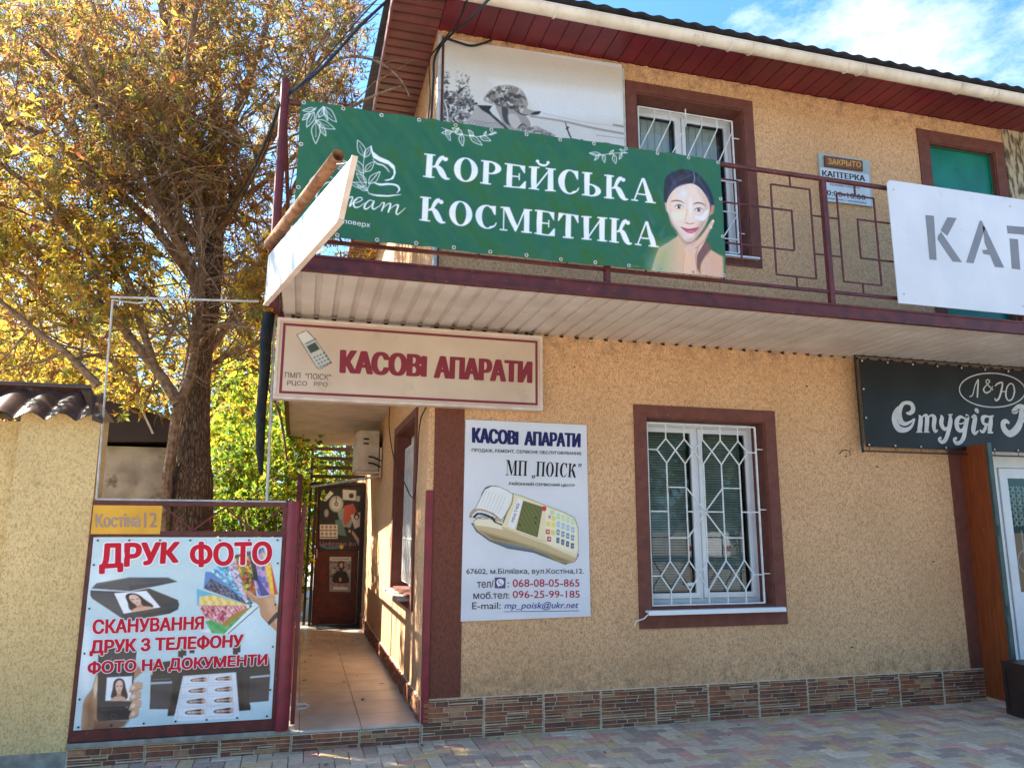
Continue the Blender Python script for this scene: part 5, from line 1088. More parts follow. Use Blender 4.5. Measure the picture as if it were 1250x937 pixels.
A.ell(862, 370, 9, 12, '#c4303a'); A.ell(845, 518, 8, 12, '#f0d0c8'); A.ell(860, 590, 10, 10, '#f2d0cc')
A.grain(.018); A.build('picture', PR, CP, off=.0012)
# the model plate, read upwards
v_, f_, a_ = text2d('MINI-T400', .03); mb_ = MB(); q0, q1, q2, q3 = [cp.uv(*Zm(565, 585, 8.147)(*q)) for q in ((478, 418), (536, 234), (566, 240), (510, 424))]
for a, bb_, _c in v_:
    p = (q0*(1-a)+q1*a)*bb_+(q3*(1-a)+q2*a)*(1-bb_); mb_.v.append(tuple(cp.W(p[0], p[1], .0026)))
for t in f_: mb_.f.append(t); mb_.m.append(0)
mb_.build('lettering', blue_, CP)
# messenger badge: violet square with a handset
A = Art(cp, .2, .5, .2, .4, .003).zoom(550, 500, 3.536)
A.fill([(192, 724), (236, 724), (236, 768), (192, 768)], '#5a4a72'); A.ell(214, 744, 16, 15, '#efeaf4'); A.fill([(203, 755), (212, 752), (206, 765)], '#efeaf4'); A.line([(207, 738), (210, 747), (219, 752)], [5, 4, 5], '#5a4a72'); A.line([(214, 737), (220, 741), (222, 747)], 1.6, '#5a4a72')
A.build('badge', PR, CP, off=.0014)
b = MB(); q = [cp.uv(*zc(*p)) for p in ((230, 869), (554, 865), (554, 867.5), (230, 871.5))]; b.face([cp.W(p[0], p[1], .0014) for p in q]); b.build('underline', blue_, CP)

# ------------------------------------------------------------------ SIGN: photo printing poster on the gate
dp = Print((-1.425, -.026, .238)); DP = thing('printing_poster', 'pale blue poster with red words on the gate, showing a scanner, fanned photos and printer', 'poster', (-1.425, -.026, .238))
def dwav(u, v): return .0025*np.sin(u*7+v*5)+.0018*np.sin(u*17-v*13)+.0012*np.sin(v*37+u*9)
dp.disp = dwav
A = Art(dp, 0, 1.292, 0, 1.292, .0046, '#c2dade')
A.zoom(80, 600, 3.124)
A.ell(150, 330, 60, 70, '#dfeff2', soft=60, op=.7); A.ell(700, 520, 90, 120, '#d6ebf0', soft=90, op=.7); A.ell(80, 640, 30, 120, '#e9f5f6', soft=40, op=.8)
# scanner
A.zoom(90, 690, 9.37)
A.fill([(192, 280), (640, 300), (860, 255), (1190, 390), (1208, 440), (1195, 500), (1100, 545), (860, 590), (640, 640), (560, 610), (215, 380), (190, 340)], '#3b3c40'); A.fill([(200, 290), (440, 310), (560, 540), (560, 600), (220, 375)], '#4b4c50'); A.fill([(870, 265), (1190, 395), (1200, 440), (1000, 480), (880, 330)], '#323336')
A.fill([(205, 255), (260, 200), (640, 132), (1080, 134), (1190, 182), (860, 250), (640, 296), (210, 262)], '#4c4e53'); A.fill([(630, 225), (1185, 182), (860, 250), (640, 292)], '#3a3b3f'); A.line([(205, 265), (640, 296), (870, 250)], 8, '#c9ced0', sm=False)
A.line([(220, 255), (300, 205), (640, 138), (1075, 138)], 5, '#7c7f84', sm=False); A.fill([(740, 560), (1040, 500), (1190, 495), (1100, 548), (860, 590)], '#26272a')
def girl(z, quad, S_=1):
    """small passport-style portrait inside a quad TL,TR,BR,BL given in the current zoom"""
    A.zoom(*z); TL, TR, BR, BL = [np.array(q, float) for q in quad]
    T = lambda a, b_: tuple((TL*(1-a)+TR*a)*(1-b_)+(BL*(1-a)+BR*a)*b_)
    F = lambda pts, c, **k: A.fill([T(*p) for p in pts], c, **k)
    F([(0, 0), (1, 0), (1, 1), (0, 1)], '#eef1f3')
    F([(.24, .92), (.25, .5), (.28, .2), (.4, .07), (.56, .06), (.7, .18), (.77, .45), (.84, .92)], '#2e1c1c', sm=True); F([(.18, 1), (.3, .86), (.44, .8), (.6, .8), (.74, .86), (.88, 1)], '#d9a58d'); F([(.43, .62), (.6, .62), (.6, .84), (.43, .84)], '#c48f78')
    F([(.36, .35), (.4, .2), (.5, .14), (.61, .2), (.65, .36), (.62, .56), (.51, .7), (.4, .57)], '#e8bfa9', sm=True)
    F([(.39, .36), (.48, .37), (.48, .41), (.4, .41)], '#4a2c28', op=.9); F([(.54, .37), (.63, .36), (.62, .41), (.54, .41)], '#4a2c28', op=.9); F([(.46, .575), (.51, .56), (.57, .575), (.51, .61)], '#b4525a'); F([(.485, .5), (.54, .5), (.53, .52), (.49, .52)], '#b98470', op=.8)
girl((90, 690, 9.37), [(462, 316), (832, 288), (990, 475), (572, 548)])
# fanned photos
A.zoom(225, 650, 7.208)
def mix(c1, c2, fx, fy, ph=0): 
    a_, b_ = np.array(lin(c1)), np.array(lin(c2))
    return lambda U, V: a_+(b_-a_)*np.clip(.5+.5*np.sin(U*fx+V*fy+ph+np.sin(U*190)*.6+np.sin(V*150)*.6), 0, 1)[..., None]
tip = (600, 600)
A.fill([(130, 870), (420, 760), (640, 640), (385, 885)], '#e8eef0'); A.line([(650, 652), (385, 885)], 8, '#1f2326', sm=False)
A.fill([(185, 780), (310, 740), (600, 640), (350, 890), (240, 880)], mix('#2d9c50', '#57b86a', 60, 90)); A.fill([(310, 740), (600, 640), (430, 780), (350, 830)], mix('#d9602a', '#6b9a3a', 160, 120))
A.fill([(112, 620), (600, 640), (420, 720), (330, 800), (190, 750)], mix('#c8506a', '#e6b0a8', 260, 200)); A.speck([(120, 630), (560, 650), (380, 740), (310, 780), (190, 740)], ['#b03048', '#e8d0d0', '#d96080', '#8c3a40'], 60, 14, seed=3)
A.fill([(108, 490), (560, 630), (112, 640)], '#6ab7cf'); A.fill([(135, 560), (250, 545), (580, 640), (130, 635)], mix('#e8c040', '#f0e0a0', 120, 60))
A.fill([(185, 340), (330, 350), (600, 630), (170, 480)], '#5a86c0'); A.fill([(170, 490), (230, 400), (600, 600), (580, 640)], mix('#2c2a38', '#5c6a88', 200, 140)); A.speck([(190, 480), (240, 410), (560, 600), (540, 625)], ['#1d1a26', '#8c8ca0', '#a04a40'], 50, 10, seed=5)
A.fill([(240, 340), (290, 290), (460, 270), (560, 620)], mix('#3aa0d0', '#a8d8e8', 120, 160)); A.speck([(250, 345), (300, 290), (460, 280), (540, 560)], ['#2a6a9c', '#d0ecf4', '#2c8c8c', '#7090b0'], 70, 14, seed=6)
A.fill([(380, 290), (470, 230), (560, 600), (540, 620)], mix('#b0a0c0', '#e0d0dc', 150, 180)); A.speck([(390, 290), (465, 240), (550, 580)], ['#6c6080', '#f0e8f0', '#8c4a60'], 40, 10, seed=8)
A.fill([(440, 200), (560, 160), (640, 560), (560, 600)], mix('#c88a30', '#8a2a1c', 160, 110)); A.speck([(445, 210), (560, 170), (640, 560), (560, 590)], ['#e0c040', '#6c8c30', '#b03020', '#2c3020', '#e06030'], 120, 15, seed=9)
A.fill([(560, 160), (700, 130), (760, 545), (650, 560)], mix('#5060b0', '#c8a0c0', 40, 60)); A.fill([(600, 330), (755, 545), (680, 560)], '#3c3c8c', op=.8); A.fill([(565, 165), (610, 155), (655, 420), (610, 420)], '#2a2430', op=.8)
A.fill([(680, 150), (750, 250), (825, 540), (760, 548)], mix('#f0901c', '#f4d24a', 90, 30)); A.fill([(760, 250), (825, 540), (790, 545)], '#c8402c')
A.speck([(560, 600), (620, 590), (600, 660), (550, 640)], ['#2c2c30', '#e8ecec', '#3a8c9c'], 24, 14, seed=10)
A.fill([(552, 520), (575, 510), (640, 560), (700, 565), (790, 545), (800, 600), (835, 690), (835, 870), (740, 800), (680, 730), (660, 640), (600, 590), (560, 560)], '#c08c64', sm=True); A.fill([(700, 570), (790, 550), (835, 700), (835, 870), (800, 780), (730, 680)], '#d8a880', soft=40, op=.8); A.line([(600, 590), (660, 640), (680, 730), (750, 800)], 6, '#8c5c3c', soft=4); A.line([(565, 520), (640, 575)], 8, '#dcb08c', soft=4)
A.fill([(835, 680), (790, 715), (730, 790), (745, 815), (800, 760), (835, 735)], '#26242a')
# phone in a hand, printer
A.zoom(90, 780, 5)
A.fill([(150, 190), (110, 300), (60, 380), (50, 560), (130, 552), (200, 500), (170, 300)], '#b58a66', sm=True, soft=3); A.fill([(60, 400), (110, 320), (140, 440), (120, 545), (70, 545)], '#8a5f42', soft=30, op=.7); A.fill([(150, 200), (120, 290), (128, 360), (165, 250)], '#e4c8ac', soft=8)
A.fill([(120, 490), (340, 490), (310, 530), (240, 560), (120, 555)], '#7c5440', soft=20)
A.fill([(370, 150), (430, 190), (350, 260), (350, 200)], '#b57c58', soft=10)
A.fill([(150, 70), (175, 55), (370, 50), (385, 70), (370, 200), (352, 470), (335, 490), (150, 498), (140, 480)], '#2a2a2d'); A.fill([(160, 80), (180, 62), (365, 58), (375, 90), (372, 130), (165, 130)], '#3c3b3f', soft=6); A.speck([(180, 100), (350, 95), (340, 215), (230, 220)], ['#5a4a44', '#9a8a7c', '#3a3436'], 26, 8, seed=12)
girl((90, 780, 5), [(203, 232), (356, 224), (350, 374), (194, 372)])
A.zoom(90, 780, 5); A.line([(165, 405), (320, 400)], 2, '#5c5c60', sm=False); A.line([(165, 428), (300, 424)], 2, '#5c5c60', sm=False); A.ell(245, 470, 18, 16, '#4a4a4e'); A.ell(245, 470, 13, 11, '#242427'); A.ell(325, 412, 8, 8, '#6a5a7c')
for y_, x1_ in ((290, 420), (345, 412), (400, 414), (450, 400)):
    A.fill([(352, y_-12), (385, y_-32), (x1_, y_-24), (x1_-6, y_+8), (372, y_+28), (338, y_+30)], '#d3a684', sm=True, soft=2); A.line([(345, y_+30), (375, y_+24), (x1_-4, y_+8)], 4, '#96684c', soft=3); A.ell(362, y_+4, 14, 10, '#ecd2c0', rot=-40)
A.fill([(470, 215), (650, 190), (1195, 165), (1200, 200), (1190, 375), (1075, 385), (1080, 430), (1010, 436), (1000, 230), (660, 240), (610, 465), (572, 468), (575, 425), (462, 425)], '#2a2b2e'); A.fill([(480, 145), (590, 130), (1190, 100), (1198, 170), (640, 200), (480, 215)], '#222326')
A.fill([(472, 275), (600, 268), (598, 415), (468, 422)], '#3a3b3f'); A.fill([(1075, 235), (1190, 225), (1185, 370), (1072, 380)], '#37383c'); A.fill([(468, 262), (600, 256), (600, 266), (468, 274)], '#b9bfc2'); A.fill([(1078, 225), (1195, 215), (1195, 226), (1078, 236)], '#b9bfc2'); A.line([(485, 245), (590, 240)], 3, '#7c8084', sm=False)
A.fill([(610, 465), (645, 400), (700, 240), (985, 215), (1005, 436), (1080, 430), (1080, 400), (1040, 380), (1030, 205), (1000, 195), (660, 215), (620, 250), (572, 460)], '#1d1e20')
for x_, y_ in ((650, 90), (670, 75), (720, 60), (985, 70), (1000, 55)): A.fill([(x_-14, y_-20), (x_+18, y_-22), (x_+18, y_+24), (x_-14, y_+24)], '#1f2022')
A.fill([(668, 222), (990, 200), (1012, 478), (608, 500)], '#e6eaee')
for r_ in range(4):
    for c_ in range(2):
        t = r_/4; x0 = 672-12*r_+c_*(152+8*r_); y0 = 226+r_*64-c_*8; w0 = 140+7*r_; h0 = 46+4*r_; q = [(x0, y0), (x0+w0, y0-6), (x0+w0+2, y0+h0-4), (x0-6, y0+h0)]
        A.zoom(90, 780, 5); A.line(q+[q[0]], 1.6, '#a9adb4', sm=False)
        girl((90, 780, 5), [(q[3][0]+38, q[3][1]-3), (q[0][0]+38, q[0][1]+3), (q[1][0]-2, q[1][1]+3), (q[2][0]-2, q[2][1]-3)])
A.grain(.018); A.build('poster_sheet', VIN, DP, off=0)
zd = Zm(80, 600, 3.124); zd2 = Zm(90, 780, 5); rl = flat('scarlet_letters', '#cf1f33'); wl = flat('white_outline', '#f2f3f5')
def outlined(body, quad, z, bx=.05, by=.035, gr=.05):
    letter(dp, body, quad, z, bold=(bx, by), grow=gr, lay=.0022).build('letter_outline', wl, DP)
    letter(dp, body, quad, z, bold=(bx, by), lay=.0042).build('lettering', rl, DP)
outlined('ДРУК', [(128, 196), (438, 190), (430, 284), (128, 314)], zd, .05, .035)
outlined('ФОТО', [(474, 190), (790, 184), (786, 282), (474, 288)], zd, .05, .035)
outlined('СКАНУВАННЯ', [(104, 486), (530, 472), (527, 524), (102, 543)], zd)
outlined('ДРУК З ТЕЛЕФОНУ', [(94, 562), (680, 540), (676, 600), (92, 626)], zd)
outlined('ФОТО НА ДОКУМЕНТИ', [(86, 645), (772, 614), (768, 668), (84, 702)], zd)
for u, v in [(.03+k*.205, 1.27) for k in range(7)]+[(.03+k*.205, .02) for k in range(7)]+[(.02, .3*k+.2) for k in range(4)]+[(1.272, .3*k+.2) for k in range(4)]:
    c = dp.W(u, v, .003); MB().tube([c, c+np.array([0, -.004, 0])], .007, 8).build('rivet', M['black'], DP)

# yellow street name plate
YP = thing('street_plate', 'small yellow plate with faded grey street name and number above the printing poster', 'sign', (-1.45, -.024, 1.55))
MB().box(-1.447, -.990, -.028, -.022, 1.553, 1.757).build('plate', M['ylw'], YP)
yp = Print((-1.447, -.0282, 1.553)); zy = Zm(0, 440, 3.605)
letter(yp, 'Костіна', [(420, 672), (618, 672), (618, 732), (420, 733)], zy, off=.025, smear=.008, lay=.0008).build('lettering', flat('faded_letters', '#a89284'), YP)
letter(yp, '12', [(634, 668), (692, 668), (692, 732), (634, 733)], zy, off=.025, smear=.01, lay=.0008).build('lettering', flat('faded_digits', '#a08776'), YP)

# ------------------------------------------------------------------ SIGN: studio banner at the right
sx0, sx1, sz0, sz1, sy = 5.16, 8.6, 2.375, 3.235, -.10
SB = thing('studio_banner', 'black vinyl banner in a wire frame above the studio doorway with silver ornate script', 'banner', (sx0, sy, sz0))
sb = Print((sx0, sy, sz0)); 
b = MB(); n1, n2 = 90, 24
for j in range(n2+1):
    for i in range(n1+1):
        u = (sx1-sx0)*i/n1; v = (sz1-sz0)*j/n2; b.v.append((sx0+u, sy-.0015*math.sin(u*4+v*2)-.0012*math.sin(u*13-v*6), sz0+v))
for j in range(n2):
    for i in range(n1): a = j*(n1+1)+i; b.f.append((a, a+1, a+n1+2, a+n1+1)); b.m.append(0)
b.build('banner_sheet', M['blackv'], SB, smooth=True)
b = MB(); b.bar((5.115, sy, 3.27), (8.7, sy, 3.27), .014); b.bar((5.115, sy, 2.335), (8.7, sy, 2.335), .014); b.bar((5.12, sy, 2.32), (5.12, sy, 3.28), .016); b.build('wire_frame', M['black'], SB)
for k in range(12):
    for v in (.02, sz1-sz0-.02):
        c = (sx0+.03+k*.3, sy-.010, sz0+v); MB().tube([c, (c[0], c[1]-.004, c[2])], .010, 8).build('eyelet', M['galv'], SB); MB().bar((c[0], sy-.006, c[2]), (c[0]+.01, sy-.003, 2.335 if v < .5 else 3.27), .004).build('tie', M['black'], SB)
for k in (1, 2): 
    c = (sx0+.02, sy-.01, sz0+.28*k); MB().tube([c, (c[0], c[1]-.004, c[2])], .010, 8).build('eyelet', M['galv'], SB)
zs = Zm(1030, 420, 4.686)
def script(strokes, z, pr, m_, parent, k=1.0, lay=.0035, n0=0):
    mb = MB()
    for i, (pts, ws) in enumerate(strokes):
        uv_ = [pr.uv(*z(*p)) for p in pts]; sc = np.hypot(*(pr.uv(*z(pts[0][0]+1, pts[0][1]))-uv_[0])); q = catmull([(*p, w_*sc*k) for p, w_ in zip(uv_, ws)], 7); L_, R2 = [], []
        for j in range(len(q)):
            a_ = q[max(j-1, 0)]; b_ = q[min(j+1, len(q)-1)]; d = np.array([b_[0]-a_[0], b_[1]-a_[1]]); d /= np.hypot(*d)+1e-9; n = np.array([-d[1], d[0]])*q[j][2]/2; L_.append(q[j][:2]+n); R2.append(q[j][:2]-n)
        for j in range(len(q)-1): mb.face([pr.W(p[0], p[1], lay+(i % 8)*.0003) for p in (L_[j], L_[j+1], R2[j+1], R2[j])])
    return mb.build('lettering', m_, parent)
silv = M['sil']
script([([(400, 425), (385, 440), (352, 455), (325, 440), (315, 395), (330, 350), (352, 335), (385, 342), (395, 375), (375, 395), (355, 392)], [6, 10, 18, 30, 28, 20, 16, 22, 24, 18, 8]), ([(330, 350), (300, 380), (288, 430), (310, 480), (350, 490), (385, 470), (405, 425)], [10, 22, 30, 32, 22, 14, 6]), ([(322, 365), (318, 420), (308, 495)], [4, 6, 3]),
        ([(428, 405), (438, 430), (430, 500)], [6, 24, 24]), ([(412, 502), (448, 502)], [6, 6]), ([(440, 425), (458, 408), (474, 420), (470, 500)], [6, 10, 24, 22]), ([(456, 502), (488, 502)], [6, 6]), ([(476, 425), (495, 408), (515, 420), (512, 470), (520, 498), (535, 490)], [6, 10, 24, 22, 16, 6]),
        ([(552, 405), (560, 420), (556, 455), (575, 485), (600, 470)], [6, 20, 24, 18, 8]), ([(606, 402), (608, 440), (596, 500), (580, 545), (560, 560), (544, 545), (556, 532)], [10, 24, 22, 20, 16, 16, 10]), ([(595, 404), (620, 402)], [6, 6]),
        ([(690, 425), (665, 415), (645, 440), (648, 480), (668, 495), (690, 470)], [8, 14, 24, 24, 16, 8]), ([(696, 420), (704, 412), (692, 480), (684, 530), (665, 560), (640, 565), (630, 545), (645, 535)], [8, 22, 24, 22, 18, 18, 16, 8]), ([(640, 440), (670, 455), (715, 425)], [4, 6, 4]),
        ([(728, 420), (745, 410), (748, 430), (738, 490), (748, 510), (768, 495)], [8, 16, 24, 24, 16, 6]), ([(748, 370), (758, 382), (757, 392)], [14, 24, 14]),
        ([(842, 408), (838, 450), (832, 500)], [14, 24, 22]), ([(838, 418), (810, 412), (792, 425), (800, 455), (836, 458)], [8, 12, 22, 14, 8]), ([(815, 458), (800, 495), (785, 500), (778, 488)], [14, 16, 12, 8]), ([(820, 505), (852, 505)], [8, 8]), ([(855, 410), (845, 412)], [8, 8]),
        ([(1035, 360), (1000, 360), (965, 385), (985, 390), (1000, 370)], [18, 26, 16, 10, 6]), ([(1015, 365), (1010, 430), (990, 480), (950, 512), (918, 490), (908, 455), (925, 440), (945, 452)], [24, 30, 34, 30, 30, 26, 20, 10]), ([(1010, 430), (1050, 380), (1080, 365)], [10, 20, 26]), ([(1020, 430), (1060, 470), (1085, 515)], [12, 28, 24]),
        ([(1140, 420), (1110, 430), (1100, 470), (1120, 505), (1150, 500), (1165, 460), (1140, 420)], [10, 18, 26, 18, 14, 20, 10])], zs, sb, silv, SB)
ring_ = [(848+188*math.cos(t)-0, 263+97*math.sin(t)+5*math.cos(t)) for t in np.linspace(0, 2*math.pi, 30)]
script([(ring_, [5]*30), ([(718, 300), (735, 290), (748, 240), (762, 210), (768, 205), (765, 250), (762, 305)], [6, 5, 5, 6, 7, 9, 8]),
        ([(852, 262), (820, 230), (812, 212), (822, 203), (832, 214), (805, 245), (798, 262), (812, 278), (835, 268), (850, 240)], [6, 8, 6, 5, 6, 6, 8, 8, 6, 4]),
        ([(862, 240), (880, 225), (905, 222), (898, 270), (885, 310), (868, 322), (862, 308)], [5, 8, 8, 10, 9, 7, 6]), ([(895, 270), (930, 272)], [5, 5]), ([(948, 225), (930, 250), (925, 295), (940, 322), (962, 310), (974, 270), (966, 232), (948, 225)], [5, 7, 9, 7, 7, 9, 7, 5])], zs, sb, silv, SB)

# ------------------------------------------------------------------ SIGN: storeroom board on the railing
kx0, kx1, kz0, kz1, ky = 4.615, 8.4, 3.418, 4.50, -1.245
KB = thing('storeroom_board', 'big white board on the balcony railing with grey stencilled capitals', 'sign', (kx0, ky, kz0))
c = .03; b = MB(); b.prism([(kx0, kz0), (kx1, kz0), (kx1, kz1), (kx0+c, kz1), (kx0, kz1-c)], 'y', ky-.004, ky+.004); b.build('board', M['white'], KB)
kb = Print((kx0, ky-.0045, kz0)); zn = Zm(900, 120, 3.346); gm = flat('stencil_grey', '#84868c')
def poly_sign(polys, pr, z, m_, parent, nm='lettering', lay=.0012):
    mb = MB()
    for i, p in enumerate(polys): mb.face([pr.W(*pr.uv(*z(*q)), lay) for q in p])
    return mb.build(nm, m_, parent)
poly_sign([[(768, 477), (803, 480), (814, 661), (785, 658)], [(858, 486), (896, 489), (858, 562), (830, 540), (836, 528)], [(820, 560), (832, 546), (918, 670), (880, 667), (817, 575)],
           [(990, 500), (998, 500), (1012, 530), (990, 596), (965, 674), (934, 671)], [(1002, 520), (1012, 528), (1090, 692), (1052, 689), (1032, 640), (1005, 636), (1000, 620), (1022, 618), (1010, 590)],
           [(1100, 520), (1200, 528), (1202, 560), (1104, 552)], [(1112, 572), (1146, 576), (1156, 700), (1121, 696)], [(1172, 575), (1205, 579), (1214, 705), (1180, 702)]], kb, zn, gm, KB)
for u, v in ((.06, 1.0), (.06, .08), (1.3, 1.0), (1.3, .08)): MB().tube([kb.W(u, v, 0), kb.W(u, v, .004)], .008, 8).build('bolt', M['galv'], KB)

# small opening-hours sign on the upper wall
HS = thing('hours_sign', 'small pale sign with opening hours and a brown plate, on the upper wall', 'sign', (4.94, -.02, 4.88))
hs = Print((4.93, -.0265, 4.86)); zh = Zm(900, 120, 3.346)
b = MB(); b.box(4.948, 5.575, -.026, -.002, 4.895, 5.42); b.build('plate', mat('pale_green_plate', '#a9b5ae', '#95a39c', rough=.4, scale=3), HS, bevel=.004)
P4 = lambda *q: [hs.uv(*zh(*p)) for p in q]
def board(pr, uvq, lay, th, nm, m_, parent):
    b = MB(); f = [pr.W(p[0], p[1], lay) for p in uvq]; k_ = [pr.W(p[0], p[1], lay-th) for p in uvq]; b.face(f); n = len(uvq)
    for i in range(n): j = (i+1) % n; b.face([k_[i], k_[j], f[j], f[i]])
    return b.build(nm, m_, parent)
board(hs, P4((337, 282), (536, 312), (546, 440), (345, 418)), .003, .0025, 'hours_panel', flat('pale_panel', '#c9d2d8'), HS)
board(hs, P4((352, 236), (508, 258), (510, 300), (354, 280)), .014, .012, 'closed_plate', flat('brown_plate', '#6e4438'), HS)
board(hs, P4((356, 241), (504, 262), (506, 296), (358, 275)), .0148, .0005, 'closed_field', flat('brown_field', '#7d5040'), HS)
gold = flat('gold_letters', '#e0b45a'); bk2 = flat('ink_letters', '#23262c')
letter(hs, 'ЗАКРЫТО', [(366, 248), (500, 263), (500, 286), (367, 272)], zh, off=.02, lay=.0156).build('lettering', gold, HS)
letter(hs, 'КАПТЕРКА', [(345, 294), (520, 316), (522, 340), (346, 318)], zh, off=.03, smear=.006, lay=.0036).build('lettering', bk2, HS)
letter(hs, 'РЕЖИМ РАБОТЫ', [(378, 348), (498, 362), (498, 371), (379, 357)], zh, off=.01, lay=.0036).build('lettering', bk2, HS)
letter(hs, '10:00-18:00', [(352, 373), (522, 396), (523, 417), (353, 395)], zh, off=.03, lay=.0036).build('lettering', bk2, HS)
letter(hs, 'понедельник — воскресенье', [(358, 404), (526, 426), (526, 434), (359, 412)], zh, off=.005, lay=.0036).build('lettering', bk2, HS)

# ------------------------------------------------------------------ SIGN: black and white poster on the upper wall
so0 = Print((1.022, -.026, 4.3)); SP = thing('soldier_poster', 'weathered grey poster of a soldier in a camouflage cap, left of the upper window', 'poster', (1.022, -.026, 4.3))
MB().prism([(1.03, 4.3), (2.775, 4.3), (2.775, 6.035), (1.03, 5.985)], 'y', -.022, -.001).build('backing_board', M['white'], SP)
MB().box(2.775, 2.795, -.03, -.001, 4.3, 5.99).build('edge_trim', M['galv'], SP)
A = Art(so0, .008, 1.755, .35, 1.69, .006, '#dbd6cf'); A.zoom(540, 50, 5.208)
A.fill([(-20, -60), (300, -20), (1200, 100), (1200, 300), (-20, 200)], '#cfc5ba', soft=120, op=.7); A.fill([(300, 250), (1150, 330), (1150, 500), (600, 480), (540, 380)], '#e4e4e4', soft=60)
A.speck([(-20, 330), (110, 320), (220, 400), (130, 560), (-20, 560)], ['#4a4440', '#7d756e', '#5e5752', '#9a928a', '#3a3532'], 360, 11, seed=1); A.speck([(-10, 190), (50, 200), (30, 340), (-10, 340)], ['#4a4440', '#6d655e'], 40, 8, seed=2); A.speck([(80, 180), (170, 230), (200, 390), (90, 380)], ['#8d867e', '#a59d95', '#6c655e'], 90, 7, seed=4)
A.line([(5, 370), (30, 440), (35, 530)], [6, 9, 9], '#d8d2c8'); A.line([(100, 330), (120, 310), (140, 295)], [14, 16, 6], '#3c3734')
A.fill([(110, 545), (180, 480), (220, 405), (330, 470), (450, 590), (440, 610), (120, 580)], '#b8b1a8'); A.fill([(220, 408), (318, 412), (300, 440), (320, 470), (450, 575), (455, 590), (400, 560), (300, 470), (250, 440)], '#33302f')
for k in range(9): A.line([(150+k*26, 560-k*6), (190+k*24, 500+k*4), (250+k*18, 560)], 3, '#8c857c')
A.fill([(340, 400), (420, 395), (520, 465), (560, 540), (470, 590), (400, 540), (360, 470)], '#a59c93', sm=True); A.fill([(380, 415), (415, 415), (420, 480), (440, 540), (400, 520), (380, 470)], '#4c4642', sm=True, soft=5); A.fill([(420, 470), (470, 470), (500, 530), (470, 560), (430, 530)], '#c9c1b8', sm=True, soft=10); A.line([(480, 555), (510, 530), (535, 545)], [8, 12, 8], '#5c544e')
A.fill([(265, 380), (275, 345), (320, 300), (380, 282), (450, 285), (500, 310), (530, 350), (545, 400), (540, 430), (600, 450), (620, 465), (590, 475), (520, 470), (440, 425), (340, 410)], '#a8a198', sm=True); A.speck([(275, 375), (320, 305), (380, 288), (490, 310), (535, 400), (500, 450), (340, 405)], ['#6e675f', '#d0cac2', '#4e4843', '#8c857c'], 130, 14, seed=7)
A.line([(350, 300), (380, 360), (430, 415), (500, 465), (540, 472)], [3, 4, 5, 8, 5], '#2e2a28'); A.line([(440, 385), (480, 350), (520, 360), (528, 378)], [3, 4, 8, 5], '#332f2c'); A.line([(568, 465), (600, 458), (622, 452)], [10, 20, 10], '#2f2b29')
A.fill([(480, 560), (600, 540), (720, 600), (700, 640), (500, 620)], '#a9a198', soft=8); A.speck([(490, 560), (600, 545), (700, 600), (520, 615)], ['#837c74', '#c4bdb4', '#6e675f'], 60, 12, seed=9)
A.line([(560, 480), (760, 510), (960, 555), (1150, 590)], [10, 12, 14, 14], '#9a928a', soft=8); A.line([(640, 460), (820, 500), (1000, 530), (1150, 545)], 4, '#b0a9a2', soft=4, op=.7); A.line([(1090, 535), (1150, 545)], 12, '#8a827a', soft=10); A.line([(980, 600), (1150, 620)], 6, '#a39b93', soft=5, op=.8)
A.line([(830, 640), (805, 590), (782, 520)], [7, 11, 6], '#3c3030'); A.line([(790, 560), (800, 550)], 12, '#3c3030'); A.line([(850, 640), (890, 628)], 8, '#5c504c')
A.grain(.018); A.build('print', PR, SP, off=.0)

# ------------------------------------------------------------------ posters on the rear door
rd = Print((.225, 6.225, .15)); zq = Zm(380, 590, 6.243)
D1 = thing('photo_services_poster', 'dark glossy poster with a disc and a camera on the upper rear door', 'poster', (.24, 6.225, 1.2), 'posters on the rear door')
A = Art(rd, -.1, .72, 1.0, 2.12, .008).zoom(380, 590, 6.243)
A.fill([(62, 30), (400, 25), (392, 505), (60, 510)], '#2a2f36')
A.fill([(85, 125), (145, 55), (170, 75), (110, 135)], '#dde2e6'); A.ell(190, 155, 54, 62, '#aebfc4'); A.ell(190, 155, 40, 46, '#cfd9dc', op=.6); A.ell(190, 155, 14, 16, '#34393f'); A.ell(190, 155, 6, 7, '#d8dde0'); A.line([(190, 100), (190, 140)], 8, '#4c5860')
A.fill([(240, 45), (342, 52), (340, 130), (240, 122)], '#cfd6dc'); A.ell(305, 92, 20, 20, '#4a545c'); A.ell(305, 92, 10, 10, '#20262c'); A.fill([(345, 95), (372, 95), (370, 135), (345, 135)], '#b4c4cc'); A.ell(115, 225, 16, 30, '#a8acb4', soft=10)
A.fill([(200, 220), (250, 180), (340, 200), (300, 330), (230, 330)], '#8fb0b4'); A.fill([(250, 170), (320, 150), (345, 210), (260, 330), (240, 280)], '#c0605c', op=.8); A.fill([(300, 240), (380, 215), (402, 310), (330, 345)], '#d6dade'); A.ell(345, 250, 22, 26, '#2a2428'); A.ell(345, 256, 12, 16, '#e0b8a4'); A.fill([(200, 320), (280, 330), (380, 500), (395, 455), (290, 330)], '#c9a9a8'); A.ell(292, 362, 20, 26, '#26282e'); A.ell(292, 362, 9, 12, '#d0b0a0'); A.fill([(180, 280), (230, 270), (270, 400), (200, 390)], '#5d8c8c', op=.8)
A.fill([(66, 312), (200, 312), (200, 418), (66, 420)], '#e0e2e4')
for i in range(4):
    for j in range(2): A.ell(84+i*32, 332+j*52, 9, 12, '#4a3c38'); A.ell(84+i*32, 336+j*52, 6, 8, '#c8a898'); A.fill([(70+i*32, 352+j*52), (98+i*32, 352+j*52), (98+i*32, 360+j*52), (70+i*32, 360+j*52)], '#222428')
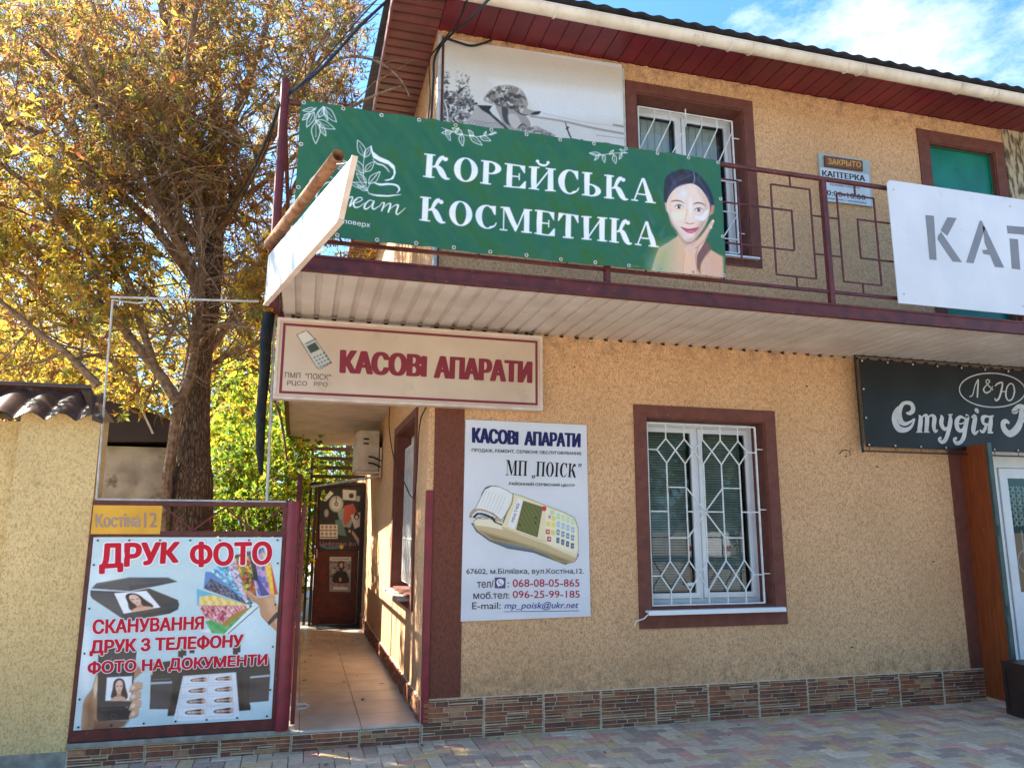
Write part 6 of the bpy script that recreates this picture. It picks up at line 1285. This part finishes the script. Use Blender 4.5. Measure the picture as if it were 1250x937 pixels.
A.line([(75, 470), (130, 490), (230, 480)], 14, '#4aa0b8', soft=12, op=.7); A.ell(230, 480, 14, 18, '#e0d060', soft=4)
A.build('print', PR, D1, off=.0)
letter(rd, 'Цифрове фото', [(65, 440), (390, 445), (388, 480), (64, 482)], zq, off=.02, lay=.002).build('lettering', flat('mauve_letters', '#a8789c'), D1)
D2 = thing('small_door_poster', 'small pale poster of a person in black on the lower rear door', 'poster', (.4, 6.225, .7), 'posters on the rear door')
A = Art(rd, .1, .6, .2, 1.2, .008).zoom(380, 590, 6.243)
A.fill([(138, 555), (305, 555), (298, 825), (138, 822)], '#8c8f94'); A.speck([(142, 590), (302, 590), (298, 800), (140, 800)], ['#5c5c64', '#b4b4bc', '#74606c', '#3c3c44'], 130, 9, seed=11); A.fill([(142, 560), (302, 560), (302, 588), (142, 586)], '#d0d4d8'); A.line([(155, 572), (285, 574)], 6, '#6c7074', sm=False)
A.fill([(165, 750), (175, 690), (205, 665), (250, 665), (275, 690), (280, 755)], '#1d1c20', sm=True); A.ell(228, 625, 24, 38, '#241c1c'); A.ell(228, 622, 14, 20, '#c09888'); A.ell(220, 730, 8, 16, '#c09888'); A.line([(160, 768), (280, 770)], 9, '#a04a54', sm=False); A.fill([(165, 785), (275, 787), (275, 808), (165, 806)], '#c4c8cc')
A.build('print', PR, D2, off=.0005)

# dark planter box by the studio door
DB = thing('planter_box', 'dark chocolate laminated box standing on the pavers by the studio door', 'box', (6.35, -.8, 0))
MB().box(6.09, 6.62, -1.35, -.46, .012, .44).build('body', M['choc'], DB, bevel=.004)
MB().box(6.085, 6.625, -1.355, -.455, .44, .455).build('rim', M['choc'], DB, bevel=.003)
for y in (-.5, -1.3): MB().box(6.084, 6.09, y-.004, y+.004, .06, .4).build('edge_strip', M['black'], DB)
# ------------------------------------------------------------------ foliage engine
def leaf_cloud(name, centres, dirs, size, palette, weights, parent, n_leaflets=(5, 7), seed=1, droop=.35, width=.3, curl=.25, kind='stuff'):
    """palmate leaves: every leaflet is a folded blade of four triangles, coloured one by one"""
    rg = np.random.default_rng(seed); n = len(centres); C_ = np.array(centres); Dn = np.array(dirs)
    nl = rg.integers(n_leaflets[0], n_leaflets[1]+1, n); idx = np.repeat(np.arange(n), nl); m = len(idx)
    st = np.concatenate([[0], np.cumsum(nl)[:-1]]); loc = np.arange(m)-np.repeat(st, nl); fr = (loc+.5)/nl[idx]
    ax = Dn+rg.normal(0, .5, (n, 3)); ax[:, 2] -= droop; ax /= np.linalg.norm(ax, axis=1)[:, None]
    sd = np.cross(ax, rg.normal(0, 1, (n, 3))); sd /= np.linalg.norm(sd, axis=1)[:, None]+1e-9
    ang = (fr-.5)*math.radians(230)+rg.normal(0, .15, m)
    d = ax[idx]*np.cos(ang)[:, None]+sd[idx]*np.sin(ang)[:, None]+rg.normal(0, .16, (m, 3)); d[:, 2] -= droop*.5; d /= np.linalg.norm(d, axis=1)[:, None]
    ln = size*(1-.35*np.abs(fr-.5)*2)*rg.uniform(.6, 1.25, m); nr = np.cross(ax, sd)[idx]+rg.normal(0, .35, (m, 3))
    s = np.cross(d, nr); s /= np.linalg.norm(s, axis=1)[:, None]+1e-9; nn = np.cross(s, d); w_ = ln*width*rg.uniform(.55, 1.15, m)
    b0 = C_[idx]; cu = (curl*rg.uniform(-.3, 1.2, m)*ln)[:, None]; mid = b0+d*(ln*.58)[:, None]+nn*cu*.4; tip = b0+d*ln[:, None]-nn*cu; fold = (w_*rg.uniform(.1, .6, m))[:, None]
    L_ = mid+s*w_[:, None]*.5+nn*fold; R2 = mid-s*w_[:, None]*.5+nn*fold
    V = np.stack([b0, L_, mid, R2, tip], 1).reshape(-1, 3); o = np.arange(m)[:, None]*5
    F = np.concatenate([o+np.array([0, 2, 1]), o+np.array([0, 3, 2]), o+np.array([1, 2, 4]), o+np.array([2, 3, 4])], 1).reshape(-1, 3)
    pal = np.array([lin(c) for c in palette]); leafpick = rg.choice(len(pal), n, p=np.array(weights)/sum(weights)); pk = np.where(rg.random(m) < .7, leafpick[idx], rg.choice(len(pal), m, p=np.array(weights)/sum(weights)))
    col = pal[pk]*rg.uniform(.7, 1.25, (m, 1)); colv = np.repeat(col, 5, 0).reshape(m, 5, 3); br = np.array(lin('#6b3a1c')); mixt = rg.uniform(0, .5, (m, 1)); colv[:, 4] = colv[:, 4]*(1-mixt)+br*mixt; colv = colv.reshape(-1, 3)
    org = np.array(ORG[parent.name]) if parent else 0
    me = bpy.data.meshes.new(name); me.vertices.add(len(V)); me.vertices.foreach_set('co', (V-org).ravel()); me.loops.add(F.size); me.loops.foreach_set('vertex_index', F.ravel().astype(np.int32)); me.polygons.add(len(F)); me.polygons.foreach_set('loop_start', np.arange(0, F.size, 3, dtype=np.int32)); me.update(calc_edges=True)
    ca = me.color_attributes.new('Col', 'FLOAT_COLOR', 'POINT'); ca.data.foreach_set('color', np.concatenate([colv, np.ones((len(colv), 1))], 1).ravel()); me.materials.append(LEAF)
    ob = bpy.data.objects.new(name, me); COL.objects.link(ob); ob.parent = parent; ORG[ob.name] = Vector(org) if parent else Vector()
    if kind: ob['kind'] = kind
    return ob
class Tree:
    def __init__(s, seed): s.rg = np.random.default_rng(seed); s.wood = MB(); s.C = []; s.D = []; s.tips = []
    def limb(s, pts, r0, r1, n=8, jit=.12):
        q = [np.array(p) for p in catmull(pts, 5)]; k = len(q); rs = [r0+(r1-r0)*(i/(k-1))**.8 for i in range(k)]; s.wood.tube([tuple(p) for p in q], rs, n, jit=jit); return q, rs
    def grow(s, p, d, ln, r, lev, up=.1, lim=None):
        if (p[0] > -.55 and p[2] < 3.7) or p[0] > .5 or (p[0] > .3 and p[2] > 5.7): return
        rg = s.rg; pts = [p]; d = d/np.linalg.norm(d); k = 4
        for i in range(k):
            d = d+rg.normal(0, .16, 3)+np.array([0, 0, up*(.5 if lev else 1)]); d /= np.linalg.norm(d); pts.append(pts[-1]+d*ln/k)
        r1 = max(r*.45, .0022)
        s.wood.tube([tuple(q) for q in pts], [r+(r1-r)*i/k for i in range(k+1)], 6 if r > .02 else (4 if r > .008 else 3), cap=False)
        if lev == 0:
            for i in range(int(s.per)):
                t = rg.uniform(.15, 1.02); j = min(int(t*k), k-1); q = pts[j]+(pts[j+1]-pts[j])*(t*k-j); dd = d+rg.normal(0, .8, 3); dd /= np.linalg.norm(dd); s.C.append(q+dd*rg.uniform(.02, .12)); s.D.append(dd)
            return
        for i in range(s.br[lev]):
            t = rg.uniform(.2, 1) if i else 1.0; j = min(int(t*k), k-1); q = pts[j]+(pts[j+1]-pts[j])*(t*k-j); dd = d+rg.normal(0, .62, 3); dd[2] += up
            s.grow(q, dd, ln*rg.uniform(.5, .78), max(r1, r*(.62-.2*t)), lev-1, up)
# the chestnut ------------------------------------------------------------
CT = thing('chestnut_tree', 'tall chestnut tree in brown autumn leaf behind the gate, with a thick furrowed trunk', 'tree', (-1.05, 2.5, .1))
T = Tree(21); T.br = {3: 4, 2: 4, 1: 5}; T.per = 4
TY = 2.5
def tp(px, py, Y=TY): return np.array(onY(px, py, Y))
trunk = [np.array([-1.12, 2.5, .05]), tp(232, 610), tp(235, 560), tp(238, 500), tp(243, 440), tp(252, 385), tp(258, 330, 2.55), tp(262, 250, 2.7), tp(264, 150, 2.9), tp(262, 20, 3.1), tp(268, -120, 3.3)]
TR = Tree(22)
q = [np.array(p) for p in catmull(trunk, 5)]; k = len(q); rs = list(np.interp(np.arange(k), [0, 5, 10, 15, 20, 25, 32, 40, k-1], [.34, .215, .175, .155, .135, .125, .11, .08, .035]))
b = MB(); nn_ = 56; rgk = random.Random(6); base = 0
ridge = [rgk.uniform(-1, 1) for _ in range(nn_)]
for i, p in enumerate(q):
    for j in range(nn_):
        a = 2*math.pi*j/nn_; rr = rs[i]*(1+.045*math.sin(3*a+i*.2)+.045*ridge[(j+int(i/4)) % nn_]*.5+.02*rgk.uniform(-1, 1)); b.v.append((p[0]+rr*math.cos(a), p[1]+rr*math.sin(a), p[2]))
for i in range(k-1):
    for j in range(nn_): a = i*nn_+j; c = i*nn_+(j+1) % nn_; b.f.append((a, c, c+nn_, a+nn_)); b.m.append(0)
b.build('trunk', M['bark'], CT)
limbs = [
    ([np.array([-1.27, 2.3, .05]), tp(203, 606, 2.3), tp(208, 560, 2.25), tp(213, 520, 2.2), tp(217, 490, 2.15)], .062, .046),
    ([tp(217, 492, 2.1), tp(196, 458, 2.1), tp(165, 420, 2.05), tp(140, 388, 2.0), tp(95, 345, 1.9), tp(40, 300, 1.8), tp(-20, 262, 1.7)], .062, .022),
    ([tp(217, 492, 2.1), tp(232, 455, 2.15), tp(240, 400, 2.2), tp(246, 330, 2.2), tp(240, 240, 2.1), tp(228, 150, 2.0), tp(215, 60, 1.9), tp(200, -30, 1.8)], .058, .02),
    ([tp(190, 450, 2.08), tp(172, 395, 2.0), tp(160, 350, 1.9), tp(130, 280, 1.8), tp(100, 190, 1.7), tp(80, 100, 1.6)], .042, .015),
    ([tp(170, 480, 2.9), tp(130, 430, 2.9), tp(80, 385, 2.8), tp(20, 330, 2.8), tp(-40, 290, 2.8)], .05, .02),
    ([tp(120, 470, 1.4), tp(80, 430, 1.4), tp(40, 400, 1.4), tp(-20, 350, 1.4)], .04, .018),
    ([tp(246, 440, 2.6), tp(275, 400, 2.7), tp(300, 360, 2.8), tp(320, 320, 2.9), tp(345, 260, 3.0), tp(380, 180, 3.2)], .06, .022),
    ([tp(250, 450, 2.6), tp(285, 430, 2.4), tp(320, 415, 2.2), tp(345, 385, 2.0)], .035, .014),
    ([tp(250, 370, 2.6), tp(225, 310, 2.7), tp(190, 230, 2.8), tp(150, 130, 2.9), tp(120, 20, 3.0)], .09, .03),
    ([tp(254, 300, 2.6), tp(290, 240, 2.4), tp(330, 170, 2.2), tp(380, 90, 1.9), tp(430, 20, 1.6)], .075, .022),
    ([tp(256, 250, 2.7), tp(240, 180, 2.3), tp(215, 90, 1.9), tp(195, 0, 1.6), tp(180, -100, 1.3)], .07, .022),
    ([tp(258, 200, 2.7), tp(290, 130, 2.6), tp(320, 50, 2.5), tp(340, -40, 2.4)], .07, .02),
    ([tp(236, 340, 2.4), tp(190, 280, 2.0), tp(130, 220, 1.6), tp(60, 170, 1.2), tp(0, 140, 1.0)], .06, .02),
    ([tp(240, 300, 2.3), tp(180, 200, 1.9), tp(110, 120, 1.5), tp(40, 50, 1.2)], .055, .02),
    ([tp(300, 240, 2.4), tp(350, 200, 1.8), tp(400, 150, 1.2), tp(450, 120, .7), tp(490, 105, .4)], .035, .008),
    ([tp(280, 380, 2.9), tp(310, 440, 3.2), tp(340, 500, 3.4), tp(350, 560, 3.5)], .035, .012),
    ([tp(250, 260, 2.9), tp(200, 190, 3.6), tp(140, 110, 4.3), tp(80, 40, 4.8)], .07, .02),
    ([tp(255, 280, 2.9), tp(300, 220, 3.6), tp(350, 120, 4.2), tp(400, 40, 4.6)], .07, .02),
]
limbs += [  # added limbs: some fill the crown, some dapple the board and passage wall
    ([tp(236, 330, 2.2), tp(190, 250, 1.5), tp(140, 170, .8), tp(100, 60, .2)], .055, .016),
    ([tp(245, 260, 2.2), tp(230, 160, 1.4), tp(230, 70, .7), tp(250, -40, .2)], .055, .016),
    ([tp(150, 400, 1.9), tp(100, 300, 1.4), tp(40, 230, 1.0), tp(-30, 180, .7)], .045, .015),
    ([tp(380, 90, 1.9), tp(420, 70, 1.2), tp(460, 75, .5), tp(488, 96, .3), tp(500, 118, .2)], .022, .006),
    ([tp(244, 420, 2.4), tp(262, 400, 1.9), tp(280, 395, 1.4), tp(300, 400, .9)], .03, .01),
    ([tp(60, 380, 2.6), tp(20, 280, 2.8), tp(-10, 180, 3.0), tp(-30, 60, 3.2)], .045, .015),
    ([tp(180, 250, 2.8), tp(110, 180, 3.4), tp(40, 100, 3.8), tp(-20, 20, 4.2)], .05, .015),
]
limbmb = T.wood
for n_, (pts, r0, r1) in enumerate(limbs):
    qq, rr = T.limb(pts, r0, r1, 9, .1); kk = len(qq)
    if n_ == 0: continue
    L_ = sum(np.linalg.norm(qq[i+1]-qq[i]) for i in range(kk-1)); nb = int(4+L_*4.6)
    for i in range(nb):
        t = .18+.82*(i+.5)/nb; j = min(int(t*(kk-1)), kk-2); p = qq[j]; d = (qq[j+1]-qq[j]); d /= np.linalg.norm(d)+1e-9
        dd = d*.7+T.rg.normal(0, .75, 3); dd[2] += .15; T.grow(p, dd, T.rg.uniform(.5, 1.05), max(rr[j]*.4, .008), 2, .08)
C_ = np.array(T.C); D_ = np.array(T.D)
# keep the crown out of the building
keep = (C_[:, 0] < .70) & ~((C_[:, 0] > .45) & (C_[:, 2] > 6.0) & (C_[:, 1] > -.7)) & ~((C_[:, 0] > -.45) & (C_[:, 2] < 3.5) & (C_[:, 1] < 6)) & ~((C_[:, 1] < -.9) & (C_[:, 0] > -.5)) & (C_[:, 2] > 2.2) & ~((C_[:, 1] < 2.3) & (np.abs(C_[:, 0]+1.15) < .45) & (C_[:, 2] < 5.0)) & ~((np.abs(C_[:, 1]-2.5) < .6) & (np.abs(C_[:, 0]+1.15) < .45) & (C_[:, 2] < 4.5))
keep &= (T.rg.random(len(C_)) < np.where(C_[:, 2] > 4.6, .60, .85))
C_, D_ = C_[keep], D_[keep]
print('chestnut leaves', len(C_))
PAL = ['#8e6640', '#a27f42', '#98923f', '#cbab40', '#7a5a42', '#b08c44', '#808640', '#b06a42', '#dcc04c']
hi = C_[:, 2] > 4.6
T.wood.build('branches', M['bark2'], CT)
leaf_cloud('crown', C_[hi], D_[hi], .097, PAL, [28, 18, 18, 6, 20, 12, 10, 4, 2], CT, seed=3, width=.24, curl=.55, droop=.6)  # autumn browns, weighted browner up high to paint in the leaves' silhouette tone
leaf_cloud('lower_crown', C_[~hi], D_[~hi], .095, PAL, [8, 12, 18, 22, 4, 10, 14, 5, 20], CT, seed=4, width=.34, curl=.35)
fr = [(264, 12), (272, 12), (280, 31), (291, 33), (268, 49), (264, 65), (275, 70), (110, 62), (82, 82), (125, 91), (302, 125), (317, 130), (172, 190), (352, 196), (208, 60), (310, 30), (60, 130), (150, 150)]
fmesh = None
for i, (fx, fy) in enumerate(fr):
    p = tp(fx, fy, 1.1+.25*(i % 4)); 
    if fmesh is None:
        bm_ = bmesh.new(); bmesh.ops.create_icosphere(bm_, subdivisions=2, radius=.034)
        rv = random.Random(4)
        for v in bm_.verts: v.co *= 1+rv.uniform(-.05, .09)
        me = bpy.data.meshes.new('chestnut_fruit'); bm_.to_mesh(me); bm_.free(); me.materials.append(M['fruit']); fmesh = me
    o = bpy.data.objects.new('chestnut_fruit', fmesh); COL.objects.link(o); o.parent = CT; o.location = Vector(p)-Vector(CT.location); s_ = .8+.4*((i*37) % 10)/10; o.scale = (s_, s_, s_*1.08)
# bushes and trees behind --------------------------------------------------
def bush(name, lab, cat, centre, rad, n, size, pal, wts, seed, trunk=None, grp=None):
    th = thing(name, lab, cat, (centre[0], centre[1], .1), grp); rg = np.random.default_rng(seed); cl = rg.normal(0, 1, (max(6, n//120), 3)); cl /= np.linalg.norm(cl, axis=1)[:, None]; cl *= rg.uniform(.35, 1, (len(cl), 1))**.5; 
    pk = rg.integers(len(cl), size=n); P = cl[pk]+rg.normal(0, .22, (n, 3)); D = P/np.linalg.norm(P, axis=1)[:, None]; P = P*np.array(rad)+np.array(centre); ok = P[:, 2] > .15; P, D = P[ok], D[ok]
    leaf_cloud('crown', P, D, size, pal, wts, th, seed=seed, n_leaflets=(3, 5), width=.5, curl=.2)
    w_ = MB()
    r_ = max(rad[0]*.05, .03); w_.tube([(centre[0], centre[1], .05), (centre[0]+.1, centre[1], centre[2]*.5), (centre[0], centre[1], centre[2]+rad[2]*.3)], [r_*1.6, r_*1.2, r_*.6], 8, jit=.2)
    for c_ in cl[:14]: e_ = np.array(centre)+c_*np.array(rad)*.9; w_.tube([(centre[0], centre[1], centre[2]*.6), tuple((np.array(centre)+e_)/2+np.array([0, 0, -.05*rad[2]])), tuple(e_)], [r_*.6, r_*.35, r_*.12], 5)
    w_.build('trunk', M['bark2'], th); return th
GP_ = ['#7f9a2e', '#a8b436', '#5c7a2a', '#d0c43c', '#47631f', '#8e7a2c']
bush('garden_bush', 'yellow-green leafy bush filling the gap between the chestnut trunk and the passage fence', 'bush', (-.62, 5.2, 1.7), (.75, .7, 1.6), 2600, .11, GP_, [22, 20, 18, 12, 14, 6], 31, grp='bushes behind the fence')
bush('garden_bush', 'taller yellow-green bush rising under the balcony left of the rear door', 'bush', (-.55, 8.2, 2.6), (1.1, 1.1, 1.9), 3400, .12, GP_, [22, 22, 14, 18, 8, 6], 32, grp='bushes behind the fence')
bush('leafy_tree', 'green tree showing through the louvre above the rear door', 'tree', (.9, 10.5, 3.2), (1.6, 1.2, 2.4), 3600, .14, GP_, [24, 24, 14, 18, 8, 4], 33)
bush('leafy_tree', 'yellowing tree standing far behind the chestnut trunk', 'tree', (-2.6, 12.5, 4.2), (2.8, 1.6, 3.2), 7000, .17, ['#9a8a3a', '#b89a3a', '#8c8a3c', '#a07038', '#6d7a38', '#c8ac44'], [20, 18, 18, 14, 14, 10], 34)
bush('leafy_tree', 'golden tree at the left edge behind the pale wall', 'tree', (-6.2, 9.0, 3.9), (2.2, 1.5, 2.6), 6000, .15, ['#a8952e', '#c9a52e', '#8c8a34', '#b0702a', '#7a5a2a', '#d8bc40'], [20, 20, 16, 16, 10, 10], 35)
# pale neighbour house behind the leaves
NH = thing('neighbour_house', 'pale beige house with a grey roof glimpsed through the leaves at the left', 'house', (-9, 15, 0))
b = MB(); b.slab('y', (-16, -5.6), (0, 5.6), 14, 14.3, [(-9.6, -8.4, 3.1, 4.6), (-12.6, -11.4, 3.1, 4.6)]); b.build('wall', M['beige'], NH); MB().box(-16, -5.6, 14.31, 20, 0, 5.59).build('rear_block', M['beige'], NH)
for x0 in (-9.6, -12.6):
    W_ = MB().slab('y', (x0, x0+1.2), (3.1, 4.6), 14.1, 14.16, [(x0+.07, x0+.57, 3.17, 4.53), (x0+.63, x0+1.13, 3.17, 4.53)]).build('window', M['pvc'], NH); MB().box(x0+.06, x0+1.14, 14.12, 14.125, 3.16, 4.54).build('pane', M['glass'], W_)
b = MB(); b.prism([(13.5, 5.55), (17, 7.6), (20.6, 5.5), (20.6, 5.65), (17, 7.8), (13.5, 5.7)], 'x', -16.5, -5.2); b.prism([(14.3, 5.6), (17, 7.55), (19.8, 5.6)], 'x', -15.9, -5.7); b.build('roof', M['hroof'], NH)
LS = thing('lean_to', 'low grey lean-to roof beside the beige house beyond the pale wall', 'shed', (-5, 7.5, 0))
MB().box(-8.5, -4.4, 7.2, 9.5, 0, 3.15).build('wall', M['beige'], LS); b = MB(); b.prism([(6.8, 3.1), (9.7, 3.75), (9.7, 3.82), (6.8, 3.17)], 'x', -8.7, -4.2); b.build('roof', M['hroof'], LS)
YW = thing('rear_yard_wall', 'pale yellow wall low behind the passage fence beside the rear door', 'wall', (-1, 9, 0)); MB().box(-4, .12, 9.2, 9.4, .05, 1.5).build('wall_body', M['yellow'], YW)

# ------------------------------------------------------------------ across the street (seen only as reflections in the panes)
road = MB().face([(-60, -34, -.035), (60, -34, -.035), (60, -9, -.035), (-60, -9, -.035)]).build('road', M['asphalt']); tag(road, kind='structure')
for i, (x, y, s_) in enumerate(((-9, -27, 1.1), (1, -28, 1.5), (10, -29, 1.3), (20, -28, 1.6), (31, -27, 1.2))):
    bush('street_tree', ['round green tree across the street, far left', 'largest green tree across the street', 'small green tree across the street behind the car', 'tall green tree across the street to the right', 'rightmost green tree across the street'][i], 'tree', (x, y, 5*s_), (3.6*s_, 2.6*s_, 3.8*s_), 2600, .6, ['#4c6a2a', '#6d8434', '#3c5420', '#8a8a38'], [30, 26, 24, 10], 50+i, grp='trees across the street')
carw = mat('car_paint', '#e6e8ea', '#dcdee0', rough=.25, spec=.6); tyre = M['black']; gls = mat('car_glass', '#1a2024', rough=.08, spec=.8)
CX, CY = 17.4, -24.0
CA = thing('parked_car', 'white hatchback parked across the street, mirrored in the lower window', 'car', (CX, CY, -.035)); CA.rotation_euler.z = math.radians(28)
b = MB(); side_ = [(-2.05, .32), (-2.1, .62), (-1.95, .86), (-1.1, .98), (-.45, 1.42), (.9, 1.48), (1.65, 1.18), (1.98, .95), (2.06, .6), (2.0, .3)]
b.prism([(CY+p, q) for p, q in side_], 'x', CX-.86, CX+.86); b.build('body', carw, CA, bevel=.06)
b = MB(); b.prism([(CY+1.0, 1.40), (CY+1.64, 1.14), (CY+1.68, 1.13), (CY+1.02, 1.43)], 'x', CX-.66, CX+.66); b.build('rear_window', gls, CA)
for sx in (-1, 1):
    MB().prism([(CY-1.0, .98), (CY-.42, 1.36), (CY+.85, 1.41), (CY+1.4, 1.05)], 'x', CX+sx*.862, CX+sx*.872).build('side_window', gls, CA)
    MB().box(CX+sx*.55, CX+sx*.84, CY+1.98, CY+2.07, .72, .92).build('tail_light', flat('tail_red', '#a01c20'), CA)
    for wy in (-1.3, 1.25):
        wh = MB().tube([(CX+sx*.70, CY+wy, .28), (CX+sx*.88, CY+wy, .28)], .32, 22).build('wheel', tyre, CA); MB().tube([(CX+sx*.872, CY+wy, .28), (CX+sx*.89, CY+wy, .28)], .2, 16).build('rim', M['galv'], wh)
MB().box(CX-.26, CX+.26, CY+2.06, CY+2.075, .5, .61).build('number_plate', M['pvc'], CA); MB().box(CX-.84, CX+.84, CY+2.0, CY+2.1, .3, .48).build('bumper', M['black'], CA, bevel=.02)
